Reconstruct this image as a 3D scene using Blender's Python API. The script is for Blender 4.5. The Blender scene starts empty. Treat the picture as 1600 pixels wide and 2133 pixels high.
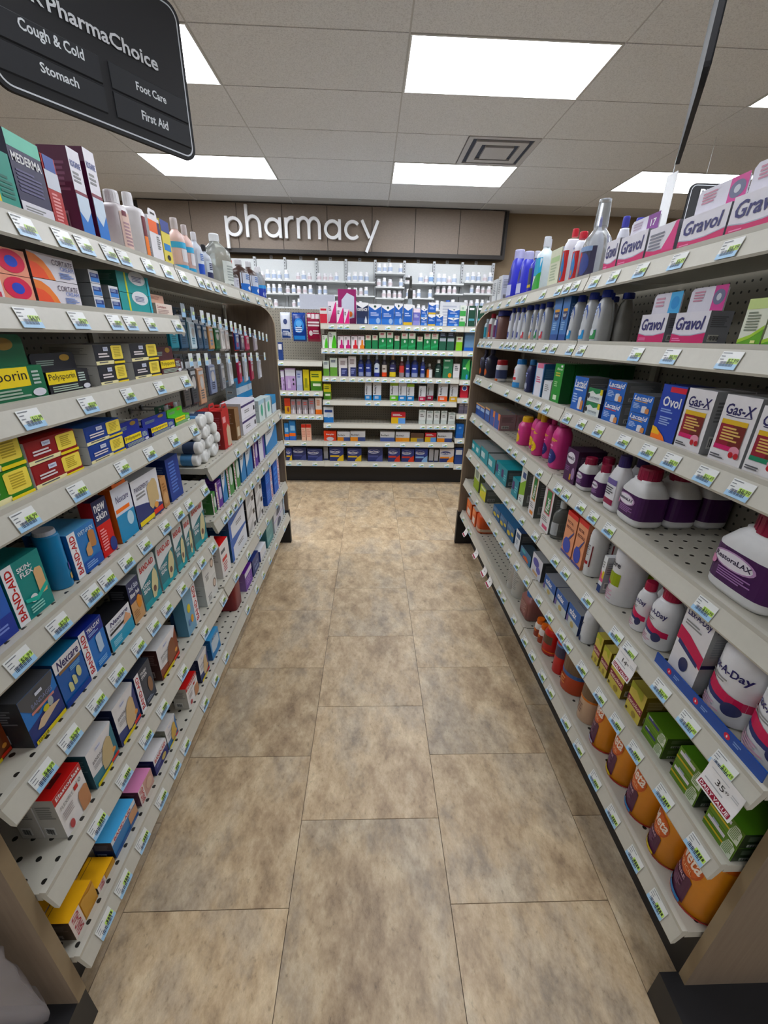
import bpy, bmesh, math, random
from mathutils import Matrix, Vector
random.seed(7)
S=bpy.context.scene; C=S.collection
# ------------------------------------------------------------------ camera
cam=bpy.data.cameras.new('camera'); co=bpy.data.objects.new('camera',cam); C.objects.link(co)
cam.sensor_fit='HORIZONTAL'; cam.sensor_width=36; cam.lens=36*859.2/1600; cam.clip_start=.02
PIT,YAW,ROL=.4017,.0371,.0219
fw=Vector((math.sin(YAW)*math.cos(PIT),math.cos(YAW)*math.cos(PIT),-math.sin(PIT))); rt=Vector((math.cos(YAW),-math.sin(YAW),0)); up=rt.cross(fw)
r2=rt*math.cos(ROL)+up*math.sin(ROL); u2=-rt*math.sin(ROL)+up*math.cos(ROL)
co.matrix_world=Matrix(((r2.x,u2.x,-fw.x,0),(r2.y,u2.y,-fw.y,0),(r2.z,u2.z,-fw.z,1.483),(0,0,0,1)))
S.camera=co
# ------------------------------------------------------------------ world, view
w=bpy.data.worlds.new('world'); S.world=w; w.use_nodes=True
w.node_tree.nodes['Background'].inputs[0].default_value=(.9,.95,1,1); w.node_tree.nodes['Background'].inputs[1].default_value=.05
vs=S.view_settings; vs.view_transform='Standard'; vs.look='None'; vs.exposure=0.86; vs.gamma=1; vs.use_curve_mapping=False
LAMP=9.0
# ------------------------------------------------------------------ materials
def lin(h):
    h=h.lstrip('#')
    if len(h)==3: h=''.join(c*2 for c in h)
    o=[]
    for i in (0,2,4):
        c=int(h[i:i+2],16)/255; o.append(c/12.92 if c<=.04045 else ((c+.055)/1.055)**2.4)
    return (o[0],o[1],o[2],1)
MC={}
def mat(h,rough=.42,kind=''):
    k=(h,rough,kind)
    if k in MC: return MC[k]
    m=bpy.data.materials.new('%s_%s'%(kind or 'paint',h.lstrip('#'))); m.use_nodes=True; nt=m.node_tree; b=nt.nodes['Principled BSDF']
    c=lin(h)
    if kind=='':
        l=.3*c[0]+.59*c[1]+.11*c[2]; c=tuple(max(.004,(l+(v-l)*1.22))*.9 for v in c[:3])+(1,)
    b.inputs['Base Color'].default_value=c; b.inputs['Roughness'].default_value=rough
    if kind=='metal': b.inputs['Metallic'].default_value=.9
    elif kind=='glass':
        b.inputs['Transmission Weight'].default_value=.75; b.inputs['IOR'].default_value=1.25; b.inputs['Roughness'].default_value=.12
    elif kind=='emit':
        b.inputs['Emission Color'].default_value=c; b.inputs['Emission Strength'].default_value=LAMP
    else:
        n=nt.nodes.new('ShaderNodeTexNoise'); n.inputs['Scale'].default_value=60; n.inputs['Detail'].default_value=2
        tc=nt.nodes.new('ShaderNodeTexCoord'); nt.links.new(tc.outputs['Object'],n.inputs['Vector'])
        mr=nt.nodes.new('ShaderNodeMapRange'); mr.inputs[3].default_value=.93; mr.inputs[4].default_value=1.05; nt.links.new(n.outputs['Fac'],mr.inputs[0])
        mx=nt.nodes.new('ShaderNodeVectorMath'); mx.operation='SCALE'; mx.inputs[0].default_value=c[:3]
        nt.links.new(mr.outputs[0],mx.inputs['Scale']); nt.links.new(mx.outputs[0],b.inputs['Base Color'])
    MC[k]=m; return m
def nodes(name,rough=.5):
    m=bpy.data.materials.new(name); m.use_nodes=True; nt=m.node_tree; b=nt.nodes['Principled BSDF']; b.inputs['Roughness'].default_value=rough
    return m,nt,b
def ramp(nt,src,stops):
    r=nt.nodes.new('ShaderNodeValToRGB'); e=r.color_ramp.elements
    while len(e)<len(stops): e.new(.5)
    for x,(p,c) in zip(e,stops): x.position=p; x.color=lin(c)
    nt.links.new(src,r.inputs[0]); return r.outputs[0]
def noise(nt,vec,scale,detail=5,rough=.6):
    n=nt.nodes.new('ShaderNodeTexNoise'); n.inputs['Scale'].default_value=scale; n.inputs['Detail'].default_value=detail; n.inputs['Roughness'].default_value=rough
    nt.links.new(vec,n.inputs['Vector']); return n.outputs['Fac']
def mixc(nt,a,b,f,mode='MIX'):
    n=nt.nodes.new('ShaderNodeMix'); n.data_type='RGBA'; n.blend_type=mode
    if isinstance(f,float): n.inputs[0].default_value=f
    else: nt.links.new(f,n.inputs[0])
    nt.links.new(a,n.inputs[6]); nt.links.new(b,n.inputs[7]); return n.outputs[2]
def dots(name,base,hole,pitch,rad,axes,rough=.45,stag=False):
    m,nt,b=nodes(name,rough)
    tc=nt.nodes.new('ShaderNodeTexCoord'); sp=nt.nodes.new('ShaderNodeSeparateXYZ'); nt.links.new(tc.outputs['Object'],sp.inputs[0])
    def cell(ax):
        a=nt.nodes.new('ShaderNodeMath'); a.operation='DIVIDE'; a.inputs[1].default_value=pitch; nt.links.new(sp.outputs[ax],a.inputs[0])
        f=nt.nodes.new('ShaderNodeMath'); f.operation='FRACT'; nt.links.new(a.outputs[0],f.inputs[0])
        s=nt.nodes.new('ShaderNodeMath'); s.operation='SUBTRACT'; s.inputs[1].default_value=.5; nt.links.new(f.outputs[0],s.inputs[0])
        q=nt.nodes.new('ShaderNodeMath'); q.operation='POWER'; q.inputs[1].default_value=2; nt.links.new(s.outputs[0],q.inputs[0]); return q.outputs[0]
    ad=nt.nodes.new('ShaderNodeMath'); ad.operation='ADD'; nt.links.new(cell(axes[0]),ad.inputs[0]); nt.links.new(cell(axes[1]),ad.inputs[1])
    lt=nt.nodes.new('ShaderNodeMath'); lt.operation='LESS_THAN'; lt.inputs[1].default_value=(rad/pitch)**2; nt.links.new(ad.outputs[0],lt.inputs[0])
    a=nt.nodes.new('ShaderNodeRGB'); a.outputs[0].default_value=lin(base); h=nt.nodes.new('ShaderNodeRGB'); h.outputs[0].default_value=lin(hole)
    nt.links.new(mixc(nt,a.outputs[0],h.outputs[0],lt.outputs[0]),b.inputs['Base Color']); return m
def tile_mat():
    m,nt,b=nodes('stone_vinyl',.42)
    tc=nt.nodes.new('ShaderNodeTexCoord'); oi=nt.nodes.new('ShaderNodeObjectInfo')
    g=nt.nodes.new('ShaderNodeNewGeometry')
    ml=nt.nodes.new('ShaderNodeVectorMath'); ml.operation='SCALE'; nt.links.new(oi.outputs['Location'],ml.inputs[0]); ml.inputs['Scale'].default_value=7.3
    ad=nt.nodes.new('ShaderNodeVectorMath'); nt.links.new(g.outputs['Position'],ad.inputs[0]); nt.links.new(ml.outputs[0],ad.inputs[1])
    v=ad.outputs[0]
    mp=nt.nodes.new('ShaderNodeMapping'); mp.inputs['Scale'].default_value=(1,.62,1); mp.inputs['Rotation'].default_value=(0,0,.6); nt.links.new(v,mp.inputs[0]); v2=mp.outputs[0]
    big=ramp(nt,noise(nt,v2,3.2,9,.62),[(.30,'#77614a'),(.41,'#9a8162'),(.49,'#b29b79'),(.56,'#a2937e'),(.66,'#91887c'),(.75,'#a8997f')])
    fine=ramp(nt,noise(nt,v2,14,10,.72),[(.36,'#5d4a36'),(.46,'#9a8363'),(.54,'#b39d7b'),(.66,'#d6c6a4')])
    col=mixc(nt,big,fine,.46)
    spk=ramp(nt,noise(nt,v2,70,5,.7),[(.30,'#5a4a38'),(.42,'#e8e0d2'),(.6,'#ffffff'),(.74,'#fff6e4')])
    col=mixc(nt,col,spk,.45,'MULTIPLY')
    hs=nt.nodes.new('ShaderNodeHueSaturation'); mr=nt.nodes.new('ShaderNodeMapRange'); mr.inputs[3].default_value=1.14; mr.inputs[4].default_value=1.36
    nt.links.new(oi.outputs['Random'],mr.inputs[0]); nt.links.new(mr.outputs[0],hs.inputs['Value']); nt.links.new(col,hs.inputs['Color']); hs.inputs['Saturation'].default_value=.92
    nt.links.new(hs.outputs[0],b.inputs['Base Color'])
    bp=nt.nodes.new('ShaderNodeBump'); bp.inputs['Strength'].default_value=.12; bp.inputs['Distance'].default_value=.004; nt.links.new(noise(nt,v,40,6,.7),bp.inputs['Height']); nt.links.new(bp.outputs[0],b.inputs['Normal'])
    return m
def ceil_mat():
    m,nt,b=nodes('acoustic_tile',.9)
    g=nt.nodes.new('ShaderNodeNewGeometry')
    c=ramp(nt,noise(nt,g.outputs['Position'],140,3,.7),[(.35,'#cdcfd2'),(.5,'#e2e4e7'),(.7,'#eaecef')])
    nt.links.new(c,b.inputs['Base Color'])
    bp=nt.nodes.new('ShaderNodeBump'); bp.inputs['Strength'].default_value=.35; bp.inputs['Distance'].default_value=.004; nt.links.new(noise(nt,g.outputs['Position'],120,4,.7),bp.inputs['Height']); nt.links.new(bp.outputs[0],b.inputs['Normal'])
    return m
def lam_mat(name,a,bc,sc=(60,60,3)):
    m,nt,b=nodes(name,.5)
    tc=nt.nodes.new('ShaderNodeTexCoord'); mp=nt.nodes.new('ShaderNodeMapping'); mp.inputs['Scale'].default_value=sc; nt.links.new(tc.outputs['Object'],mp.inputs[0])
    nt.links.new(ramp(nt,noise(nt,mp.outputs[0],1.5,6,.7),[(.3,a),(.7,bc)]),b.inputs['Base Color']); return m
RAIL=mat('#b9b6aa',.38,'enamel'); RAILD=mat('#a09c90',.4,'enamel'); BLACK=mat('#17171a',.5); DECK=dots('perforated_deck','#b3afa2','#15140f',.0381,.0052,(0,1)); PEG=dots('pegboard','#8b867a','#26241f',.0254,.0036,(1,2)); PEGB=dots('pegboard_back','#8f8a7d','#2a2822',.0254,.0036,(0,2))
LAMB=lam_mat('brown_laminate','#6f5f50','#80705f'); LAME=mat('#8d7d66',.45); FASC=lam_mat('taupe_laminate','#7d6f62','#8b7c6e',(25,25,60)); WALLP=mat('#8a7a66',.8); TILE=tile_mat(); CEIL=ceil_mat(); WHITE=mat('#e9e9e6',.45)
# ------------------------------------------------------------------ mesh helpers
class MB:
    def __init__(s): s.v=[]; s.f=[]; s.m=[]; s.mats=[]
    def mi(s,m):
        if m not in s.mats: s.mats.append(m)
        return s.mats.index(m)
    def face(s,pts,m):
        i=len(s.v); s.v+=[tuple(p) for p in pts]; s.f.append(tuple(range(i,i+len(pts)))); s.m.append(s.mi(m))
    def box(s,x0,x1,y0,y1,z0,z1,m,mf=None,mt=None,ms=None):
        a=[(x0,y0,z0),(x1,y0,z0),(x1,y1,z0),(x0,y1,z0),(x0,y0,z1),(x1,y0,z1),(x1,y1,z1),(x0,y1,z1)]
        i=len(s.v); s.v+=a
        for q,mm in (((3,2,1,0),m),((4,5,6,7),mt or m),((0,1,5,4),mf or m),((2,3,7,6),m),((1,2,6,5),ms or m),((3,0,4,7),ms or m)):
            s.f.append(tuple(i+j for j in q)); s.m.append(s.mi(mm))
    def prism(s,poly,axis,a,b,m,me=None):   # poly 2D extruded along axis
        n=len(poly)
        def P(p,t): return (t,p[0],p[1]) if axis==0 else ((p[0],t,p[1]) if axis==1 else (p[0],p[1],t))
        i=len(s.v); s.v+=[P(p,a) for p in poly]+[P(p,b) for p in poly]
        for k in range(n):
            s.f.append((i+k,i+(k+1)%n,i+n+(k+1)%n,i+n+k)); s.m.append(s.mi(me or m))
        s.f.append(tuple(i+k for k in range(n))[::-1]); s.m.append(s.mi(m)); s.f.append(tuple(i+n+k for k in range(n))); s.m.append(s.mi(m))
    def rings(s,rs,m,cap0=True,cap1=True):
        n=len(rs[0]); i=len(s.v)
        for r in rs: s.v+=[tuple(p) for p in r]
        for k in range(len(rs)-1):
            for j in range(n):
                s.f.append((i+k*n+j,i+k*n+(j+1)%n,i+(k+1)*n+(j+1)%n,i+(k+1)*n+j)); s.m.append(s.mi(m))
        if cap0: s.f.append(tuple(i+j for j in range(n))[::-1]); s.m.append(s.mi(m))
        if cap1: s.f.append(tuple(i+(len(rs)-1)*n+j for j in range(n))); s.m.append(s.mi(m))
    def tube(s,pts,r,m,n=6):
        rs=[]
        for k,p in enumerate(pts):
            p=Vector(p); d=(Vector(pts[min(k+1,len(pts)-1)])-Vector(pts[max(k-1,0)])).normalized()
            a=d.cross(Vector((0,0,1)));
            if a.length<.01: a=Vector((1,0,0))
            a.normalize(); b=d.cross(a)
            rs.append([p+a*(r*math.cos(2*math.pi*j/n))+b*(r*math.sin(2*math.pi*j/n)) for j in range(n)])
        s.rings(rs,m)
    def mesh(s,name,fix=True,smooth=False):
        me=bpy.data.meshes.new(name); me.from_pydata(s.v,[],s.f)
        for m in s.mats: me.materials.append(m)
        me.polygons.foreach_set('material_index',s.m)
        if smooth: me.polygons.foreach_set('use_smooth',[True]*len(s.f))
        if fix:
            bm=bmesh.new(); bm.from_mesh(me); bmesh.ops.recalc_face_normals(bm,faces=bm.faces); bm.to_mesh(me); bm.free()
        me.update(); return me
def link(name,me,parent=None,loc=None,rz=0):
    o=bpy.data.objects.new(name,me); C.objects.link(o)
    if parent: o.parent=parent
    if loc: o.location=loc
    if rz: o.rotation_euler=(0,0,rz)
    return o
def tag(o,label,cat,group=None):
    o['label']=label; o['category']=cat
    if group: o['group']=group
    return o
def struct(o): o['kind']='structure'; return o
def empty(name,loc,label=None,cat=None): 
    o=link(name,None,None,loc); o.empty_display_size=.05
    if label: tag(o,label,cat)
    return o
TXT={}
def textgeo(s,bold,shear):
    k=(s,bold,shear)
    if k in TXT: return TXT[k]
    cu=bpy.data.curves.new('t','FONT'); cu.body=s; cu.resolution_u=2; cu.shear=shear
    if bold: cu.offset=.021
    o=bpy.data.objects.new('t',cu); C.objects.link(o); bpy.context.view_layer.update()
    me=bpy.data.meshes.new_from_object(o.evaluated_get(bpy.context.evaluated_depsgraph_get()))
    bm=bmesh.new(); bm.from_mesh(me); bmesh.ops.triangulate(bm,faces=bm.faces)
    vs=[(v.co.x,v.co.y) for v in bm.verts]; bm.verts.index_update(); fs=[tuple(v.index for v in f.verts) for f in bm.faces]; bm.free()
    x0=min(p[0] for p in vs); x1=max(p[0] for p in vs); y0=min(p[1] for p in vs); y1=max(p[1] for p in vs)
    r=([((p[0]-x0)/(x1-x0),(p[1]-y0)/(y1-y0)) for p in vs],fs)
    bpy.data.objects.remove(o); bpy.data.curves.remove(cu); bpy.data.meshes.remove(me); TXT[k]=r; return r
def ops2mesh(mb,ops,w,h,surf,seed,e0=.0004,de=.00025,ring=None):
    """ops in unit face coords -> thin printed patches following surf(x,z,eps)"""
    rnd=random.Random(seed); eps=e0
    nc=1 if ring is None else 8
    def strip(pts,m):
        xs=[p[0] for p in pts]; q=[]
        for k in range(len(pts)-1):
            a,b=pts[k],pts[k+1]; n=max(1,math.ceil((b[0]-a[0])*nc))
            for t in range(n): f=t/n; q.append(tuple(a[i]+(b[i]-a[i])*f for i in range(3)))
        q.append(pts[-1])
        i=len(mb.v)
        for x,z0,z1 in q: mb.v+=[surf((x-.5)*w,z0*h,eps),surf((x-.5)*w,z1*h,eps)]
        for k in range(len(q)-1):
            mb.f.append((i+2*k,i+2*k+2,i+2*k+3,i+2*k+1)); mb.m.append(mb.mi(m))
    for op in ops:
        t=op[0]
        if t=='r': strip([(op[1],op[3],op[4]),(op[2],op[3],op[4])],mat(op[5]))
        elif t=='s': strip(op[1],mat(op[2]))
        elif t=='e':
            _,cx,cy,rx,ry,c=op; n=10
            strip([(cx-rx*math.cos(math.pi*k/n),cy-ry*math.sin(math.pi*k/n),cy+ry*math.sin(math.pi*k/n)) for k in range(n+1)],mat(c))
        elif t=='L':
            _,x0,x1,y0,y1,n,c=op; p=(y1-y0)/n; m=mat(c)
            for k in range(n):
                xe=x1-(x1-x0)*rnd.random()*.35; strip([(x0,y1-p*k-p*.55,y1-p*k),(xe,y1-p*k-p*.55,y1-p*k)],m)
        elif t=='band' and ring: ring(op[1],op[2],mat(op[3]),eps)
        elif t=='t':
            s,x0,x1,y0,y1,c=op[1:7]; rot=op[7] if len(op)>7 else 0; bold=op[8] if len(op)>8 else 0; sh=op[9] if len(op)>9 else 0
            vs,fs=textgeo(s,bold,sh); i=len(mb.v); m=mb.mi(mat(c))
            for a,b in vs:
                if rot: a,b=1-b,a
                mb.v.append(surf((x0+(x1-x0)*a-.5)*w,(y0+(y1-y0)*b)*h,eps+.0001))
            for f in fs: mb.f.append(tuple(i+j for j in f)); mb.m.append(m)
        eps+=de
# ------------------------------------------------------------------ product builders
# ---- printed designs of the goods
D={}

P=dict(
 bot=[(0,.93),(.02,1),(.60,1),(.70,.86),(.77,.46),(.80,.36),(.84,.36)],
 wide=[(0,.92),(.03,1),(.66,1),(.74,.88),(.79,.72),(.82,.70)],
 shoulder=[(0,.86),(.04,.97),(.07,1),(.58,1),(.73,.74),(.77,.62),(.8,.62)],
 can=[(0,.97),(.015,1),(.90,1),(.93,.98)],
 jar=[(0,.93),(.03,1),(.72,1),(.78,.9),(.8,.84)],
 round=[(0,.93),(.03,1),(.78,1),(.88,.9),(.95,.62),(1,.2)],
 jug=[(0,.9),(.03,1),(.55,1),(.68,.93),(.78,.55),(.84,.33),(.88,.33)],
 lotion=[(0,.9),(.02,1),(.7,1),(.77,.88),(.8,.5),(.81,.45)],
 oval=[(0,.95),(.02,1),(.35,.98),(.6,.86),(.78,.7),(.84,.5),(.86,.46)],
 clear=[(0,.9),(.03,1),(.42,1),(.52,.92),(.6,.62),(.64,.45),(.68,.5),(.97,.42),(1,.43)],
)
def box(k,name,desc,body,front=(),side=None,top=None,cat='box',**kw):
    D[k]=dict(kind='box',name=name,desc=desc,cat=cat,body=body,side=side or body,top=top or body,front=list(front),**kw)
def bot(k,name,desc,body,prof,cap=None,front=(),cat='bottle',n=2.0,**kw):
    D[k]=dict(kind='bot',name=name,desc=desc,cat=cat,body=body,prof=P[prof],cap=cap,front=list(front),n=n,**kw)
W='#eeeef0'; RED='#b5102c'; NAVY='#1c2550'; BLK='#15161a'; GR='#8c8c8c'; YEL='#f0d840'; DG='#55555a'
TAN='#c99a70'; SKIN='#d8b48c'; MAG='#c5206a'; MAR='#6a1430'
def ba(body,*more): # white side strip with red upright lettering
    return [('r',0,.27,0,1,W),('t','BAND-AID',.05,.22,.08,.94,RED,1,1)]+list(more)
# ---------------- left rack
box('ps_teal','ointment_carton','teal ointment carton with yellow name panel','#1f9484',[('r',0,.6,0,.72,YEL),('t','Polysporin',.15,.5,.05,.98,BLK,1,0,.15),('L',.65,.95,.2,.6,5,'#0f6c60')],top='#3aa898')
box('mederma','scar_gel_carton','dark violet scar gel carton with mint top','#2f2b4c',[('r',0,1,.82,1,'#7ccab2'),('t','MEDERMA',.06,.94,.66,.77,W,0,1),('L',.1,.9,.3,.58,6,'#5a567c'),('r',0,1,0,.2,'#e6e4ec'),('L',.1,.8,.05,.15,3,GR)],side='#1c1838',top='#8fd4c0')
box('redtube','cream_carton','narrow red carton with white barcode panel','#b01f2a',[('L',.2,.8,.05,.5,9,'#e8a0a0'),('r',0,1,.55,.8,'#d8dce6'),('r',.1,.9,.8,1,'#37509c')],side='#9a1a24')
box('rog','hair_foam_carton','tall plum carton with white front','#eceaf2',[('t','ROGAINE',.1,.9,.8,.87,'#3a4a8c',0,1),('L',.15,.85,.62,.75,3,GR),('r',0,1,.5,.54,'#7a1a38'),('s',[(0,0,.3),(.5,0,.2),(1,0,.34)],'#2a78c8'),('s',[(0,.3,.5),(.5,.2,.5),(1,.34,.5)],'#d6e4f2')],side='#5a1744',top='#4a1238')
bot('lotw','lotion_bottle','white lotion bottle with peach sleeve','#e6e2e4','lotion',(.62,.8,1,'#f2f2f4'),[('r',.1,.9,.05,.66,'#e3c8bc'),('L',.2,.8,.1,.5,7,'#a88890'),('r',.2,.5,.6,.68,MAR)],n=3)
bot('loto','lotion_bottle','tall white lotion bottle with maroon and orange label','#f0eef0','lotion',(.6,.8,1,'#f6f6f8'),[('r',.22,.6,.36,.66,'#6a1428'),('r',.22,.6,.03,.36,'#f08a1c'),('L',.66,.9,.05,.4,8,DG)],n=3)
box('orgw','cream_carton','white carton with orange and navy top band','#eeecf0',[('r',0,.75,.66,.92,'#ee7420'),('r',.75,1,.66,.92,'#2c2a5c'),('L',.55,.9,.3,.6,6,GR)],tab=1)
box('ytube','lotion_carton','slim yellow carton with blue plaque','#e8d878',[('r',.1,.9,.35,.5,'#3a86c8'),('r',0,1,.75,1,'#3a4a90'),('e',.5,.2,.2,.06,BLK)])
bot('cal','calamine_bottle','pink calamine bottle with cyan stripes','#e2c4bc','bot',(.42,.8,1,'#d8d0d0'),[('band',.45,.56,'#5ab4dc'),('r',.15,.85,.2,.44,'#e8e6ea'),('band',.06,.14,'#4aa6d2')])
bot('alc','alcohol_bottle','clear bottle with white and blue label','#c8ced8','bot',(.4,.82,1,'#e8e8ec'),[('r',.05,.95,.1,.6,'#dfe6f0'),('r',.05,.95,.1,.32,'#2a52b8'),('L',.2,.8,.38,.54,4,'#6080c0')])
bot('alck','alcohol_bottle','slim bottle with black cap and navy label','#b8bec8','bot',(.4,.82,1,BLK),[('r',.05,.95,.05,.55,'#dde4ee'),('r',.05,.95,.05,.25,NAVY),('L',.2,.8,.3,.5,4,NAVY)])
bot('jugc','clear_jug','large clear jug with pale label','#d6dcd8','jug',(.36,.86,1,'#eef0f2'),[('r',.1,.9,.08,.5,'#dfe4e0'),('r',.5,.85,.48,.54,'#d05a5a'),('L',.2,.8,.12,.42,6,'#a8b0ac')],glass=1)
bot('perx','peroxide_bottle','brown bottle with white cap and blue label','#3a2620','bot',(.36,.82,1,'#e2e2e6'),[('r',.02,.98,.22,.6,'#d6dcea'),('r',.02,.98,.04,.3,'#2c6cc0'),('e',.5,.18,.2,.06,W),('L',.2,.8,.4,.56,3,'#5878b0')])
bot('perw','peroxide_bottle','short brown bottle with plain white label','#33221c','bot',(.36,.82,1,'#e2e2e6'),[('r',.02,.98,.08,.55,'#d8d8e2'),('L',.2,.8,.2,.45,4,'#a0a0b0')])
bot('dis','disinfectant_bottle','clear bottle with deep blue swirl label','#d2d8e0','bot',(.4,.82,1,'#f0f0f4'),[('r',.02,.98,.04,.34,'#1c3aa0'),('r',.02,.98,.34,.44,'#4a9ad8'),('e',.5,.16,.2,.07,'#c8d4f0')],glass=1)
box('pinkring','cream_carton','coral carton with magenta and blue rings','#efa890',[('r',0,.45,0,1,'#efe6e8'),('e',.72,.52,.24,.44,'#d81e58'),('e',.72,.52,.11,.22,'#2c4cc0'),('r',0,.4,.08,.3,'#c84a5c'),('L',.05,.35,.4,.8,4,GR)],side='#7a4040',top='#f0b09c')
box('cort','cream_carton','white carton with orange sunburst','#e6e2e8',[('s',[(0,0,.95),(.15,0,.9),(.3,0,.7),(.42,0,.35),(.48,0,.04)],'#f0905a'),('s',[(0,0,.62),(.15,0,.56),(.27,0,.36),(.34,0,.03)],'#f06a50'),('t','CORTATE',.48,.96,.62,.84,'#4a3a50',0,0),('t','CREAM',.64,.96,.44,.6,'#4a6ab4',0,0),('L',.6,.95,.1,.36,4,'#7a90c4')],side='#5a5050')
box('bluetube','cream_carton','small grey carton with navy end label','#e4e6ec',[('r',.1,.95,.42,.78,'#20387c'),('r',.1,.95,.1,.42,'#4a86d0'),('L',.15,.9,.5,.72,3,'#b0c0e0')],side='#8a8e92',top='#a8acb0')
box('tealoz','ointment_carton','teal carton with yellow stripe and white half moon','#1f9c9c',[('r',.22,.27,0,1,'#d8dc4a'),('e',.62,.82,.27,.36,'#e8eaee'),('L',.45,.8,.6,.9,4,'#6a7090'),('r',.93,1,0,1,'#4ab4c8')],side='#3c6a60')
box('beige','ointment_carton','low beige carton in front of taller header card','#ecdcd0',[('t','Cortoderm',.06,.6,.6,.85,'#9a3a3c',0,0),('L',.08,.9,.12,.5,3,'#b8a098')],hd=(1.75,'#e0b8a4',[('L',.1,.9,.4,.8,3,'#b08070')]))
def poly(k,desc,body,dark,hdm=1.75):
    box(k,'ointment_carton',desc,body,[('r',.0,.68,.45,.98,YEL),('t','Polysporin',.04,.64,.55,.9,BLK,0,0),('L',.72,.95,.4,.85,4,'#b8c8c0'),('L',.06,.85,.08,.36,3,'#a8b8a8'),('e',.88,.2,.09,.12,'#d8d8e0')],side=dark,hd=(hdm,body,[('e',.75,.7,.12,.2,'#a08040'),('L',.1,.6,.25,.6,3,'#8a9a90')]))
poly('ps_green','green ointment carton with yellow name plate and header','#176a48','#0c3a28',1.9)
D['ps_green']['front'][0]=('r',0,.8,.42,.98,YEL); D['ps_green']['front'][1]=('t','Polysporin',.05,.77,.52,.9,BLK,0,0); D['ps_green']['front'][2]=('L',.84,.97,.4,.85,4,'#b8c8c0')
poly('ps_black','black ointment carton with yellow name plate and header','#17171f','#0c0c10')
poly('ps_maroon','maroon ointment carton with yellow corner and header','#4a1020','#300a14',1.9)
poly('ps_blue','royal blue ointment carton with yellow name plate','#1e2c88','#141c54',1.9)
poly('ps_lime','lime green ointment carton with yellow name plate','#5fb431','#3c7a20',1.9)
def gen(k,desc,body,dark):
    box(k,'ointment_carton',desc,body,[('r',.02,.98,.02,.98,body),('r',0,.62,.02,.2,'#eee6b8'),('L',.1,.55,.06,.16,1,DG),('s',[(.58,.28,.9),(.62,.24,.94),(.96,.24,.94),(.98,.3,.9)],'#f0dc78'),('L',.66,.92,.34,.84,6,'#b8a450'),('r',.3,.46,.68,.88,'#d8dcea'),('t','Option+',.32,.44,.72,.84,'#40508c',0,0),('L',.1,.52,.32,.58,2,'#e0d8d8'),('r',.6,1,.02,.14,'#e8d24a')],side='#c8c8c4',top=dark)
gen('g_black','white edged black and yellow ointment carton','#23242c','#b8b8b8')
gen('g_red','white edged red and yellow ointment carton','#8c1f28','#b02830')
gen('g_blue','white edged blue and yellow ointment carton','#1d3c86','#2a5ca8')
gen('g_green','white edged green and yellow ointment carton','#3a7c28','#5aa830')
box('skinflex','bandage_carton','teal bandage carton with white lettered strip','#12837e',ba(0,('t','SKIN-',.34,.72,.8,.88,W,0,1),('t','FLEX',.38,.72,.7,.78,W,0,1),('s',[(.7,.3,.68),(.76,.28,.74),(.9,.28,.72),(.93,.34,.66)],SKIN),('e',.52,.3,.1,.07,'#e0e4e4'),('s',[(.3,.3,.36),(.6,.22,.3),(.95,.36,.44)],'#3cae9c'),('L',.36,.85,.06,.2,3,'#9ad4c8')),top='#0e6c6a',side='#0f6a68')
bot('bluetub','bandage_tub','clear topped blue round bandage tub','#1d7fae','can',(1.0,.66,1,'#c8ccd4'),[('r',.55,.9,.12,.22,'#d0b070'),('r',.6,.9,.28,.4,'#5a4a90')],cat='tub')
box('wetflex','bandage_carton','sky blue bandage carton with bandage picture','#3f78b4',ba(0,('t','WET-FLEX',.34,.92,.83,.92,'#c8dcec',0,1),('r',.27,1,.0,.25,'#2f58a4'),('s',[(.66,.5,.78),(.72,.46,.84),(.85,.44,.82),(.9,.5,.78)],'#b8845c'),('s',[(.48,.34,.5),(.6,.3,.6),(.68,.34,.6)],'#caa078'),('L',.36,.8,.06,.2,3,'#90b0dc')),top='#5f98c0',side='#2c5c94')
box('tanblue','bandage_carton','blue carton with tan bandage picture at frame edge','#3a62b0',[('e',.5,.6,.3,.25,TAN),('r',0,1,0,.25,'#2a3c90'),('L',.3,.9,.08,.2,3,'#8090d0')],top='#2c4c8c')
box('newskin','liquid_bandage_carton','navy and red liquid bandage carton','#cc2833',[('r',0,1,.58,1,'#182450'),('t','new',.1,.85,.8,.93,W,0,1),('t','skin',.1,.85,.66,.79,W,0,1),('e',.8,.14,.24,.13,'#25357c'),('L',.1,.55,.1,.5,8,'#f0a0a0')],side='#a0202c',top='#12183a')
box('nexor','blister_carton','slim carton with orange hang tab top','#dfe2ea',[('t','Nexcare',.15,.85,.72,.84,'#2a2a60',0,0,.2),('r',.05,.8,.55,.62,'#f0803c'),('r',0,1,0,.5,'#2a8cb8'),('e',.7,.35,.18,.13,'#c0dcea')],side='#b4622c',top='#e87820',tab=1,tabc='#ee7c22')
box('panse','bandage_carton','white and navy bandage carton with knuckle strips','#e6e6ea',[('s',[(0,0,.5),(.4,0,.42),(1,0,.2)],'#26346c'),('t','PANSEMENTS',.08,.62,.74,.84,'#3a3a60',0,0),('L',.1,.5,.56,.7,2,GR),('s',[(.5,.3,.7),(.58,.2,.78),(.68,.24,.8),(.76,.34,.84),(.86,.3,.8),(.9,.36,.7)],'#cdb68e'),('r',.04,.6,.02,.12,YEL),('r',.6,.98,.05,.16,'#d84838'),('e',.74,.24,.08,.07,'#e0a060')],side='#24284c',top='#c8ccd0')
box('tanfoot','blister_pad','tan foot shaped cushion pack','#b98c62',[('e',.5,.3,.38,.2,'#cfa67c'),('L',.2,.8,.5,.8,3,'#94683f')],side='#9c744e')
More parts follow.
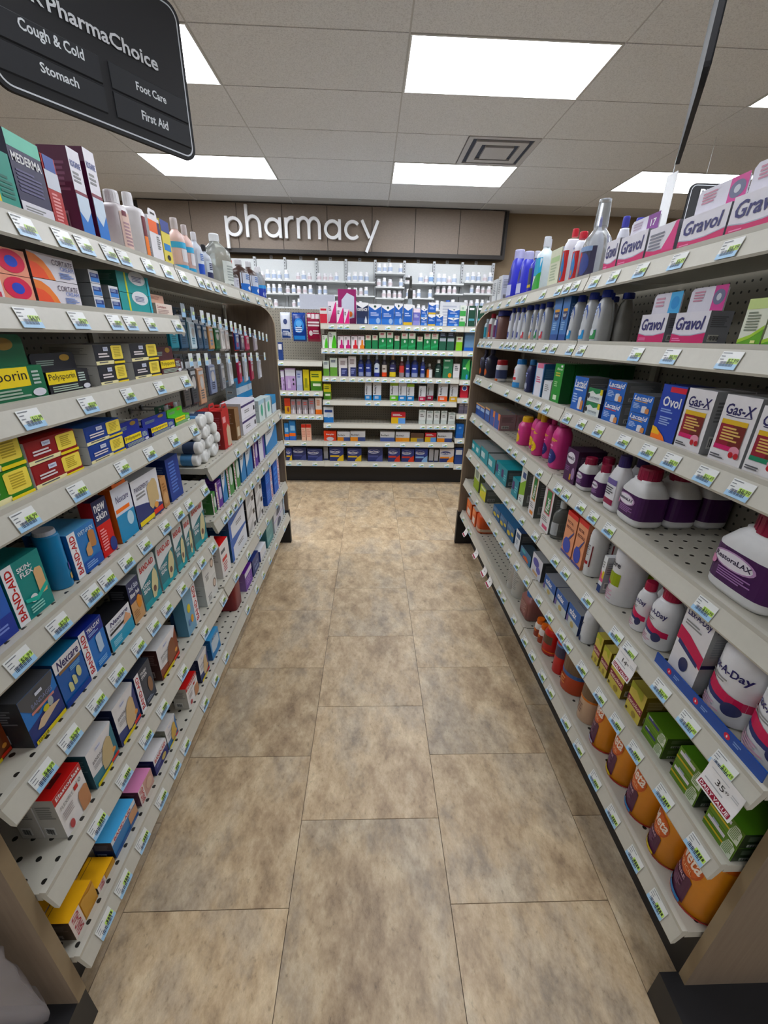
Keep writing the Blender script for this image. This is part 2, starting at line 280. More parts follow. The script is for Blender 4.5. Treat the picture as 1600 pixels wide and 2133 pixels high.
box('nexduo','bandage_carton','tall white and teal bandage carton standing at back','#dfe3ea',[('t','Nexcare',.1,.9,.8,.9,'#2a2a60',0,0,.2),('t','DUO',.3,.7,.68,.78,'#2a2a60',0,0),('s',[(0,0,.2),(.5,0,.4),(1,0,.6)],'#3fa0b4')],side='#4a62a0')
box('darkblue','bandage_carton','plain dark blue carton turned sideways','#1c3a86',[('L',.2,.8,.15,.9,10,'#5a78c0')],side='#16306e',top='#24468c')
box('bandbig','bandage_carton','large charcoal and blue bandage carton','#1c72b8',[('s',[(0,0,.38),(.5,0,.46),(1,0,.62)],'#20306e'),('s',[(0,.82,1),(.35,.5,1),(.75,.62,1),(.98,.9,1)],'#4e5054'),('t','BANDAGES',.25,.85,.66,.75,'#8a92b4',0,0),('r',.2,.86,.56,.61,'#c88a80'),('s',[(.2,.24,.26),(.35,.2,.38),(.6,.26,.42),(.92,.34,.36)],'#cdb79c'),('e',.55,.46,.09,.06,'#c8c040'),('e',.7,.5,.08,.09,'#a8b0b0'),('r',.05,.98,.01,.09,'#e2d048'),('t','10+10',.1,.4,.02,.08,'#5a5a30',0,1),('r',.4,.6,.84,.9,'#d4d8e4')],side='#202226',top='#4a4c50')
box('nexbig','bandage_carton','deep blue carton with white name banner and pads','#1a5a9e',[('r',0,1,.76,1,'#e6e4e4'),('t','Nexcare',.1,.92,.79,.97,'#231f58',0,1,.2),('r',.1,.92,.7,.76,'#8a6c4c'),('s',[(.26,.22,.4),(.32,.2,.42),(.4,.2,.36)],'#c8c89a'),('s',[(.44,.28,.48),(.5,.26,.48),(.57,.27,.42)],'#c8c89a'),('e',.7,.45,.09,.12,'#c8c89a'),('L',.45,.9,.58,.68,3,'#7ab0d8'),('r',0,1,0,.12,'#1c3c88')],side='#103a64',top='#1a6a90')
box('trustay','bandage_carton','royal blue bandage carton with red lettered strip','#1f70b8',ba(0,('r',.27,1,.72,1,'#142c84'),('t','TRU-STAY',.32,.92,.86,.95,W,0,1),('L',.34,.8,.76,.83,2,'#a0b8e0'),('s',[(.56,.34,.66),(.62,.3,.7),(.8,.34,.7)],'#b8cce0'),('L',.4,.85,.06,.18,3,'#90c0e8')),side='#143c7c',top='#172c88')
box('nexmax','bandage_carton','white to teal bandage carton with black band','#e4e6ea',[('t','Nexcare',.14,.9,.78,.93,'#231f58',0,1,.2),('t','MAX HOLD',.1,.55,.66,.73,BLK,0,0),('r',.06,.66,.54,.62,BLK),('s',[(0,0,.45),(.5,0,.4),(1,0,.5)],'#2f96b4'),('s',[(.6,.48,.52),(.78,.46,.8),(.94,.46,.6)],'#d8a888'),('L',.1,.5,.08,.3,4,'#a8d4e0')],side='#1a2430',top='#17181c')
box('secskin','blister_pad_carton','navy and tan blister pad carton','#26305a',[('r',0,1,0,.5,'#c8a078'),('t','2nd Skin',.1,.9,.78,.9,'#c8d0e0',0,1),('t','Blister Pads',.1,.9,.62,.72,W,0,1),('e',.7,.42,.2,.16,'#d8902c'),('L',.1,.6,.1,.3,4,'#a07850')],side='#15161c',top='#b8bcc0')
def hydro(k,desc):
    box(k,'bandage_carton',desc,'#d9dcdc',[('t','BAND-AID',.1,.9,.78,.9,'#c4242c',0,1),('s',[(0,.12,.5),(.5,.12,.62),(1,.12,.7)],'#20727c'),('r',0,1,0,.14,'#2a98a0'),('t','HYDRO',.06,.5,.44,.52,W,0,1),('t','SEAL',.06,.42,.34,.42,W,0,1),('s',[(.5,.1,.35),(.66,.08,.6),(.82,.2,.68),(.92,.36,.56)],'#cfc8a0'),('e',.66,.26,.09,.07,'#6a4a40')],side='#8fa0a0',top='#b4bcbc',round=1)
hydro('hydro','teal and white hydrocolloid bandage pack')
box('elasto','plaster_carton','white plaster carton with red top flap','#e9e6e4',[('r',0,1,.82,1,'#b01c2c'),('t','Elastoplast',.08,.95,.845,.965,W,0,1),('t','10',.72,.88,.66,.76,GR,0,0),('t','FLEXIBLE',.1,.55,.62,.7,GR,0,0),('r',.6,.74,.62,.72,RED),('s',[(.62,.05,.4),(.68,.02,.5),(.9,.02,.52),(.98,.1,.46)],'#b98664'),('e',.24,.14,.08,.1,'#b05050'),('L',.1,.5,.35,.55,4,'#b0a8a8')],side='#b9b6ae',top='#c21a2c',slot=1)
def bandg(k,desc,low,edge,skin='#cdb48e'):
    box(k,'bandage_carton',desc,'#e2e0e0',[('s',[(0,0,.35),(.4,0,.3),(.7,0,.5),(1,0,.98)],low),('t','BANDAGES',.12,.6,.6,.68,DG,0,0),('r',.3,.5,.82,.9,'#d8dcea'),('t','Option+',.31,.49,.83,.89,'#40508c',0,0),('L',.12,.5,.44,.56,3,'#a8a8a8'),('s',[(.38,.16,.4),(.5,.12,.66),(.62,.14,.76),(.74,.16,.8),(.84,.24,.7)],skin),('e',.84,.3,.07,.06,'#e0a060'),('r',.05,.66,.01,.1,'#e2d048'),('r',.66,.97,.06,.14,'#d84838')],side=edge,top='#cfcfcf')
bandg('bg_teal','white and teal fabric bandage carton','#3a7484','#2c4a54','#c2b08c')
bandg('bg_navy','white and navy fingertip bandage carton','#26346c','#181c3c')
bandg('bg_brown','white and brown knuckle bandage carton','#7a3c24','#3a1c16','#7c4c34')
bandg('bg_grey','grey and blue bandage carton with tan strip','#3c6a9c','#6a6c60','#c8a860')
box('ba_dark','bandage_carton','charcoal bandage carton with red lettered strip','#343a46',ba(0,('t','TOUGH',.36,.7,.82,.9,W,0,1),('t','STRIPS',.36,.7,.72,.8,W,0,1),('e',.75,.4,.14,.2,'#8a6850'),('L',.36,.8,.06,.16,2,'#9098a8')),side='#20305c',top='#2c323e')
box('ba_pic','bandage_carton','pale blue patterned children bandage carton','#7ca4bc',[('r',.66,1,0,1,W),('t','BAND-AID',.72,.94,.08,.94,RED,1,1),('e',.3,.6,.12,.1,'#d8c850'),('e',.42,.3,.1,.09,'#d8a048'),('e',.2,.28,.08,.08,'#5a80b0')],side='#5c8aa4',top='#a4c4d4')
box('ba_yel','bandage_carton','bright yellow bandage carton with white strip','#bf8a3c',[('r',0,.42,0,1,'#e6d8d0'),('t','BAND-AID',.08,.34,.06,.94,'#a02038',1,1),('s',[(.45,.1,.9),(.6,.2,.95),(.8,.1,.8),(1,.2,.9)],'#c89a50')],side='#4a3a2c',top='#f0b81c')
box('ba_sky','bandage_carton','sky blue topped bandage carton','#3f78ac',[('r',0,1,.76,1,'#d8dde2'),('t','BAND-AID',.1,.8,.79,.96,RED,0,1),('s',[(.66,.2,.7),(.8,.1,.74),(1,.2,.7)],'#c49878'),('r',0,1,0,.2,'#2c5690')],side='#1b2440',top='#62b0e2')
box('ba_pink','bandage_carton','pink topped bandage carton with red lettering','#c8a094',[('r',0,.36,0,1,'#e4d8d4'),('t','BAND-AID',.06,.3,.06,.94,RED,1,1),('e',.7,.5,.2,.3,'#d8b8a4')],side='#5a3448',top='#dc94bc')
box('ba_navy','bandage_carton','white topped navy bandage carton','#26286a',[('r',0,1,.62,1,'#e4e2e4'),('t','BAND-AID',.08,.92,.7,.92,RED,0,1),('e',.66,.3,.16,.16,'#c4b070'),('L',.1,.5,.3,.5,3,'#7078b0')],side='#1a1c50',top='#e0dede')
box('blue_arm','bandage_carton','sky blue carton with pale arm picture','#4a8cc0',[('s',[(.1,.3,.8),(.5,.2,.9),(.9,.4,.8)],'#c4d2dc'),('t','Arm',.2,.7,.8,.92,'#2a3c60',0,0),('r',0,1,0,.25,'#3c80b8')],side='#2a5a90',top='#5aaae0')
bot('clearred','storage_tub','clear lidded tub of red packets','#7a2028','can',(1.02,.7,1,'#a03038'),[('r',.15,.85,.74,.94,'#c8ccd8'),('L',.25,.75,.78,.9,3,'#8088a0')],cat='tub',n=5)
# far left
bot('gauze','gauze_roll','white wrapped gauze roll','#e2e2e0','can',None,[('r',.2,.8,.6,.9,'#4a5468')],cat='gauze',lie=1)
box('redbx','support_carton','red boxed elastic support with hang tab','#b01822',[('s',[(.45,.05,.5),(.7,.02,.62),(.98,.05,.5)],'#c8b098'),('r',.1,.5,.68,.84,'#e0a0a0')],side='#8c1420',top='#c8242c',tab=1)
box('brownbx','support_carton','kraft brown support carton','#8a6a4c',[('r',.2,.8,.1,.4,'#c8b8a0')],side='#7a5c40')
box('wpurp','dressing_carton','white dressing carton with purple edge band','#e4e2e8',[('r',0,1,.72,.86,'#3a2860'),('L',.2,.6,.25,.5,2,GR),('r',.85,.95,.2,.5,BLK)],side='#d0ced4')
box('bluewh','dressing_carton','blue topped white dressing carton','#c4d0da',[('r',0,1,.5,1,'#3c86b8')],side='#a8b4bc',top='#4a94c4')
box('wgrn','dressing_carton','small white carton with green swirl','#d4e0de',[('e',.5,.5,.2,.28,'#5ca88c'),('r',0,1,.8,1,'#a8c4d0')],side='#c0ccca')
box('ba_grn','gauze_carton','green gauze carton with red lettered strip','#4f8a4c',ba(0,('s',[(.45,.3,.7),(.7,.25,.8),(.95,.35,.7)],'#d4dcd4')),side='#3c6c3a',top='#4a8446')
box('ba_pur','gauze_carton','purple gauze carton with red lettered strip','#5a2c90',ba(0,('s',[(.5,.3,.7),(.72,.28,.75),(.92,.34,.7)],'#cfc8dc'),('L',.4,.9,.84,.92,1,'#b0a0d0')),side='#3c1c68',top='#6a38a0')
box('whblu','dressing_carton','white and blue wound dressing carton','#dfe4ea',[('s',[(0,0,.3),(.5,0,.5),(1,0,.9)],'#3f82b8'),('L',.15,.6,.65,.85,3,GR)],side='#3c70a4')
box('whpur','dressing_carton','white and violet wound dressing carton','#e2e0ea',[('r',.7,1,0,1,'#5a4498'),('L',.1,.6,.6,.85,4,GR)],side='#4c3888')
box('redwh','dressing_carton','white carton with bright red top','#e8e4e2',[('r',.15,.7,.45,.56,'#c8403c'),('L',.2,.75,.1,.4,4,'#b06060'),('r',.1,.55,.72,.82,DG)],side='#d8d4d0',top='#d01c2c')
box('whface','mask_carton','white carton with round portrait outline','#dcdcd8',[('e',.8,.6,.14,.22,'#6a5c54'),('e',.8,.6,.1,.16,'#d8c4b4'),('L',.15,.5,.3,.4,1,GR),('r',.2,.4,.1,.3,'#a8a8a4')],side='#c8cac6')
box('blubig','support_carton','white carton framed in bright blue','#dfe3ea',[('r',0,.12,0,1,'#2060b0'),('s',[(.1,.6,1),(.5,.75,1),(1,.9,1)],'#2060b0'),('L',.4,.8,.3,.5,2,GR)],side='#24486c',top='#2a68b4')
box('bkwh','support_carton','white carton with black spine edges','#e0e0e0',[('r',0,.06,0,1,BLK),('r',.7,.92,.1,.45,BLK),('s',[(.1,.1,.3),(.4,.2,.7),(.66,.4,.9)],'#b8b8b8')],side='#1a1a1c',top='#c4c4c4')
box('ba_blu','tape_carton','bright blue tape carton with white strip','#1d5cb8',[('r',.7,1,0,1,'#e0dce0'),('t','BAND-AID',.75,.95,.1,.9,'#b03050',1,1),('L',.1,.6,.2,.8,4,'#4c88d8')],side='#1c50a8',top='#1a3f98')
box('purpbx','glove_carton','glossy purple carton with white band','#6a3a98',[('r',0,1,.72,.95,'#e0dce6'),('L',.15,.8,.2,.6,3,'#a080c0')],side='#8a70a8',top='#5a2488')
box('navyfold','glove_carton','navy carton with pale lettering','#22336e',[('t','ALOE',.2,.8,.5,.66,'#8a9ac8',0,1),('r',.3,.8,.2,.34,'#8a98b8')],side='#1a2754',top='#28387a')
box('whgl','glove_carton','plain white glove carton','#e2e2e6',[('r',.1,.9,.1,.2,'#b8bcc8')],side='#2a3c80',top='#e6e8ec')
box('tealgl','glove_carton','muted teal glove carton','#5f9496',[('L',.15,.8,.4,.7,3,'#8fc0c0')],side='#4c7c80',top='#6aa0a2')
box('greygl','glove_carton','grey glove carton with dark hand print','#c8ccd2',[('s',[(.3,.15,.4),(.4,.1,.75),(.5,.1,.8),(.6,.12,.75),(.72,.2,.5)],'#34405c'),('r',0,1,.86,1,'#a8a0c8')],side='#b4b8be',top='#d8dae0')
box('whbl2','glove_carton','white glove carton with light blue panel','#dce2ea',[('r',.05,.9,.05,.5,'#9ab4cc')],side='#c8d0d8',top='#e4e8ee')
# ---------------- right rack
box('whtxt','cleanser_carton','slim white carton with fine print','#dfe2e4',[('L',.15,.85,.3,.85,8,'#8a8e92')],side='#c8ccd0')
bot('whblk','cleanser_bottle','white bottle with black label and gold foot','#e8e8ea','bot',(.55,.84,1,'#3a3a60'),[('r',.3,.8,.2,.62,'#22241f'),('r',.3,.8,.08,.18,'#d8a030')],n=3)
bot('whred','cleanser_bottle','white bottle with red cap','#e6e6ea','bot',(.6,.86,1,'#c03044'),[('r',.2,.8,.1,.5,'#c8ccd8')],n=3)
bot('blumw','rinse_bottle','cobalt blue rinse bottle with pale cap','#3438b4','oval',(.6,.82,1,'#b8b8dc'),[('e',.5,.48,.22,.14,'#24286a'),('r',.1,.9,.06,.3,'#c4c8e4'),('r',.1,.9,.0,.08,'#2c30b0')],n=3)
bot('blumd','rinse_bottle','tall cobalt bottle with navy label','#2c2e9c','bot',(.5,.84,1,'#d4d4e4'),[('r',.1,.9,.15,.6,'#2a3450'),('r',.1,.9,.15,.22,'#c8b050'),('r',.1,.9,0,.1,'#2428a4')],n=3)
bot('aqua','cleanser_bottle','pale bottle with aqua and green label','#d2dde4','bot',(.42,.82,1,'#d8dce4'),[('r',.02,.98,.04,.62,'#e6ecee'),('r',.02,.98,.3,.62,'#2ea0c8'),('s',[(.3,.04,.1),(.7,.04,.3),(.98,.04,.36)],'#4a9c4c')],n=3)
box('cream','supplement_carton','cream carton with pale green print','#dfe2cc',[('L',.15,.85,.15,.6,6,'#b0bca0'),('r',.1,.9,.66,.8,'#b8d0a0')],side='#c8ccb8')
bot('anat','children_syrup_bottle','white bottle with red and blue figure label','#e2e2ea','wide',(.6,.86,1,'#c83844'),[('r',.02,.98,.05,.62,'#b82c34'),('e',.6,.3,.26,.22,'#2c78b4'),('e',.6,.5,.12,.1,'#4a98cc'),('e',.6,.2,.1,.06,'#d08040'),('L',.1,.7,.64,.7,1,'#40508c')],n=3)
bot('clearp','spray_bottle','clear wrapped bottle with tall spout','#d4d8dc','clear',None,[('r',.03,.97,.04,.42,'#33304c'),('e',.3,.24,.26,.16,'#b83430'),('e',.66,.2,.2,.14,'#2c3c80'),('r',.1,.9,.36,.42,'#8ca4c8')],glass=1)
bot('whbc','supplement_bottle','white bottle with blue ribbed cap','#dcdde6','wide',(.62,.84,1,'#4a4cb0'),[('r',.05,.95,.1,.6,'#c8cad8')],n=3)
def grav(k,desc,ops,hdm,hops,**kw):
    box(k,'nausea_tablet_carton',desc,'#e4e2ea',[('s',[(0,0,.34),(.3,0,.27),(.6,0,.27),(1,0,.36)],MAG),('s',[(0,.34,.37),(.3,.27,.3),(.6,.27,.3),(1,.36,.39)],'#b0b4c4')]+ops,side=kw.get('side','#8a8c94'),top='#dcdae2',hd=(hdm,'#dcdae4',hops) if hdm else None)
GT=[('t','Gravol',.08,.9,.45,.86,'#2a2868',0,1,.15),('L',.06,.4,.08,.2,2,'#e890b8')]
ring=[('r',.66,1,0,1,'#c84c90'),('e',.82,.55,.15,.3,'#6a6c88'),('e',.82,.55,.06,.14,'#c8ccd4'),('L',.12,.5,.4,.85,4,'#c08a9c')]
grav('grav','white and magenta nausea tablet carton with ring card',GT,1.75,ring)
grav('gravk','white and magenta carton with sky blue header card',GT,1.7,[('r',.6,1,0,1,'#58a8d8'),('e',.8,.5,.14,.3,'#3c90cc'),('L',.1,.5,.3,.8,3,'#c89cac')])
grav('gravp','white and magenta carton with purple header badge',GT,1.5,[('r',.6,1,0,1,'#7c3c88'),('t','17',.72,.9,.3,.7,W,0,1),('L',.1,.5,.3,.8,3,'#b0a0b0')])
grav('gravb','plain white and magenta carton turned back to front',[('r',0,1,.0,.2,MAG),('s',[(.6,.2,.3),(.8,.2,.7),(.9,.2,.98),(1,.2,1)],'#d04080'),('L',.08,.7,.28,.8,5,'#7c7c88')],0,[])
grav('gravs','small white and magenta tablet carton',GT,0,[])
box('greenwh','herbal_carton','white carton with green leaf swoosh','#e4e8d8',[('r',0,1,.78,1,'#cfe0a0'),('s',[(0,0,.06),(.5,0,.16),(1,0,.36)],'#6aa42c'),('s',[(0,.06,.14),(.5,.16,.24),(1,.36,.44)],'#a8cc5c'),('L',.15,.75,.3,.72,7,'#7c8474'),('r',.6,.8,.06,.12,'#e0e4a0')],side='#b8c0a0')
bot('tealb','antacid_bottle','small teal antacid bottle','#c4d4dc','wide',(.6,.84,1,'#b8c4cc'),[('r',.02,.98,.1,.6,'#2c8ca0')],n=3)
bot('redcap','antacid_bottle','small white bottle with red cap and maroon label','#e6e6ea','wide',(.62,.84,1,'#b42c40'),[('r',.02,.98,.1,.6,'#8c2c40'),('r',.3,.8,.1,.3,'#d8703c')],n=3)
bot('whpb','antacid_bottle','small white bottle with violet label','#e6e6ea','wide',(.62,.84,1,'#e0e0e4'),[('r',.02,.98,.1,.6,'#6a2c5c')],n=3)
bot('brjar','antacid_jar','brown tablet jar with navy lid','#7c5c58','jar',(.9,.82,1,'#2c3488'),[('r',.02,.6,.08,.7,'#3c3c80')],n=3,cat='jar')
bot('gavb','antacid_bottle','slim white bottle with navy arch label','#dfe2ea','oval',(.5,.84,1,'#2c3c98'),[('r',.2,.8,.08,.72,'#2a3880'),('e',.5,.72,.3,.1,'#2a3880')],n=3)
def tums(k,desc,low):
    bot(k,'antacid_bottle',desc,'#c9ccd0','oval',(.62,.86,1,'#24389c'),[('s',[(.08,.08,.5),(.3,.08,.74),(.6,.08,.76),(.85,.08,.62)],'#3c5ca4'),('r',.08,.85,.06,.24,low),('e',.45,.2,.22,.07,'#e0e4ec'),('L',.3,.66,.5,.7,3,'#c0cce8')],n=3)
tums('tumr','grey tablet bottle with blue label and red foot','#c05058')
tums('tumo','grey tablet bottle with blue label and peach foot','#d8a080')
tums('tumg','grey tablet bottle with blue label and green foot','#3c8c54')
tums('tumb','large grey tablet bottle with blue label','#3c90c8')
bot('tumx','antacid_bottle','unlabelled translucent tablet bottle with blue cap','#8e8c88','oval',(.66,.88,1,'#24348c'),[],n=3)
box('tucbx','antacid_carton','blue antacid carton with gold emblem','#4a78b4',[('e',.5,.6,.34,.12,'#26305c'),('r',.2,.8,.68,.74,'#d8a040'),('r',0,1,0,.16,'#2a4c8c'),('L',.2,.8,.24,.44,4,'#9cc0e0'),('t','tuc',.26,.74,.56,.64,W,0,1)],side='#34588c',top='#3a5c94')
bot('darkb','antacid_bottle','dark bottle with orange ball emblem','#1c1c30','bot',(.4,.84,1,'#2a2a44'),[('e',.5,.2,.32,.12,'#c0643c'),('L',.2,.7,.4,.7,4,'#8890b8')],n=3)
bot('eno','fruit_salt_jar','white jar with dark red lid and navy band','#dadade','jar',(.92,.74,1,'#94222c'),[('band',.15,.55,'#3a4468'),('r',.1,.9,.04,.14,'#c0683c')],n=3,cat='jar')
bot('enob','fruit_salt_bottle','white bottle with blue cap and red letters','#e2e4e8','wide',(.7,.82,1,'#2f74b4'),[('t','ENO',.02,.6,.5,.64,'#c82c3c',0,1),('r',.3,.9,.24,.42,'#e8e8ec'),('r',.4,.8,.28,.38,'#c83c44'),('r',0,1,.02,.2,'#4a90cc')])
bot('navyb','liquid_antacid_bottle','navy antacid bottle with blue cap','#2c3058','wide',(.66,.84,1,'#2c6090'),[('e',.4,.2,.14,.1,'#c8ccdc'),('e',.7,.2,.1,.1,'#c8ccdc'),('L',.2,.8,.45,.6,2,'#8c94c4')],n=3)
box('gavp','liquid_antacid_carton','white arched carton with pink cap on blue','#e2e0e8',[('e',.5,.72,.4,.2,'#dcdce8'),('L',.2,.8,.4,.6,3,'#c06080'),('r',0,.08,0,1,'#3c78b0'),('r',.92,1,0,1,'#3c78b0'),('r',.2,.9,.86,1,'#d87c98')],side='#2c5c84',top='#c8708c')
box('whsm','antacid_carton','small plain white carton','#dcdfe2',[('L',.2,.8,.4,.8,4,GR)],side='#c0c4c6')
box('grnbx','digestive_carton','tall green digestive carton','#2c8c3c',[('t','Eno',.3,.9,.84,.9,'#d8e8d0',0,1),('L',.2,.85,.66,.78,2,'#c8c060'),('L',.2,.7,.4,.55,3,'#a8d8a0'),('r',.3,.7,.08,.2,'#dcecd0'),('r',.7,.9,.92,.97,W)],side='#0f5a30',top='#2c7c3c',)
def lact(k,desc,c2):
    box(k,'lactase_carton',desc,'#2a62b4',[('t','Lactaid',.06,.94,.68,.92,W,0,1,.2),('r',.15,.75,.6,.64,c2),('L',.1,.5,.2,.5,4,'#b0c8ec'),('s',[(.55,.08,.4),(.68,.06,.44),(.78,.1,.42)],'#dcdce0'),('s',[(.74,.08,.3),(.86,.06,.36),(.92,.1,.3)],'#c88c60')],side='#74777a',top='#6a6c70')
lact('lacr','blue lactase carton with red underline','#d04a3c'); lact('laco','blue lactase carton with gold underline','#d8a040'); lact('lacw','tall blue lactase carton with white subtitle','#d8e0ec')
box('lacz','lactase_carton','small white and green cow patch carton','#dfe4e2',[('s',[(0,.62,1),(.3,.8,1),(.55,.6,1),(.8,.72,1),(1,.9,1)],'#2a7a4c'),('r',.2,.85,.1,.4,'#c4ccd0'),('t','LACTEEZE',.22,.83,.26,.38,'#2c3440',0,0),('e',.08,.4,.06,.2,BLK),('r',.85,1,.6,1,'#d8c84a')],side='#222c58',top='#3c4448')
box('ovol','gas_relief_carton','royal blue gas relief carton with orange corner','#2440a0',[('t','Ovol',.15,.9,.62,.8,W,0,1),('r',.35,1,.88,.97,'#cc3448'),('L',.15,.8,.5,.58,2,'#90a8dc'),('L',.2,.75,.28,.44,4,'#a0b4e0'),('s',[(0,0,.22),(.3,0,.18),(.55,0,.1),(.7,0,.0)],'#ee8434'),('s',[(0,.1,.24),(.2,.1,.22),(.36,.1,.14)],'#f0c04a')],side='#42464c',top='#1c2c74')
def gasx(k,desc,low):
    box(k,'gas_relief_carton',desc,'#e4e2e4',[('t','Gas-X',.1,.92,.72,.88,'#201c54',0,1,.1),('s',[(.16,.7,.715),(.5,.69,.7),(.9,.71,.72)],'#201c54'),('r',.1,.86,.58,.65,'#dcb82c'),('r',.1,.48,.26,.58,'#8c1c34'),('r',.48,.86,.26,.58,'#6a2418'),('L',.2,.8,.32,.54,5,'#d8b878'),('r',.1,.7,.2,.27,low),('e',.74,.22,.15,.07,'#d898a8'),('e',.68,.16,.07,.045,'#b01c34'),('e',.84,.16,.07,.045,'#b01c34'),('L',.08,.5,.05,.12,2,DG)],side='#a0a2a4',top='#b8b8ba')
gasx('gasx','white and burgundy gas relief carton with cherries',MAG); gasx('gasxg','white and burgundy gas relief carton with green band','#2c8060')
box('navbl','antacid_tablet_carton','low navy blue antacid tablet carton','#2c5098',[('r',.1,.9,.55,.8,'#a8c0e0'),('r',0,1,.88,1,'#d8a878')],side='#8c6a64',top='#8e8a80')
box('salm','antacid_tablet_carton','low salmon edged antacid tablet carton','#3a58a0',[('r',.6,1,.6,1,'#e08c50'),('r',.9,1,0,1,'#d87c6c')],side='#9c8084',top='#807c76')
PEP='#d0508c'
bot('pepS','stomach_syrup_bottle','small pink syrup bottle with yellow cap',PEP,'wide',(.66,.72,1,'#e0b82c'),[('e',.4,.24,.34,.16,'#e8c43c'),('L',.2,.7,.45,.55,1,'#f0d060')],n=2.6)
bot('pepY','stomach_syrup_bottle','pink syrup bottle with yellow cap and patch',PEP,'wide',(.5,.82,1,'#dcb42c'),[('t','epto-',.1,.85,.5,.6,'#f0d040',0,1),('e',.5,.22,.4,.13,'#ecc83c'),('L',.3,.7,.14,.26,2,'#b08a2c')],n=2.6)
bot('pepN','stomach_syrup_bottle','large pink syrup bottle with navy patch',PEP,'wide',(.5,.84,1,'#b83c74'),[('t','epto-',.1,.85,.52,.62,'#f0d040',0,1),('e',.5,.24,.42,.15,'#24286c'),('L',.3,.7,.18,.28,2,'#8090d0'),('L',.2,.8,.42,.48,1,'#f0a0c8')],n=2.6)
PUR='#40184c'
def rest(k,desc,nn=4):
    bot(k,'laxative_bottle',desc,'#dcdcdc','shoulder',(.66,.78,1,'#8c1440'),[('band',.14,.55,PUR),('e',.42,.42,.36,.1,'#b894bc'),('e',.42,.42,.32,.085,'#e6e2ea'),('t','RestoraLAX',.12,.72,.4,.46,'#241c3c',0,1),('e',.1,.34,.08,.05,'#d894b8'),('L',.25,.8,.2,.31,4,'#9a74a8')],n=nn,dd=.8)
rest('restb','large purple and white laxative powder bottle'); rest('restm','purple and white laxative powder bottle with crimson cap'); rest('rests','small purple and white laxative bottle with crimson cap')
bot('laxpc','laxative_bottle','white laxative bottle with indigo cap','#dfdfe2','shoulder',(.64,.8,1,'#2c2058'),[('r',.12,.88,.14,.56,'#e6e6ea'),('r',.12,.88,.48,.58,'#6a5c94'),('r',.12,.88,.12,.22,'#8c2048'),('L',.2,.8,.28,.44,4,DG)],n=4,dd=.8)
box('restbx','laxative_carton','plum laxative carton with white oval name','#451c48',[('e',.42,.72,.36,.17,'#e6e2ea'),('t','RestoraLAX',.12,.72,.68,.78,'#241c3c',0,1),('e',.8,.3,.14,.18,'#9a80a4'),('r',.55,.68,.08,.26,'#c89c3c'),('L',.1,.5,.3,.46,3,'#8c6494')],side='#2c1430',top='#2a122c')
box('tealc','suppository_carton','low teal and grey carton','#2f96a0',[('r',.1,.6,.3,.7,'#c8dcdc')],side='#6a7474',top='#9a9e9e')
box('tealp','suppository_carton','teal carton with purple end square','#2a8c98',[('r',.05,.4,.35,.8,'#4a3068'),('L',.5,.9,.2,.6,3,'#90ccd0')],side='#4c5c60',top='#2c98a4')
box('whgr','enema_carton','tall white and green carton','#e0e6e0',[('s',[(0,.2,.5),(1,.3,.7)],'#8cb850'),('r',.3,.9,.7,.85,'#304878'),('L',.2,.8,.05,.15,2,GR)],side='#707470',top='#d0d4d0')
def fleet(k,desc,ed):
    box(k,'enema_carton',desc,'#e4e2e2',[('r',.24,.86,.4,.98,ed),('r',.3,.8,.43,.96,'#2c7c44'),('t','Fleet',.38,.72,.46,.8,W,1,1,.1),('L',.15,.8,.2,.34,3,GR),('r',.3,.85,.05,.14,ed)],side='#5c605e',top='#b8bab8')
fleet('flor','white enema carton with green label edged orange','#d88c50'); fleet('flpk','white enema carton with green label edged pink','#d0607c')
bot('clrb','laxative_solution_bottle','clear glass bottle with plain grey label','#a8aca8','bot',(.5,.82,1,'#c8cccc'),[('r',.1,.95,.1,.44,'#b4b8ba'),('r',.1,.3,.36,.44,BLK)],glass=1)
box('syrin','ear_syringe_carton','peach carton with blue bulb syringe and red top','#dc9c7c',[('r',0,1,.9,1,'#c8302c'),('t','RECTAL',.12,.7,.74,.8,'#5a2420',0,1),('t','RECTALE',.12,.85,.62,.68,'#5a2420',0,1),('s',[(.1,.16,.3),(.25,.08,.4),(.5,.06,.42),(.7,.1,.36),(.8,.18,.28)],'#2c44a4'),('s',[(.5,.38,.42),(.62,.42,.5),(.9,.6,.64)],'#2c3c80'),('r',0,1,0,.06,'#4c4c88')],side='#b87c60',top='#d0342c')
bot('whtall','fibre_bottle','tall white bottle with maroon bar','#dedede','round',None,[('L',.1,.7,.4,.62,6,'#7c7c80'),('r',.78,.84,.2,.62,'#701828'),('r',.1,.7,.24,.3,'#a02c34')])
box('sensm','fibre_carton','small white and pink fibre carton','#e0e2e4',[('s',[(0,.3,.6),(.5,.3,.5),(1,.3,.44)],'#d05c84'),('r',.5,1,.4,.6,'#d8c050'),('r',0,1,0,.2,'#24386c'),('L',.2,.8,.66,.85,3,GR)],side='#a4a6a8')
bot('fibre','fibre_jar','white fibre jar with green and pink picture','#dcdcde','can',(.94,.86,1,'#dfdfe0'),[('t','Fibre',.2,.72,.66,.76,'#22242c',0,1),('r',.2,.8,.34,.56,'#94a43c'),('s',[(0,.34,.5),(.3,.34,.42),(.5,.34,.36)],'#c03468'),('r',.05,.45,.3,.36,'#3c3068'),('L',.1,.7,.06,.24,5,'#c8a0b0')],cat='jar')
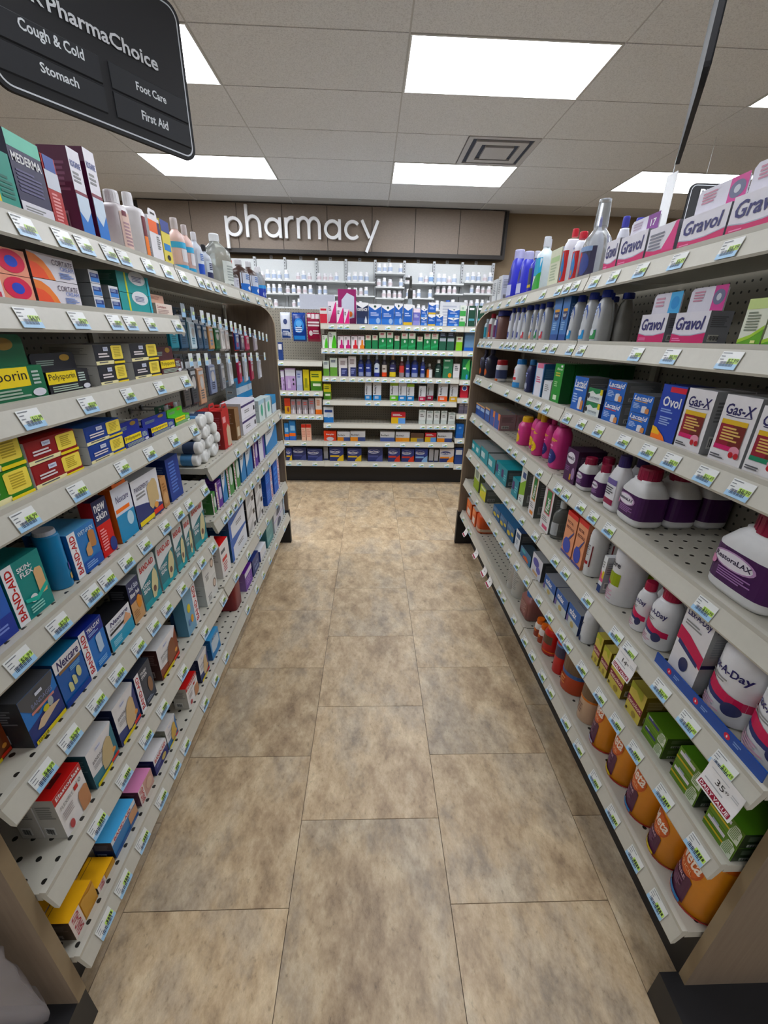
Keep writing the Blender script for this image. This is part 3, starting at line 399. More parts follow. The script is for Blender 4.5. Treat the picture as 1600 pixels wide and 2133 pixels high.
def laxa(k,desc,kind):
    ops=[('s',[(0,.36,.5),(.3,.32,.46),(.7,.26,.38),(1,.24,.34)],'#c02058'),('s',[(.04,.3,.36),(.4,.25,.31),(.75,.22,.27)],'#2c3468')]
    if kind=='box': box(k,'laxative_carton',desc,'#e2e0e2',[('t','Lax-A-Day',.08,.92,.8,.91,'#23205c',0,1),('s',[(0,.48,.66),(.4,.46,.62),(1,.34,.5)],'#c02058'),('s',[(.1,.44,.5),(.9,.33,.38)],'#2c3468'),('e',.5,.24,.16,.09,'#34385c'),('L',.12,.85,.7,.77,2,GR),('L',.1,.6,.04,.1,2,'#c8a0b0')],side='#9a9c9c',top='#a8aaaa',sops=[('t','Lax-A-Day',.08,.8,.8,.9,DG,0,0),('L',.1,.85,.5,.76,8,'#84868a'),('r',.0,.9,.36,.41,'#24264c')])
    else: bot(k,'laxative_bottle',desc,'#e4e4e6',kind,(.62 if kind=='wide' else .8,.84,1,'#9c1444'),[('t','Lax-A-Day',.1,.92,.54,.66,'#23205c',0,1)]+ops+[('e',.8,.22,.13,.08,'#34385c'),('L',.1,.8,.46,.52,2,GR),('L',.1,.7,.08,.2,4,'#c8a0b0')])
laxa('laxs','white laxative bottle with crimson cap and wave','wide'); laxa('laxc','white laxative carton with crimson wave','box'); laxa('laxj','large white laxative jar with crimson wave','round')
box('pouchg','herbal_pouch','small white and lime pouch box','#c8d0b8',[('r',0,1,0,.45,'#94ac3c'),('e',.5,.7,.3,.2,'#8c9488')],side='#6c745c')
box('grny','herbal_carton','small lime and yellow carton','#a4bc4c',[('s',[(0,0,.4),(.5,0,.6),(1,0,.8)],'#d8d04c'),('r',.2,.9,.75,.9,'#e4e8d4')],side='#646860',top='#7c807c')
box('magn','laxative_carton','slate blue carton with yellow pill shapes','#2c5a84',[('e',.3,.3,.22,.16,'#d4bc3c'),('e',.8,.5,.16,.12,'#d4bc3c'),('r',.1,.6,.65,.85,'#4878a0')],side='#2a4c70',top='#3c6890')
box('whnav','laxative_carton','small white carton with navy top','#dfe4ea',[('r',.15,.9,.6,.85,'#2c5078'),('L',.2,.8,.2,.5,4,'#7c8c9c')],side='#44484c',top='#27406c')
box('orgbl','laxative_carton','blue card carton with orange figure','#3c6c90',[('s',[(.3,.1,.3),(.6,.1,.5),(.8,.1,.3)],'#d86c3c'),('e',.3,.7,.2,.15,'#48a0a8')],side='#34424c',top='#9ca4a8',round=1)
box('whvio','laxative_carton','white carton with violet tablet picture','#cfd0d8',[('e',.4,.65,.3,.2,'#4c4c9c'),('e',.7,.4,.2,.16,'#5a5cac'),('r',.2,.7,.06,.2,'#c8a480')],side='#3c3e40',top='#8c8e90')
box('exlax','chocolate_laxative_carton','wide blue chocolate laxative carton','#c4c8c4',[('r',0,1,.42,1,'#24589c'),('t','exlax',.14,.7,.56,.88,W,0,1),('e',.5,.2,.14,.14,'#c0ac78'),('r',.0,.14,.1,.42,'#6c5c90')],side='#1c2c58',top='#84868c')
bot('whrnd','fibre_bottle','white bottle with rounded shoulders','#dddfe2','round',None,[('L',.15,.6,.5,.6,2,DG),('L',.15,.5,.3,.42,3,GR),('s',[(0,.02,.06),(.5,.04,.2),(.6,.04,.1)],'#2c3858')])
box('senyel','senna_carton','small tan yellow senna carton with maroon band','#c8b868',[('s',[(0,.34,.56),(1,.3,.52)],'#7c2038'),('t','Senokot',.06,.94,.36,.5,'#e0c8b8',0,1),('s',[(0,.8,1),(.4,.86,1),(.8,.7,1)],'#a8ac4c'),('e',.6,.14,.14,.1,'#a08c50'),('e',.12,.1,.06,.05,'#504020')],side='#6c5c2c',top='#b4a864')
box('sengrn','senna_carton','green senna carton with pale leaf print','#5a7c2c',[('r',.1,.62,.66,.86,'#2c2870'),('r',.1,.3,.86,.96,'#b8bcc4'),('r',0,.72,.42,.5,'#7c9c40'),('s',[(.66,.04,.4),(.74,.02,.9),(.86,.02,.96),(.97,.04,.8)],'#cfd8c4'),('L',.68,.95,.08,.85,7,'#6c8450')],side='#3c5420',top='#4c6c1c')
box('sengrw','senna_carton','green senna carton with white bar','#5a7c2c',[('r',.06,.64,.62,.82,'#d4d0d8'),('r',.2,.42,.82,.94,'#9ca4b4'),('r',0,.76,.3,.42,'#c0a830'),('s',[(.66,.04,.4),(.74,.02,.9),(.86,.02,.96),(.97,.04,.8)],'#cfd8c4'),('L',.68,.95,.08,.85,7,'#6c8450')],side='#1c2c18',top='#4a7014')
box('orgsl','fibre_carton','orange fibre carton','#d46c2c',[('r',.2,.8,.1,.5,'#e0d8d0'),('L',.2,.8,.6,.9,3,'#f0b080')],side='#b8501c',top='#c4bcb4')
bot('orgcl','fibre_jug','clear jug of orange drink mix','#c45a12','wide',(.5,.86,1,'#c8480c'),[('band',.08,.2,'#c8b098')],n=4)
bot('whtub','fibre_tub','white fibre tub with maroon corner','#c9c9c4','can',(.98,.88,1,'#cfcfcc'),[('r',.0,.3,.3,.8,'#c8b0a0'),('e',.12,.14,.14,.1,'#8c2040'),('L',.4,.9,.2,.7,10,'#a8a8a4')],cat='tub')
bot('redbl','fibre_bottle','square dusty red bottle with blue cap','#8a5c58','wide',(.8,.72,1,'#2468a8'),[('r',.05,.9,.1,.6,'#7c4c48'),('L',.15,.8,.15,.55,6,'#a88480')],n=6)
bot('metc','fibre_capsule_bottle','small bottle with orange cap and maroon label','#e0dcd8','wide',(.8,.76,1,'#d8741c'),[('r',.02,.98,.1,.5,'#8c3c2c'),('e',.5,.44,.3,.08,'#c8702c')])
bot('metg','fibre_gummy_bottle','red bottle with orange cap and brown picture','#b43418','wide',(.8,.78,1,'#dc7c1c'),[('r',.1,.95,.36,.62,'#5c4434'),('band',.1,.14,'#d8742c')])
bot('metr','fibre_canister','tall red canister with navy picture','#b8341c','can',(.96,.9,1,'#d8641c'),[('r',.3,1,.46,.8,'#38344c'),('r',.3,1,.74,.8,'#5c78a8')],cat='canister')
bot('metn','fibre_canister','orange and brown canister with blue stripe','#b04c1c','can',(.96,.92,1,'#d86c1c'),[('band',.44,.82,'#6a5440'),('band',.82,.92,'#8c94b4'),('band',.36,.44,'#34588c'),('L',.2,.8,.12,.3,3,'#d88c60')],cat='canister')
bot('metw','fibre_canister','beige and brown canister with orange stripe','#c4a890','can',(.96,.92,1,'#8c94b4'),[('band',.5,.84,'#6c5844'),('band',.84,.92,'#9098b4'),('band',.46,.5,'#c87828'),('L',.2,.8,.14,.36,4,'#8c7060')],cat='canister')
def meta(k,desc,low,lid):
    bot(k,'fibre_canister',desc,'#d08c18','can',(.97,.93,1,lid),[('s',[(0,.05,.56),(.2,.05,.56),(.5,.05,.5),(.64,.06,.44)],'#4c1e3c'),('e',.38,.68,.36,.24,'#b85c20'),('e',.38,.68,.32,.21,'#c8661c'),('t','Meta',.08,.7,.62,.84,'#f0e4d8',0,1,.3),('t','MUCIL',.2,.58,.52,.58,'#e8c8a0',0,0),('t','FIBRE',.16,.5,.38,.43,'#d8b8c8',0,0),('L',.1,.5,.18,.34,4,'#7c4c6c'),('s',[(0,.05,.12),(.3,.04,.1),(.6,.03,.08)],low),('band',0,.035,'#a83418')],cat='canister')
meta('meta_p','amber and plum canister with maroon lid','#a8a4b8','#6c1830'); meta('meta_y','amber and plum canister with white lid','#d8c44c','#d4d4d0'); meta('meta_b','amber and plum canister with blue base stripe','#3c80b8','#c86c1c')
# ---------------- back unit
def bk(k,name,desc,body,low,fl=.45,extra=(),side=None,top=None):
    box(k,name,desc,body,[('r',0,1,0,fl,low)]+list(extra),side=side or body,top=top)
bk('b_vicks','cold_remedy_carton','blue cold remedy carton with white chevron','#2c5cac','#3c74c4',.3,[('s',[(0,.9,1),(.5,.7,1),(1,.9,1)],W),('e',.5,.88,.1,.06,'#24483c'),('L',.15,.85,.4,.6,3,'#b8c8ec'),('e',.75,.2,.16,.14,'#a0b8d8')])
bk('b_vicksd','cold_remedy_carton','dark navy cold remedy carton','#1c2848','#24365c',.3,[('s',[(0,.9,1),(.5,.74,1),(1,.9,1)],W),('t','DEFENCE',.08,.92,.62,.74,W,0,1),('s',[(.7,.06,.2),(.8,.06,.4),(.9,.06,.2)],'#d8dce4')])
bk('b_vicky','cold_remedy_carton','blue cold carton with yellow swoosh','#2c5cac','#d0b03c',.16,[('s',[(0,.85,1),(.5,.7,1),(1,.85,1)],W),('L',.15,.85,.4,.6,2,'#b8c8ec')])
bk('b_vickp','cold_remedy_carton','violet and white cold remedy carton','#6c6cb4','#8c8cc8',.3,[('r',0,1,.78,1,'#e8d8e4'),('L',.15,.85,.45,.65,2,'#d8d8ec')])
bk('b_grnlab','herbal_remedy_carton','white and green herbal remedy carton','#dfe6dc','#4c9c54',.5,[('L',.2,.8,.6,.8,2,'#60846c')])
bk('b_blkgrn','herbal_remedy_carton','dark green carton with white edge','#1f4434','#1f4434',.1,[('r',0,.1,0,1,W),('r',.2,.8,.8,.9,W),('r',.2,.9,.3,.4,'#5c9cac')])
bk('b_pinkw','cold_remedy_carton','white carton with magenta diagonal','#e8e0e8','#c82c7c',.1,[('s',[(.1,0,.05),(.9,0,.95),(1,0,1)],'#d0387c'),('t','EZ',.1,.4,.6,.8,'#444',0,1)])
bk('b_redw','lozenge_carton','white and red lozenge carton','#d8d4d4','#c03c4c',.6,[('r',.1,.9,.8,.92,'#b83444')])
bk('b_mag','display_carton','magenta countertop display carton','#8c2860','#8c2860',.1,[('s',[(.2,.2,.7),(.5,.15,.9),(.9,.2,.8)],'#c8ccd8'),('e',.4,.3,.2,.1,'#2c7ca0'),('e',.7,.3,.1,.08,'#d8742c')])
bk('b_whsil','herbal_syrup_carton','white carton with lime silhouette','#e4ece0','#e4ece0',.02,[('s',[(.4,0,.2),(.55,0,.5),(.7,0,.75),(.85,0,.7),(1,0,.4)],'#5cb83c'),('r',0,1,.93,1,'#3c2c24'),('L',.1,.5,.6,.85,3,GR)])
def sil(k,desc,c): bk(k,'herbal_syrup_carton',desc,'#ece4e8','#ece4e8',.02,[('s',[(.3,0,.25),(.5,0,.3),(.55,0,.65),(.8,0,.65),(.85,0,.3),(1,0,.25)],c),('r',0,1,.92,1,'#4c2c2c'),('L',.1,.5,.6,.85,3,GR)])
sil('b_silm','white carton with magenta figure','#b82c74'); sil('b_silr','white carton with red figure','#c83c44'); sil('b_silo','white carton with orange figure','#e08c34')
bk('b_grn','herbal_syrup_carton','tall green carton with white top panel','#2c8450','#2c8450',.1,[('r',.05,.95,.64,.95,'#e8e8dc'),('L',.2,.8,.76,.9,2,'#a8404c'),('r',0,1,.95,1,'#2c2c28'),('e',.55,.48,.14,.08,'#c8e0d0'),('s',[(0,.1,.2),(1,.2,.34)],'#3c9c64')])
bk('b_grns','herbal_syrup_carton','short green carton with white top panel','#2c7c50','#2c7c50',.1,[('r',.05,.95,.62,.95,'#e4e0d0'),('L',.2,.8,.72,.9,2,'#a8404c'),('r',0,1,.95,1,'#4c2c28')])
bk('b_grnd','herbal_syrup_carton','dark topped green carton','#2a5c48','#2a5c48',.1,[('r',0,1,.7,1,'#242a34'),('r',.05,.95,.5,.66,'#c8d0dc'),('L',.15,.85,.76,.94,2,'#8c98b0')])
bk('b_lime','herbal_syrup_carton','white and lime carton','#e0e8cc','#8cc43c',.6,[('L',.2,.8,.7,.85,2,'#b84c4c'),('r',0,1,.95,1,'#3c2c24')])
bk('b_bluesh','lozenge_display_tray','blue open lozenge display tray','#5c7c9c','#2c60b4',.18,[('s',[(.05,.2,.9),(.5,.2,.95),(.95,.2,.9)],'#6c8cac')])
bk('b_leaf','herbal_syrup_carton','white carton with green leaf base','#d4dcd4','#6c9c4c',.55,[('s',[(0,.5,.62),(.5,.5,.6),(1,.5,.74)],'#d4dcd4'),('L',.15,.85,.74,.9,2,'#44506c')])
bk('b_wnav','cough_syrup_carton','white and navy cough syrup carton','#d8d4d4','#d8d4d4',.02,[('r',.25,1,0,.46,'#2c3464'),('L',.2,.85,.6,.85,4,'#8c7c7c'),('L',.35,.9,.12,.36,3,'#8c94c0')])
bot('b_mb','cough_syrup_bottle','dark blue cough syrup bottle','#1c2450','bot',(.42,.8,1,'#9ca4b8'),[('r',.04,.96,.03,.6,'#2c3c84'),('L',.15,.85,.34,.44,1,'#d8dcf0'),('r',.1,.9,.04,.22,'#8c94b0')])
bot('b_mw','cough_syrup_bottle','dark bottle with white crest label','#1c2040','bot',(.44,.8,1,'#a8b4c0'),[('r',.04,.96,.03,.56,'#cfd8e4'),('e',.5,.54,.4,.1,'#cfd8e4'),('r',.04,.96,.03,.2,'#2c3884'),('L',.15,.85,.3,.42,1,'#2c4484')])
bot('b_mo','cough_syrup_bottle','dark bottle with cream and orange label','#241c28','bot',(.44,.8,1,'#a8acb4'),[('r',.04,.96,.03,.56,'#c8c0b8'),('r',.04,.96,.03,.22,'#d0542c'),('L',.15,.85,.3,.42,1,'#6c5c54')])
bot('b_my','cough_syrup_bottle','dark bottle with navy and yellow label','#1c1c30','bot',(.44,.8,1,'#a89070'),[('r',.04,.96,.03,.58,'#34345c'),('r',.04,.96,.03,.24,'#d8c45c'),('L',.1,.9,.36,.44,1,'#c8ccdc')])
bot('b_mr','cough_syrup_bottle','dark red bottle with white cap','#4c1c20','bot',(.42,.8,1,'#e0e0e4'),[('r',.04,.96,.03,.58,'#c04844'),('r',.04,.96,.03,.24,'#8c8488')])
bot('b_ms','cough_syrup_bottle','short brown bottle with white and orange label','#2c2018','bot',(.4,.8,1,'#9a9a94'),[('r',.04,.96,.03,.6,'#dcdcdc'),('r',.04,.4,.03,.6,'#d87434')])
bot('b_mg','cough_syrup_bottle','dark green bottle with white cap','#16302a','bot',(.46,.8,1,'#dcdcd8'),[('r',.04,.96,.06,.56,'#1f3c34'),('L',.1,.7,.3,.5,2,'#c8d8cc')])
bk('b_grnleaf','cough_syrup_carton','green carton with orange blossom','#3c7858','#3c7858',.05,[('e',.75,.16,.2,.12,'#e0964c'),('r',.1,.7,.88,.95,'#c8d8cc'),('L',.1,.7,.5,.6,2,'#a8c8b0')])
bk('b_wslim','cough_syrup_carton','slim plain white carton','#dcdcdc','#c8c8c4',.1,[('L',.2,.8,.5,.85,3,DG)])
bk('b_ben','allergy_carton','emerald carton with light green wave','#1f8058','#1f8058',.05,[('s',[(.4,.6,.7),(.7,.5,.9),(1,.4,1)],'#6cc468'),('L',.1,.6,.45,.6,1,'#d8ecd8'),('e',.7,.15,.15,.12,'#4c90d0')])
def buck(k,desc,low,top=None):
    bk(k,'cough_syrup_carton',desc,'#dadde2',low,.3,[('t','Buckley\'s',.12,.42,.36,.84,BLK,1,1),('L',.2,.8,.08,.22,2,W)]+([('r',0,1,.84,1,top)] if top else []))
buck('b_bkb','white cough syrup carton with blue base','#2f80bc'); buck('b_bkg','white cough syrup carton with green base','#6ab044','#a8cc5c'); buck('b_bkr','white cough syrup carton with crimson base','#b03050'); buck('b_bko','white cough syrup carton with orange base','#e06840'); buck('b_bky','white cough syrup carton with gold base','#d0a83c')
buck('b_bklg','white cough syrup carton with lime top and blue base','#2f80bc','#a8cc5c')
def bukh(k,desc,l1,l2): bk(k,'cold_capsule_carton',desc,'#dcdee2',l2,.4,[('r',0,.5,0,.4 if l1!=l2 else .02,l1),('t','Buckley\'s',.06,.6,.5,.72,BLK,0,1)])
bukh('b_h1','low white capsule carton with orange and navy base','#e09444','#3c4a7c'); bukh('b_h2','low white capsule carton with navy base','#4a5a94','#4a5a94'); bukh('b_h3','low white capsule carton with orange base','#e09444','#e0a050')
bk('b_redl','cold_capsule_carton','low red capsule carton','#d4503c','#d4503c',.05,[('t','Benylin',.2,.8,.55,.75,W,0,1),('e',.5,.2,.3,.2,'#c8c4cc')])
bk('b_dec','cold_capsule_carton','low dark carton with gold corner','#5c4438','#c8a83c',.45,[('r',.5,1,0,.4,'#6c7484')])
bk('b_yb','cold_capsule_carton','low red carton with yellow and blue base','#c03c44','#dcb83c',.55,[('r',.5,1,0,.5,'#6c9cd8'),('L',.1,.9,.65,.85,2,W)])
def neo(k,desc,base,c1):
    bk(k,'flu_powder_carton',desc,base,'#243068',.3,[('e',.4,.7,.38,.16,'#c4c8dc'),('e',.4,.72,.36,.12,'#28306c'),('t','NeoCitran',.08,.7,.64,.76,W,0,1),('r',.04,.7,.3,.42,c1),('s',[(.55,0,.1),(.75,0,.34),(1,0,.5)],c1)])
neo('b_neoy','navy flu powder carton with yellow corner','#2c3878','#dcbc50'); neo('b_neod','dark navy flu powder carton','#2c3464','#4c548c'); neo('b_neor','navy flu powder carton with red corner','#2c3878','#c84838'); neo('b_neob','navy flu powder carton with pale blue corner','#2c3c84','#8cb0d8'); neo('b_neow','white flu powder carton with orange corner','#d8d4d8','#e09050')
bk('b_greyside','flu_powder_carton','plain grey carton turned sideways','#a4a4a8','#2c345c',.12)
bk('b_hyd','nasal_spray_carton','lavender nasal spray carton','#b49cc4','#a88cb8',.3,[('r',0,1,.66,.95,'#dcdce4'),('s',[(.2,.1,.3),(.35,.1,.6),(.5,.1,.3)],'#c8b8d4'),('e',.8,.3,.08,.06,BLK),('e',.8,.5,.08,.06,BLK)])
bk('b_ble','nasal_spray_carton','pale blue nasal spray carton','#b4bcd4','#a4acc8',.3,[('L',.2,.8,.6,.85,2,'#6c78a8')])
bk('b_yel','blister_pack','yellow hanging blister pack','#d0c03c','#b8b030',.3,[('r',.25,.7,.15,.6,'#8c8c30')])
bk('b_ygr','lozenge_carton','yellow and green lozenge carton','#d0c830','#4c7c34',.5,[('L',.1,.9,.65,.85,2,'#3c5c28'),('r',.2,.9,.25,.38,'#d8e0c8')])
bk('b_pill','nasal_spray_carton','grey carton with red lettering','#8c8488','#b4a8ac',.3,[('L',.2,.9,.6,.85,2,'#c0605c'),('s',[(.4,.05,.2),(.55,.05,.5),(.7,.05,.2)],'#d8d8dc')])
bk('b_redy','nasal_spray_carton','red and gold nasal spray carton','#b84838','#c89840',.5,[('e',.6,.3,.2,.16,'#7c4438')])
bk('b_orgw','nasal_spray_carton','white carton with orange base','#dcd0c8','#e07c30',.3,[('L',.2,.8,.5,.85,3,'#c88864')])
bk('b_bluw','nasal_rinse_carton','blue nasal rinse carton with orange band','#3c7cb8','#3c64b0',.2,[('r',0,1,.22,.38,'#e0743c'),('r',.2,.9,.5,.75,'#9cc4e0')])
bk('b_pinkr','throat_spray_carton','pink carton with red top band','#e0b8a4','#e0b8a4',.05,[('r',0,1,.8,1,'#cc4438'),('L',.1,.9,.2,.7,5,'#d09484')])
bk('b_blup','sinus_carton','white carton with blue base and droplet','#dfe4ea','#3a78bc',.35,[('r',.1,.9,.66,.82,'#2c4484'),('e',.5,.46,.2,.14,'#c4d8ec')])
bk('b_hallr','vitamin_bag_carton','red carton with blue round emblem','#c03848','#c8404c',.4,[('e',.5,.7,.34,.2,'#e4e4ec'),('e',.5,.7,.24,.15,'#3c54a8')])
bk('b_greyc','inhaler_carton','grey double cartons with white letters','#7c7888','#6c6878',.3,[('L',.1,.9,.6,.85,2,'#d0d0d8')])
bk('b_jar','vapour_rub_carton','blue vapour rub carton','#2f6cb8','#2a5ca4',.3,[('e',.5,.75,.2,.08,'#7ca8dc')])
bk('b_navyw','inhaler_pack','navy hanging pack with white top card','#243c74','#24407c',.4,[('r',.1,.9,.6,.9,'#dfe0e4')])
bk('b_tooth','drops_carton','white hook carton with tooth pattern','#dfe4e2','#c8d0cc',.3,[('L',.2,.8,.45,.7,2,GR),('s',[(.1,.84,.9),(.5,.84,1),(.9,.84,.9)],'#a8b4b0')])

PC={}
def interp(pr,t):
    for a,b in zip(pr,pr[1:]):
        if t<=b[0]: return a[1]+(b[1]-a[1])*((t-a[0])/(b[0]-a[0]) if b[0]>a[0] else 0)
    return pr[-1][1]
def sup(a,b,n,k,N):
    t=2*math.pi*k/N; c,s=math.cos(t),math.sin(t)
    return (a*math.copysign(abs(c)**(2/n),c),b*math.copysign(abs(s)**(2/n),s))
def build_parts(key,w,h,d):
    """-> list of (part name, mesh, parent index) ; first is the thing itself"""
    ck=(key,w,h,d)
    if ck in PC: return PC[ck]
    q=D[key]; out=[]; kind=q['kind']
    if kind=='box':
        b=MB(); M=mat(q['body']); 
        rr=min(w,h)*.16 if q.get('round') else 0
        if rr:
            pl=[(-w/2,0),(w/2,0)]+[(w/2-rr+rr*math.cos(a*math.pi/8),h-rr+rr*math.sin(a*math.pi/8)) for a in range(5)]+[(-w/2+rr-rr*math.sin(a*math.pi/8),h-rr+rr*math.cos(a*math.pi/8)) for a in range(5)]
            b.prism(pl,1,-d/2,d/2,M,mat(q['side']))
        else:
            t=min(.0012,d*.1)
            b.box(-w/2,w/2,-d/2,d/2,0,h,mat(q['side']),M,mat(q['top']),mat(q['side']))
            # folded top flap seam and tuck line
            b.box(-w/2+.001,w/2-.001,d/2-.010,d/2-.009,h,h+.0004,mat(q['side']))
        out.append(('carton',b.mesh(key),None))
        p=MB(); sf=lambda x,z,e:(x,-d/2-e,z)
        ops2mesh(p,q['front'],w,h,sf,hash(key)%999 if False else len(key)*31)
        so=q.get('sops')
        if not so and d>=.045 and h>.03 and key[:2]!='b_':
            sc=lin(q['side']); lum=.3*sc[0]+.59*sc[1]+.11*sc[2]
            hx=q['side'].lstrip('#'); f=lambda k: '#'+''.join('%02x'%int(int(hx[i:i+2],16)*(1-k)+(255*k if lum<.25 else 0)) for i in (0,2,4))
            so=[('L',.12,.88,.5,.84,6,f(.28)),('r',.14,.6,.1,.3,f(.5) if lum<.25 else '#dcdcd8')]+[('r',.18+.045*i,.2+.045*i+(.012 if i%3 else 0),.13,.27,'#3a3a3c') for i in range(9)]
        sp=MB()
        if so:
            ops2mesh(sp,so,d,h,lambda x,z,e:(w/2+e,x,z),3); sq=MB(); ops2mesh(sq,so,d,h,lambda x,z,e:(-w/2-e,-x,z),3)
        if p.f: out.append(('front_print',p.mesh(key+'_print',False),0))
        if so and sp.f: out.append(('side_print',sp.mesh(key+'_sideprint',False),0)); out.append(('side_print',sq.mesh(key+'_sideprint',False),0))
        if q.get('hd'):
            mult,c,ho=q['hd']; y=-d/2+min(.022,d*.45); hh=h*mult
            b=MB(); r=hh*.06
            pl=[(-w/2,h*.98),(w/2,h*.98),(w/2,hh-r),(w/2-r,hh),(-w/2+r,hh),(-w/2,hh-r)]
            b.prism(pl,1,y,y+.003,mat(c)); out.append(('header_card',b.mesh(key+'_header'),0))
            p=MB(); ops2mesh(p,ho,w,hh-h,lambda x,z,e:(x,y-e,z+h),5)
            if p.f: out.append(('header_print',p.mesh(key+'_hprint',False),[i for i,z_ in enumerate(out) if z_[0]=='header_card'][0]))
        if q.get('tab'):
            b=MB(); th=h*.16; tw=w*.36; c=mat(q.get('tabc',q['body'])); hw=tw*.5
            pl=[(-tw,h),(tw,h),(tw,h+th*.5),(tw*.7,h+th),(-tw*.7,h+th),(-tw,h+th*.5)]
            b.prism(pl,1,-d/2,-d/2+.0015,c)
            b.box(-hw,hw,-d/2-.0006,-d/2,h+th*.35,h+th*.6,mat('#2a2420')); out.append(('hang_tab',b.mesh(key+'_tab'),0))
        if q.get('slot'):
            b=MB(); b.box(-w*.2,w*.2,-d*.08,d*.12,h,h+.0008,mat('#5a0c14')); b.box(-w*.05,w*.05,d*.12,d*.3,h,h+.0008,mat('#5a0c14')); out.append(('hang_slot',b.mesh(key+'_slot'),0))
    else:
        N=24; n=q['n']; pr=q['prof']; G=q.get('glass'); bm_=mat(q['body'],.12,'glass') if G else mat(q['body'],.36)
        b=MB(); rs=[]
        for t,r in pr: rs.append([(*sup(w/2*r,d/2*r,n,k,N),t*h) for k in range(N)])
        lie=q.get('lie')
        b.rings(rs,bm_); out.append(('body',b.mesh(key,True,True),None))
        def surf(x,z,e):
            r=interp(pr,max(0,min(1,z/h))); a=w/2*r+e; bb=d/2*r+e; xx=max(-a*.995,min(a*.995,x*r))
            return (xx,-bb*(1-(abs(xx)/a)**n)**(1/n)-e*.3,z)
        p=MB()
        def ring(z0,z1,m,e):
            R=[]
            for t in (z0,(z0+z1)/2,z1):
                r=interp(pr,t); R.append([(*sup(w/2*r+e,d/2*r+e,n,k,N),t*h) for k in range(N)])
            p.rings(R,m,False,False)
        ops2mesh(p,q['front'],w,h,surf,len(key)*17,.0008,.0003,ring)
        if p.f: out.append(('label',p.mesh(key+'_label',False),0))
        if q['cap']:
            cr,c0,c1,cc=q['cap']; b=MB(); R=[]; cm=mat(cc,.4); cn=2.0 if cr<.9 else n
            for t,r in ((c0,cr),(c0+(c1-c0)*.85,cr*.98),(c1-.004,cr*.93),(c1,cr*.86)): 
                ww=min(w,d)/2*r if cn==2.0 else w/2*r; dd_=min(w,d)/2*r if cn==2.0 else d/2*r
                R.append([(*sup(ww,dd_,cn,k,N),t*h) for k in range(N)])
            b.rings(R,cm)
            # ribs
            if cr<.9:
                rr=min(w,d)/2*cr
                for k in range(16):
                    a=2*math.pi*k/16; x,y=rr*math.cos(a),rr*math.sin(a); ux,uy=-math.sin(a),math.cos(a); s=rr*.06
                    z0,z1=(c0+.02)*h,(c0+(c1-c0)*.8)*h
                    b.face([(x-ux*s,y-uy*s,z0),(x*1.03,y*1.03,z0),(x*1.02,y*1.02,z1),(x-ux*s,y-uy*s,z1)],cm); b.face([(x*1.03,y*1.03,z0),(x+ux*s,y+uy*s,z0),(x+ux*s,y+uy*s,z1),(x*1.02,y*1.02,z1)],cm)
            out.append(('lid' if cr>=.9 else 'cap',b.mesh(key+'_cap'),0))
    PC[ck]=out; return out
def place(key,loc,rz,w,h,d,label,group=None,euler=None):
    q=D[key]; parts=build_parts(key,w,h,d); objs=[]
    for nm,me,pi in parts:
        if pi is None: o=link(q['name'],me,None,loc,rz); 
        else: o=link(nm,me,objs[pi])
        objs.append(o)
    if euler: objs[0].rotation_euler=euler
    tag(objs[0],label,q['cat'],group); return objs[0]
# ------------------------------------------------------------------ room shell
def add_box(name,x0,x1,y0,y1,z0,z1,m,parent=None): 
    b=MB(); b.box(x0,x1,y0,y1,z0,z1,m); return link(name,b.mesh(name),parent)
HC=3.032
TW=.4572; TX0=-.2193; TY0=.638
floor=struct(add_box('floor',-6,6,-4,7.2,-.05,-.004,mat('#4a4036',.8)))
b=MB(); g=.0009; b.box(-TW/2+g,TW/2-g,-TW/2+g,TW/2-g,-.004,0,TILE); tme=b.mesh('floor_tile')
for i in range(-4,6):
    for j in range(-2,12):
        off=0 if i%2 else .5
        if i==0: off=.5
        x=TX0+(i+.5)*TW; y=TY0+(j+off+.5)*TW
        if -1.9<x<2.3 and -.4<y<4.9: link('floor_tile',tme,floor,(x,y,0))
b=MB()
b.box(-6,6,4.9+.2,7.2,-.004,0,TILE); link('floor_sheet',b.mesh('floor_sheet'),floor)
ceiling=struct(add_box('ceiling',-6,6,-4,7.2,HC+.012,HC+.1,mat('#b8b8b8',.9,'enamel')))
GX=.2266-.025; GY=3.1492-.02; CW=1.2192; CD=.6096
LIGHTS=[(i,j) for i in (-4,-2,0,2) for j in (-9,-3,0,3)]
VENT=(0,2)
b=MB(); b.box(.005,CW-.005,.005,CD-.005,0,.012,CEIL); cme=b.mesh('ceiling_tile')
b=MB(); b.box(.005,CW-.005-.62,.005,CD-.005,0,.012,CEIL); cmh=b.mesh('ceiling_tile_half')
for i in range(-5,5):
    for j in range(-12,6):
        if (i,j) in LIGHTS: continue
        x,y=GX+i*CW,GY+j*CD
        if y+CD>6.5 or y<-3.9: continue
        if (i,j)==VENT: link('ceiling_tile',cmh,ceiling,(x,y,HC)); continue
        link('ceiling_tile',cme,ceiling,(x,y,HC))
b=MB()
for i in range(-5,6): b.box(GX+i*CW-.010,GX+i*CW+.010,-4,6.46,HC+.003,HC+.0125,mat('#c4c4c4',.7,'enamel'))
for j in range(-11,6): b.box(-6,6,GY+j*CD-.010,GY+j*CD+.010,HC+.0035,HC+.0128,mat('#c4c4c4',.7,'enamel'))
link('ceiling_grid',b.mesh('ceiling_grid'),ceiling)
b=MB(); F=mat('#dcdcda',.5)
for a in ((0,CW,0,.016),(0,CW,CD-.016,CD),(0,.02,.016,CD-.016),(CW-.02,CW,.016,CD-.016)): b.box(a[0]+.004,a[1]-.004,a[2]+.002,a[3]-.002,-.004,.01,F)
fme=b.mesh('light_frame')
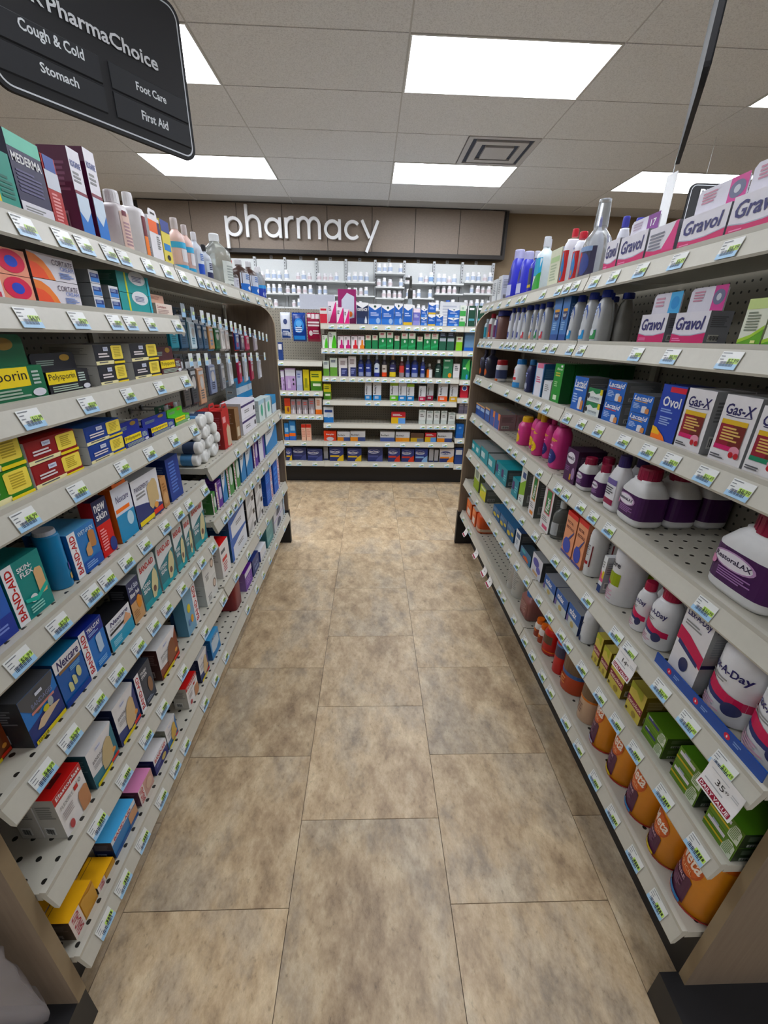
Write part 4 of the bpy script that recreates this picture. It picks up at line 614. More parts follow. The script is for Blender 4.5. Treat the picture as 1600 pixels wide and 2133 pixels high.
b=MB(); b.box(.02,CW-.02,.016,CD-.016,.004,.009,mat('#f4f8ff',.5,'emit')); dme=b.mesh('light_diffuser')
b=MB(); b.box(0.002,CW-.002,0.002,CD-.002,.0095,.012,F); bme=b.mesh('light_back')
OR=['first','second','third','fourth','fifth']
def lightlabel(i,j):
    n={-4:'far left',-2:'left',0:'centre',2:'right'}[i]; m={0:'large',3:'far',-3:'overhead',-6:'rear',-9:'rearmost'}[j]
    return 'glowing %s ceiling light panel in %s column of troffers'%(m,n)
for i,j in LIGHTS:
    o=empty('ceiling_light',(GX+i*CW,GY+j*CD,HC),lightlabel(i,j),'ceiling light'); o['group']='ceiling light panels'
    link('frame',fme,o); link('diffuser',dme,o); link('housing',bme,o)
# air vent
o=empty('air_vent',(GX+CW-.31,GY+2*CD+CD/2,HC),'square louvred air diffuser beside the centre ceiling lights','air vent')
b=MB()
VM=mat('#c9c9cb',.5); VD=mat('#3c4252',.7)
b.box(-.304,.304,-.3,.3,.006,.011,VD); link('backing',b.mesh('vent_back'),o)
for k,(a0,a1) in enumerate(((.304,.262),(.225,.165),(.125,.0))):
    b=MB(); zo=-.004-.004*k
    if a1>0:
        for s in ((-a0,a0,-a0,-a1),(-a0,a0,a1,a0),(-a0,-a1,-a1,a1),(a1,a0,-a1,a1)): b.box(s[0],s[1],max(-.3,s[2]),min(.3,s[3]),zo,.006,VM)
    else: b.box(-a0,a0,-a0,a0,zo,.006,VM)
    link('louvre',b.mesh('louvre'),o)
WY=6.62
struct(add_box('wall_back',-6,6,WY,WY+.1,0,HC+.05,WALLP)); struct(add_box('wall_left',-6.1,-6,-4,7.2,0,HC+.05,mat('#b8ad9c',.8))); struct(add_box('wall_right',6,6.1,-4,7.2,0,HC+.05,mat('#b8ad9c',.8))); struct(add_box('wall_front',-6,6,-4.1,-4,0,HC+.05,mat('#b8ad9c',.8)))
# fascia with panels, dark frame and letters
fz0,fz1=2.50,HC-.002
fa=empty('sign_fascia',(0,6.52,2.75),'taupe panelled fascia above the dispensary shelving','fascia')
FJ=[-3.0,-2.35,-1.755,-1.17,-.587,0.0,.57,1.16,1.745]
for a,c in zip(FJ,FJ[1:]):
    b=MB(); b.box(a+.004,c-.004,-.05,.05,fz0-2.75+.03,fz1-2.75,FASC); link('fascia_panel',b.mesh('fascia_panel'),fa)
b=MB(); b.box(-3.05,1.765,-.04,.08,fz0-2.75+.028,fz1-2.752,mat('#1d1a18',.6)); link('backing_board',b.mesh('fascia_back'),fa)
b=MB(); b.box(-3.05,1.80,-.06,.09,fz0-2.75-.02,fz0-2.75+.028,mat('#2c2826',.5)); b.box(1.765,1.80,-.06,.09,fz0-2.75+.028,fz1-2.752,mat('#2c2826',.5)); link('frame_trim',b.mesh('fascia_trim'),fa)
def stroke(b,pts,wd,y0,y1,m,closed=False):
    """a stroke of a letter: rectangular section swept along 2D points"""
    n=len(pts); R=[]
    for k in range(n):
        a=pts[(k-1)%n] if closed else pts[max(k-1,0)]; c=pts[(k+1)%n] if closed else pts[min(k+1,n-1)]
        dx,dz=c[0]-a[0],c[1]-a[1]; l=math.hypot(dx,dz) or 1; ox,oz=-dz/l*wd/2,dx/l*wd/2
        x,z=pts[k]; R.append([(x-ox,y0,z-oz),(x+ox,y0,z+oz),(x+ox,y1,z+oz),(x-ox,y1,z-oz)])
    if closed: R.append(R[0])
    b.rings(R,m,not closed,not closed)
def arc(cx,cz,rx,rz,a0,a1,n=20): return [(cx+rx*math.cos(math.radians(a0+(a1-a0)*k/n)),cz+rz*math.sin(math.radians(a0+(a1-a0)*k/n))) for k in range(n+1)]
X=.225; SW=.036   # x height and stroke
def glyph(c):
    r=X/2
    if c=='p': return [arc(r,r,r-.02,r-.02,0,360)[:-1],[(.02,X),(.02,-.13)]],X+.0,[1,0]
    if c=='a': return [arc(r,r,r-.02,r-.02,0,360)[:-1],[(X-.02,X),(X-.02,0)]],X,[1,0]
    if c=='h': return [[(.02,X+.13),(.02,0)],[(.02,.12)]+arc(.1,.145,.08,.085,180,0,12)[1:]+[(.18,0)]],.20,[0,0]
    if c=='r': return [[(.02,X),(.02,0)],[(.02,.12)]+arc(.1,.14,.08,.088,180,75,8)],.12,[0,0]
    if c=='m': return [[(.02,X),(.02,0)],[(.02,.12)]+arc(.088,.15,.068,.08,180,0,12)[1:]+[(.156,0)],[(.156,.12)]+arc(.224,.15,.068,.08,180,0,12)[1:]+[(.292,0)]],.312,[0,0,0]
    if c=='c': return [arc(r,r,r-.02,r-.02,42,318)],X-.03,[0]
    if c=='y': return [[(.0,X),(.1,.03)],[(.21,X),(.06,-.13)]],.21,[0,0]
lx=-1.90; LM=mat('#f6f7fa',.35,'enamel'); LS=mat('#9a9aa0',.4)
for c in 'pharmacy':
    st,adv,cl=glyph(c); b=MB()
    for pts,cc in zip(st,cl):
        stroke(b,pts,SW,-.115+.0007*st.index(pts),-.075,LM,cc)
    o=link('letter',b.mesh('letter_'+c),fa,(lx,0,2.645-2.75)); o['label']='raised white letter'
    lx+=adv+.038
# aisle floor ends here -------------------------------------------------- gondola racks
SH=.05
def shelf(parent,name,side,xf,y0,y1,z,depth,rail=(-.018,-.05),kick=False):
    """a tray with lip and sloping price rail, front plane at xf, side -1 left rack / +1 right rack / 0 back unit"""
    b=MB()
    prof=[(0.004,0.004),(0.004,-.006),(.017,-.044),(.015,-.049),(.006,-.047),(-.008,-.012),(-.008,-.022),(-depth,-.022),(-depth,0),(-.008,0),(-.008,.004)]
    if side==0:
        # runs along X, front towards -Y : here xf is the front Y and y0,y1 the X range
        b.prism([( xf-p[0]+0,z+p[1]) for p in prof],0,y0,y1,RAIL,None); 
    else:
        b.prism([(xf-side*p[0],z+p[1]) for p in prof],1,y0,y1,RAIL,None)
    # swap deck material
    me=b.mesh(name); me.materials.append(DECK)
    for p in me.polygons:
        if p.normal.z>.99 and abs(p.center.z-z)<.0005: p.material_index=1
    o=link(name,me,parent); return o
def tagmesh(price):
    b=MB(); wt=.05; ht=.034
    Wt=mat('#e6e8e6',.3); 
    b.box(-wt/2,wt/2,-.0006,0,-ht/2,ht/2,Wt)
    q=lambda x0,x1,z0,z1,c,e=.0008: b.face([(x0,-e-.0003,z0),(x1,-e-.0003,z0),(x1,-e-.0003,z1),(x0,-e-.0003,z1)],mat(c,.35))
    q(-wt/2,wt/2,-ht/2,-ht*.2,'#a9cbe6'); q(-.002,wt/2-.001,-ht*.18,ht*.12,'#c9e886')
    for k in range(14):
        x=-wt*.34+k*.0024; q(x,x+(.0014 if k%3 else .0008),-ht*.34,-ht*.06,'#2c3a58',.0011)
    for k in range(3): q(-wt*.45,-wt*.45+.01+.012*(k==0),ht*.38-k*.006,ht*.43-k*.006,'#7c8084',.001)
    if price:
        vs,fs=textgeo(price,0,0); i=len(b.v); m=b.mi(mat('#2c3424',.5))
        for a,c in vs: b.v.append((.0+.0235*a,-.0016,-ht*.15+ht*.24*c))
        for f in fs: b.f.append(tuple(i+j for j in f)); b.m.append(m)
    else:
        for k in range(4): q(.002+k*.0052,.002+k*.0052+.0035,-ht*.12,ht*.08,'#38422c',.0012)
    return b.mesh('price_tag',False)
TM={}
def price_tag(parent,side,xf,a,z,price=None):
    if price not in TM: TM[price]=tagmesh(price)
    o=link('price_tag',TM[price],parent)
    tilt=math.atan2(.013,.038)
    off=.0115
    if side==0: o.location=(a,xf-off-.001,z-.026); o.rotation_euler=(tilt*-1,0,0)
    else:
        rz=Matrix.Rotation(-side*math.pi/2,4,'Z'); rx=Matrix.Rotation(-tilt,4,'X')
        o.matrix_basis=Matrix.Translation((xf-side*(off+.0012),a,z-.026))@rz@rx
    return o
TAGS={'L1':[(0.871,None),(0.969,None),(1.033,None),(1.122,None),(1.182,None),(1.3,None),(1.413,None),(1.526,None),(1.669,None),(1.737,None),(1.824,None),(1.914,None),(2.187,None),(2.264,None),(2.464,None),(2.642,None),(2.776,None),(2.922,None)],'L2':[(0.819,'$4.99'),(0.955,'$6.99'),(1.085,'$8.49'),(1.153,None),(1.256,'$5.99'),(1.423,None)],'L3':[(0.757,'$12.99'),(0.918,'$10.99'),(1.076,'$8.99'),(1.242,'$7.99'),(1.418,'$9.99')],'L4':[(0.678,'$8.99'),(0.819,'$9.99'),(0.985,'$7.99'),(1.119,'$9.99'),(1.271,'$9.99'),(1.425,'$8.99')],'L5':[(0.573,'$5.99'),(0.67,'$7.99'),(0.772,'$5.99'),(0.83,'$7.99'),(0.911,'$9.49'),(1.001,'$10.99'),(1.118,'$8.99'),(1.214,'$7.49'),(1.291,'$6.49'),(1.434,'$5.99')],'L6':[(0.532,'$4.99'),(0.607,'$5.99'),(0.695,'$6.49'),(0.776,'$8.49'),(0.873,'$4.49'),(0.956,'$10.99'),(1.036,'$9.99'),(1.142,'$8.99'),(1.238,'$8.99'),(1.311,'$8.99'),(1.421,'$8.99')],'L7':[(0.593,None),(0.7,None),(0.808,None),(0.904,None),(1.046,None),(1.242,None),(1.441,None)],'L8':[(0.522,None),(0.597,None),(0.691,None),(0.799,None),(0.891,None),(0.968,None),(1.138,None),(1.251,None),(1.377,None)],'FD':[(1.707,None),(1.885,None),(2.03,None),(2.194,None),(2.381,None),(2.648,None),(2.93,None)],'FC':[(1.613,None),(1.818,None),(2.046,None),(2.221,None),(2.477,None),(2.691,None)],'FB':[(1.582,None),(1.647,None),(1.72,None),(1.799,None),(1.9,None),(2.002,None),(2.116,None),(2.245,None),(2.385,None),(2.642,None)],'FA':[(1.839,None),(2.131,None),(2.0,None),(2.2,None),(2.582,None),(2.468,None),(2.789,None)],'R1':[(2.718,None),(2.612,None),(2.46,None),(2.3,None),(2.144,None),(2.071,None),(1.847,None),(1.698,None),(1.627,None),(1.559,None),(1.43,'$5.99'),(1.322,'$7.99'),(1.193,'$5.49'),(1.055,'$5.49'),(0.908,'$8.99')],'R2':[(2.82,None),(2.718,None),(2.606,None),(2.55,None),(2.329,None),(2.246,None),(2.183,None),(2.112,None),(2.005,None),(1.94,None),(1.878,None),(1.734,None),(1.652,None),(1.512,None),(1.431,None),(1.127,'$10.99'),(0.993,'$8.99'),(0.824,'$7.99')],'R3':[(2.847,None),(2.695,None),(2.452,None),(2.766,None),(2.138,None),(1.96,None),(1.813,None),(1.714,None),(1.627,None),(1.437,'$9.99'),(1.332,'$9.99'),(1.222,'$9.99'),(1.089,'$12.99'),(0.982,'$9.99'),(0.895,'$8.99'),(0.789,'$11.49'),(0.702,'$8.99')],'R4':[(2.744,None),(2.561,None),(2.395,None),(1.98,None),(1.894,None),(1.775,None),(1.586,None),(1.404,None),(1.335,'$9.99'),(1.226,'$9.49'),(1.145,'$8.49'),(1.053,'$23.99'),(0.682,'$31.99')],'R5':[(2.744,None),(2.524,None),(2.351,None),(2.154,None),(1.916,None),(1.821,None),(1.681,None),(1.522,None),(1.317,None),(1.23,None),(1.07,None),(0.903,'$9.99'),(0.84,'$12.99'),(0.71,'$22.99'),(0.619,'$31.49'),(0.523,'$31.49')],'R6':[(2.632,None),(2.454,None),(2.142,None),(2.01,None),(1.887,None),(1.775,None),(1.656,None),(1.524,None),(1.381,None),(1.273,None),(1.169,None),(1.113,None),(1.007,None),(0.894,None),(0.804,None),(0.717,None),(0.604,None),(0.498,None)],'R7':[(2.76,None),(2.589,None),(2.521,None),(1.825,None),(1.751,None),(1.585,None),(1.435,None),(1.341,None),(1.232,None),(1.151,None),(1.016,None),(0.919,None),(0.813,None),(0.712,None),(0.609,None),(0.517,None)],'B1':[(-0.449,None),(-0.375,None),(-0.293,None),(-0.232,None),(-0.084,None),(0.034,None),(0.155,None),(0.255,None),(0.345,None),(0.427,None),(0.498,None),(0.572,None),(0.646,None),(0.779,None),(0.865,None),(0.948,None),(1.034,None)],'B2':[(-0.444,None),(-0.372,None),(-0.293,None),(-0.231,None),(-0.161,None),(-0.096,None),(-0.029,None),(0.036,None),(0.109,None),(0.181,None),(0.249,None),(0.321,None),(0.394,None),(0.471,None),(0.541,None),(0.614,None),(0.692,None),(0.77,None),(0.855,None)],'B3':[(-0.441,None),(-0.367,None),(-0.275,None),(-0.185,None),(-0.099,None),(-0.025,None),(0.058,None),(0.132,None),(0.216,None),(0.305,None),(0.365,None),(0.434,None),(0.514,None),(0.583,None),(0.673,None),(0.762,None),(0.849,None)],'B4':[(-0.436,None),(-0.026,None),(0.064,None),(0.235,None),(0.321,None),(0.401,None),(0.522,None),(0.608,None),(0.731,None),(0.842,None)],'B5':[(-0.432,None),(0.287,None),(0.535,None),(0.612,None),(0.685,None),(0.761,None),(0.842,None)],'B6':[(-0.423,None),(-0.282,None),(-0.133,None),(0.179,None),(0.339,None),(0.492,None),(0.635,None),(0.783,None)],'B7':[(-0.476,None),(-0.36,None),(-0.17,None),(0.052,None),(0.254,None),(0.402,None),(0.547,None),(0.654,None),(0.821,None)],'A1':[(-0.876,None)],'A2':[(-0.874,None),(-0.797,None),(-0.709,None),(-0.642,None),(-0.544,None)],'A3':[(-0.845,None),(-0.728,None),(-0.667,None),(-0.601,None),(-0.53,None)],'A4':[(-0.872,None),(-0.696,None)],'A5':[(-0.864,None),(-0.757,None),(-0.591,None)],'C1':[(0.961,None)],'C2':[(0.942,None),(1.022,None)],'C3':[(0.947,None),(1.026,None)],'C4':[(0.932,None)],'C5':[(0.938,None),(1.012,None)],'C6':[(0.951,None),(1.012,None)]}
def endpanel(parent,name,side,xf,xb,y0,y1,z0,z1,m,me,rad=.13):
    n=10
    pl=[(xf,z0),(xb,z0),(xb,z1)]+[(xf+side*rad*(1-math.sin(k*math.pi/2/n)),z1-rad*(1-math.cos(k*math.pi/2/n))) for k in range(n+1)]
    b=MB(); b.prism(pl,1,y0,y1,m,me); return link(name,b.mesh(name),parent)
def rack(side,xf,label,shelves,far,near):
    xb=xf+side*.30; o=empty('gondola_rack',(0,0,0),label,'shelving')
    b=MB(); b.box(min(xb,xb+side*.03),max(xb,xb+side*.03),.456,2.86,.10,1.66,PEG); link('back_panel',b.mesh('back_panel'),o)
    for y in (.47,1.485,2.845):
        b=MB(); b.box(xb-side*.012-.006,xb-side*.012+.006,y-.015,y+.015,.12,1.64,RAILD); link('upright',b.mesh('upright'),o)
    kx=xf+side*.095; b=MB(); b.box(min(kx,xb),max(kx,xb),.456,2.86,0,.225,BLACK); link('kick_plate',b.mesh('kick_plate'),o)
    # far end
    xe=-.612 if side<0 else .672
    endpanel(o,'end_panel',side,xe,xe+side*.75,2.872,2.90,.27,1.655,LAMB,LAME)
    b=MB(); xs=sorted((xe-side*.004,xe+side*.6)); b.box(xs[0],xs[1],2.868,2.903,0,.27,BLACK); link('foot',b.mesh('foot'),o)
    # near end
    xe=-.631 if side<0 else .74
    ya,yb=(.430,.4545) if side<0 else (.432,.452)
    endpanel(o,'end_panel',side,xe,xe+side*.75,ya,yb,.122 if side<0 else .108,1.62,LAMB,LAME)
    xe=-.634 if side<0 else .695
    b=MB(); xs=sorted((xe,xe+side*.8)); b.box(xs[0],xs[1],.36,.4548,0,.122 if side<0 else .108,BLACK); link('foot',b.mesh('foot'),o)
    for k,(rows,y0,y1,z) in enumerate(shelves):
        s=shelf(o,'shelf',side,xf,y0,y1,z,.285)
        for r in rows:
            for a,p in TAGS.get(r,[]):
                if y0+.02<a<y1-.02: price_tag(s,side,xf,a,z,p)
    return o
J=1.488; N0=.456; F0=2.86
rackL=rack(-1,-.615,'left aisle gondola rack stocked with first aid goods',[(('L1',),N0,J-.003,1.672),(('L1',),J+.003,F0,1.672),(('L2',),N0,J-.02,1.527),(('L3',),N0,J-.02,1.362),(('L4',),N0,J-.02,1.202),(('L5',),N0,J-.02,.98),(('L6',),N0,J-.02,.748),(('L7',),N0,J-.003,.493),(('L8','FD'),N0,F0,.252),(('FA',),J+.02,F0,1.012),(('FB',),J,F0,.80),(('FC',),J+.003,F0,.498)],0,0)
rackR=rack(1,.70,'right aisle gondola rack stocked with stomach remedies',[((r,),a,c,z) for r,z in (('R1',1.678),('R2',1.48),('R3',1.26),('R4',1.01),('R5',.757),('R6',.537),('R7',.285)) for a,c in ((N0,J-.003),(J+.003,F0))],0,0)
# back unit
BYF=4.27
bu=empty('wall_shelving_unit',(0,0,0),'low shelving unit of cold remedies in front of dispensary','shelving')
b=MB(); b.box(-2.2,2.2,4.58,4.61,.1,1.57,PEGB); link('back_panel',b.mesh('back_panel'),bu)
b=MB(); b.box(-2.2,2.2,4.365,4.58,0,.19,BLACK); link('kick_plate',b.mesh('kick_plate'),bu)
for x in (-.485,.888):
    b=MB(); b.box(x-.012,x+.012,4.555,4.58,.2,1.57,RAILD); link('upright',b.mesh('upright'),bu)
for rows,x0,x1,z,yf in [(('B1',),-.475,.88,1.585,BYF),(('B2',),-.478,.882,1.368,BYF),(('B3',),-.476,.876,1.112,BYF),(('B4',),-.48,.872,.885,BYF),(('B5',),-.483,.878,.655,BYF),(('B6',),-.485,.882,.465,BYF),(('B7',),-.487,.895,.245,BYF),
  (('A1',),-1.6,-.478,1.25,BYF+.012),(('A2',),-1.6,-.48,.968,BYF+.012),(('A3',),-1.6,-.485,.735,BYF+.012),(('A4',),-1.6,-.487,.462,BYF+.012),(('A5',),-1.6,-.489,.245,BYF+.005),
  (('C1',),.886,1.9,1.368,BYF),(('C1',),.884,1.9,1.585,BYF),(('C2',),.88,1.9,1.10,BYF),(('C3',),.876,1.9,.925,BYF),(('C4',),.882,1.9,.765,BYF),(('C5',),.886,1.9,.51,BYF),(('C6',),.898,1.9,.225,BYF)]:
    s=shelf(bu,'shelf',0,yf,x0,x1,z,.285)
    for r in rows:
        for a,p in TAGS.get(r,[]):
            if x0+.03<a<x1-.03: price_tag(s,0,yf,a,z,p)
# ------------------------------------------------------------------ products
ITEMS=[('ps_teal',-0.662,0.8708,1.6728,1,0.1074,0.0897,0.05,'teal ointment carton with yellow name panel, left rack top shelf'),
('mederma',-0.662,0.9687,1.6728,1,0.0819,0.1289,0.05,'dark violet scar gel carton with mint top, left rack top shelf'),
('redtube',-0.662,1.0325,1.6728,1,0.0382,0.1215,0.05,'narrow red carton with white barcode panel, left rack top shelf'),
('rog',-0.667,1.1224,1.6728,1,0.0409,0.1621,0.06,'tall plum carton with white front, left rack top shelf, nearest'),
('rog',-0.672,1.1824,1.6728,1,0.0401,0.1807,0.07,'tall plum carton with white front, left rack top shelf, second nearest'),
('lotw',-0.6649,1.3,1.6728,1,0.0547,0.1373,0.0557,'white lotion bottle with peach sleeve, left rack top shelf'),
('loto',-0.6728,1.3988,1.6728,1,0.0416,0.1586,0.0717,'tall white lotion bottle with maroon and orange label, left rack top shelf'),
('orgw',-0.662,1.4554,1.6728,1,0.0691,0.1162,0.05,'white carton with orange and navy top band, left rack top shelf'),
('ytube',-0.652,1.5258,1.6728,1,0.0568,0.1228,0.03,'slim yellow carton with blue plaque, left rack top shelf'),
('cal',-0.6643,1.669,1.6728,1,0.0535,0.1607,0.0545,'pink calamine bottle with cyan stripes, left rack top shelf, nearest'),
('cal',-0.6595,1.7371,1.6728,1,0.044,0.1554,0.045,'pink calamine bottle with cyan stripes, left rack top shelf, second nearest'),
('alc',-0.6615,1.8242,1.6728,1,0.048,0.1512,0.049,'clear bottle with white and blue label, left rack top shelf'),
('alck',-0.662,1.9135,1.6728,1,0.049,0.127,0.05,'slim bottle with black cap and navy label, left rack top shelf'),
('jugc',-0.7019,2.1818,1.6728,1,0.1183,0.2139,0.1299,'large clear jug with pale label, left rack top shelf'),
('perw',-0.6698,2.2691,1.6728,1,0.054,0.0983,0.0656,'short brown bottle with plain white label, left rack top shelf, nearest'),
('perx',-0.6846,2.464,1.6728,1,0.0942,0.16,0.0952,'brown bottle with white cap and blue label, left rack top shelf, nearest'),
('perx',-0.681,2.6423,1.6728,1,0.0871,0.1753,0.0881,'brown bottle with white cap and blue label, left rack top shelf, third nearest'),
('dis',-0.6702,2.771,1.6728,1,0.0565,0.1666,0.0665,'clear bottle with deep blue swirl label, left rack top shelf, nearest'),
('dis',-0.6693,2.8277,1.6728,1,0.0546,0.1776,0.0646,'clear bottle with deep blue swirl label, left rack top shelf, second nearest'),
('perx',-0.7627,2.5113,1.6728,1,0.0581,0.1848,0.0591,'brown bottle with white cap and blue label, left rack top shelf, second nearest'),
('perw',-0.7568,2.4191,1.6728,1,0.0463,0.171,0.0473,'short brown bottle with plain white label, left rack top shelf, second nearest'),
('pinkring',-0.6525,0.8193,1.5278,1,0.13,0.0409,0.05,'coral carton with magenta and blue rings, left rack second shelf, lower'),
('pinkring',-0.6525,0.8193,1.5697,1,0.13,0.0409,0.05,'coral carton with magenta and blue rings, left rack second shelf, upper'),
('cort',-0.6525,0.9546,1.5278,1,0.1263,0.0437,0.05,'white carton with orange sunburst, left rack second shelf, lower'),
('cort',-0.6525,0.9546,1.5725,1,0.1263,0.0437,0.05,'white carton with orange sunburst, left rack second shelf, upper'),
('bluetube',-0.6825,1.0845,1.5278,1,0.0361,0.0259,0.11,'small grey carton with navy end label, left rack second shelf, nearest, lowest'),
('bluetube',-0.6825,1.0845,1.5547,1,0.0361,0.0259,0.11,'small grey carton with navy end label, left rack second shelf, nearest, middle'),
('bluetube',-0.6825,1.0845,1.5816,1,0.0361,0.0259,0.11,'small grey carton with navy end label, left rack second shelf, nearest, uppermost'),
('bluetube',-0.6775,1.1526,1.5278,1,0.039,0.0268,0.1,'small grey carton with navy end label, left rack second shelf, second nearest, lower'),
('bluetube',-0.6775,1.1526,1.5556,1,0.039,0.0268,0.1,'small grey carton with navy end label, left rack second shelf, second nearest, upper'),
('tealoz',-0.6575,1.2559,1.5278,1,0.1567,0.0456,0.06,'teal carton with yellow stripe and white half moon, left rack second shelf, lower'),
('tealoz',-0.6575,1.2559,1.5744,1,0.1567,0.0456,0.06,'teal carton with yellow stripe and white half moon, left rack second shelf, upper'),
('beige',-0.6525,1.4112,1.5278,1,0.1055,0.0329,0.05,'low beige carton in front of taller header card, left rack second shelf'),
('ps_green',-0.6525,0.7567,1.3628,1,0.1841,0.0582,0.05,'green ointment carton with yellow name plate and header, left rack third shelf'),
('ps_black',-0.6525,0.9183,1.3628,1,0.1265,0.0435,0.05,'black ointment carton with yellow name plate and header, left rack third shelf'),
('g_black',-0.6825,1.0761,1.3628,1,0.1149,0.0446,0.11,'white edged black and yellow ointment carton, left rack third shelf, nearest, lower'),
('g_black',-0.6825,1.0761,1.4084,1,0.1149,0.0446,0.11,'white edged black and yellow ointment carton, left rack third shelf, nearest, upper'),
('g_black',-0.6825,1.2422,1.3628,1,0.1441,0.0445,0.11,'white edged black and yellow ointment carton, left rack third shelf, second nearest, lower'),
('g_black',-0.6825,1.2422,1.4083,1,0.1441,0.0445,0.11,'white edged black and yellow ointment carton, left rack third shelf, second nearest, upper'),
('ps_maroon',-0.6525,1.3942,1.3628,1,0.1396,0.0411,0.05,'maroon ointment carton with yellow corner and header, left rack third shelf'),
('g_green',-0.6675,0.6777,1.2028,1,0.1343,0.0542,0.08,'white edged green and yellow ointment carton, left rack fourth shelf, lower'),
('g_green',-0.6675,0.6777,1.258,1,0.1343,0.0542,0.08,'white edged green and yellow ointment carton, left rack fourth shelf, upper'),
('g_red',-0.6675,0.8188,1.2028,1,0.1362,0.0439,0.08,'white edged red and yellow ointment carton, left rack fourth shelf, lower'),
('g_red',-0.6675,0.8188,1.2477,1,0.1362,0.0439,0.08,'white edged red and yellow ointment carton, left rack fourth shelf, upper'),
('g_blue',-0.6825,0.9855,1.2028,1,0.1376,0.0407,0.11,'white edged blue and yellow ointment carton, left rack fourth shelf, lower'),
('g_blue',-0.6825,0.9855,1.2445,1,0.1376,0.0407,0.11,'white edged blue and yellow ointment carton, left rack fourth shelf, upper'),
('ps_blue',-0.6525,1.1194,1.2028,1,0.1192,0.0307,0.05,'royal blue ointment carton with yellow name plate, left rack fourth shelf, nearest'),
('ps_blue',-0.6525,1.2706,1.2028,1,0.1477,0.0257,0.05,'royal blue ointment carton with yellow name plate, left rack fourth shelf, second nearest'),
('ps_lime',-0.6525,1.4083,1.2028,1,0.1114,0.026,0.05,'lime green ointment carton with yellow name plate, left rack fourth shelf'),
('tanblue',-0.663,0.5728,0.9808,1,0.0964,0.17,0.06,'blue carton with tan bandage picture at frame edge, left rack fifth shelf'),
('skinflex',-0.668,0.67,0.9808,1,0.087,0.1199,0.07,'teal bandage carton with white lettered strip, left rack fifth shelf'),
('bluetub',-0.6572,0.7683,0.9808,1,0.0392,0.1314,0.0485,'clear topped blue round bandage tub, left rack fifth shelf'),
('wetflex',-0.678,0.8342,0.9808,1,0.0901,0.1062,0.09,'sky blue bandage carton with bandage picture, left rack fifth shelf'),
('newskin',-0.648,0.9111,0.9808,1,0.054,0.1415,0.03,'navy and red liquid bandage carton, left rack fifth shelf'),
('nexor',-0.648,1.0009,0.9808,1,0.0799,0.1441,0.03,'slim carton with orange hang tab top, left rack fifth shelf'),
('panse',-0.658,1.1181,0.9808,1,0.1423,0.1344,0.05,'white and navy bandage carton with knuckle strips, left rack fifth shelf'),
('tanfoot',-0.643,1.2145,0.9808,1,0.0355,0.0963,0.02,'tan foot shaped cushion pack, left rack fifth shelf'),
('darkblue',-0.658,1.2906,0.9808,1,0.0873,0.1384,0.05,'plain dark blue carton turned sideways, left rack fifth shelf'),
('nexduo',-0.76,1.4286,0.9808,1,0.0708,0.0918,0.03,'tall white and teal bandage carton standing at back, left rack fifth shelf'),
('bg_brown',-0.705,0.5299,0.7488,1,0.0689,0.0808,0.06,'white and brown knuckle bandage carton, left rack sixth shelf'),
('bandbig',-0.683,0.6087,0.7488,1,0.0863,0.1127,0.1,'large charcoal and blue bandage carton, left rack sixth shelf'),
('nexbig',-0.683,0.695,0.7488,1,0.0783,0.1165,0.1,'deep blue carton with white name banner and pads, left rack sixth shelf'),
('trustay',-0.673,0.7762,0.7488,1,0.0787,0.1216,0.08,'royal blue bandage carton with red lettered strip, left rack sixth shelf'),
('nexmax',-0.663,0.873,0.7488,1,0.1005,0.0814,0.06,'white to teal bandage carton with black band, left rack sixth shelf'),
('secskin',-0.658,0.956,0.7488,1,0.0535,0.127,0.05,'navy and tan blister pad carton, left rack sixth shelf'),
('hydro',-0.648,1.0356,0.7488,1,0.0929,0.149,0.03,'teal and white hydrocolloid bandage pack, left rack sixth shelf, nearest'),
('hydro',-0.648,1.1417,0.7488,1,0.0983,0.1496,0.03,'teal and white hydrocolloid bandage pack, left rack sixth shelf, second nearest'),
('hydro',-0.648,1.2375,0.7488,1,0.0692,0.1545,0.03,'teal and white hydrocolloid bandage pack, left rack sixth shelf, third nearest'),
('hydro',-0.648,1.3107,0.7488,1,0.0504,0.1508,0.03,'teal and white hydrocolloid bandage pack, left rack sixth shelf, fourth nearest'),
('hydro',-0.648,1.4071,0.7488,1,0.1137,0.1712,0.03,'teal and white hydrocolloid bandage pack, left rack sixth shelf, fifth nearest'),
('elasto',-0.6555,0.5931,0.4938,1,0.0824,0.12,0.045,'white plaster carton with red top flap, left rack seventh shelf'),
('elasto',-0.7035,0.5931,0.4938,1,0.0824,0.12,0.045,'white plaster carton with red top flap, left rack seventh shelf, behind'),
('bg_teal',-0.658,0.7001,0.4938,1,0.0933,0.1116,0.05,'white and teal fabric bandage carton, left rack seventh shelf'),
('bg_teal',-0.711,0.7001,0.4938,1,0.0933,0.1116,0.05,'white and teal fabric bandage carton, left rack seventh shelf, behind'),
('bg_navy',-0.658,0.8077,0.4938,1,0.0934,0.128,0.05,'white and navy fingertip bandage carton, left rack seventh shelf'),
('bg_navy',-0.711,0.8077,0.4938,1,0.0934,0.128,0.05,'white and navy fingertip bandage carton, left rack seventh shelf, behind'),
('ba_dark',-0.658,0.9037,0.4938,1,0.0809,0.1293,0.05,'charcoal bandage carton with red lettered strip, left rack seventh shelf'),
('ba_dark',-0.711,0.9037,0.4938,1,0.0809,0.1293,0.05,'charcoal bandage carton with red lettered strip, left rack seventh shelf, behind'),
('bg_brown',-0.658,1.0456,0.4938,1,0.1204,0.1154,0.05,'white and brown knuckle bandage carton, left rack seventh shelf'),
('bg_brown',-0.711,1.0456,0.4938,1,0.1204,0.1154,0.05,'white and brown knuckle bandage carton, left rack seventh shelf, behind'),
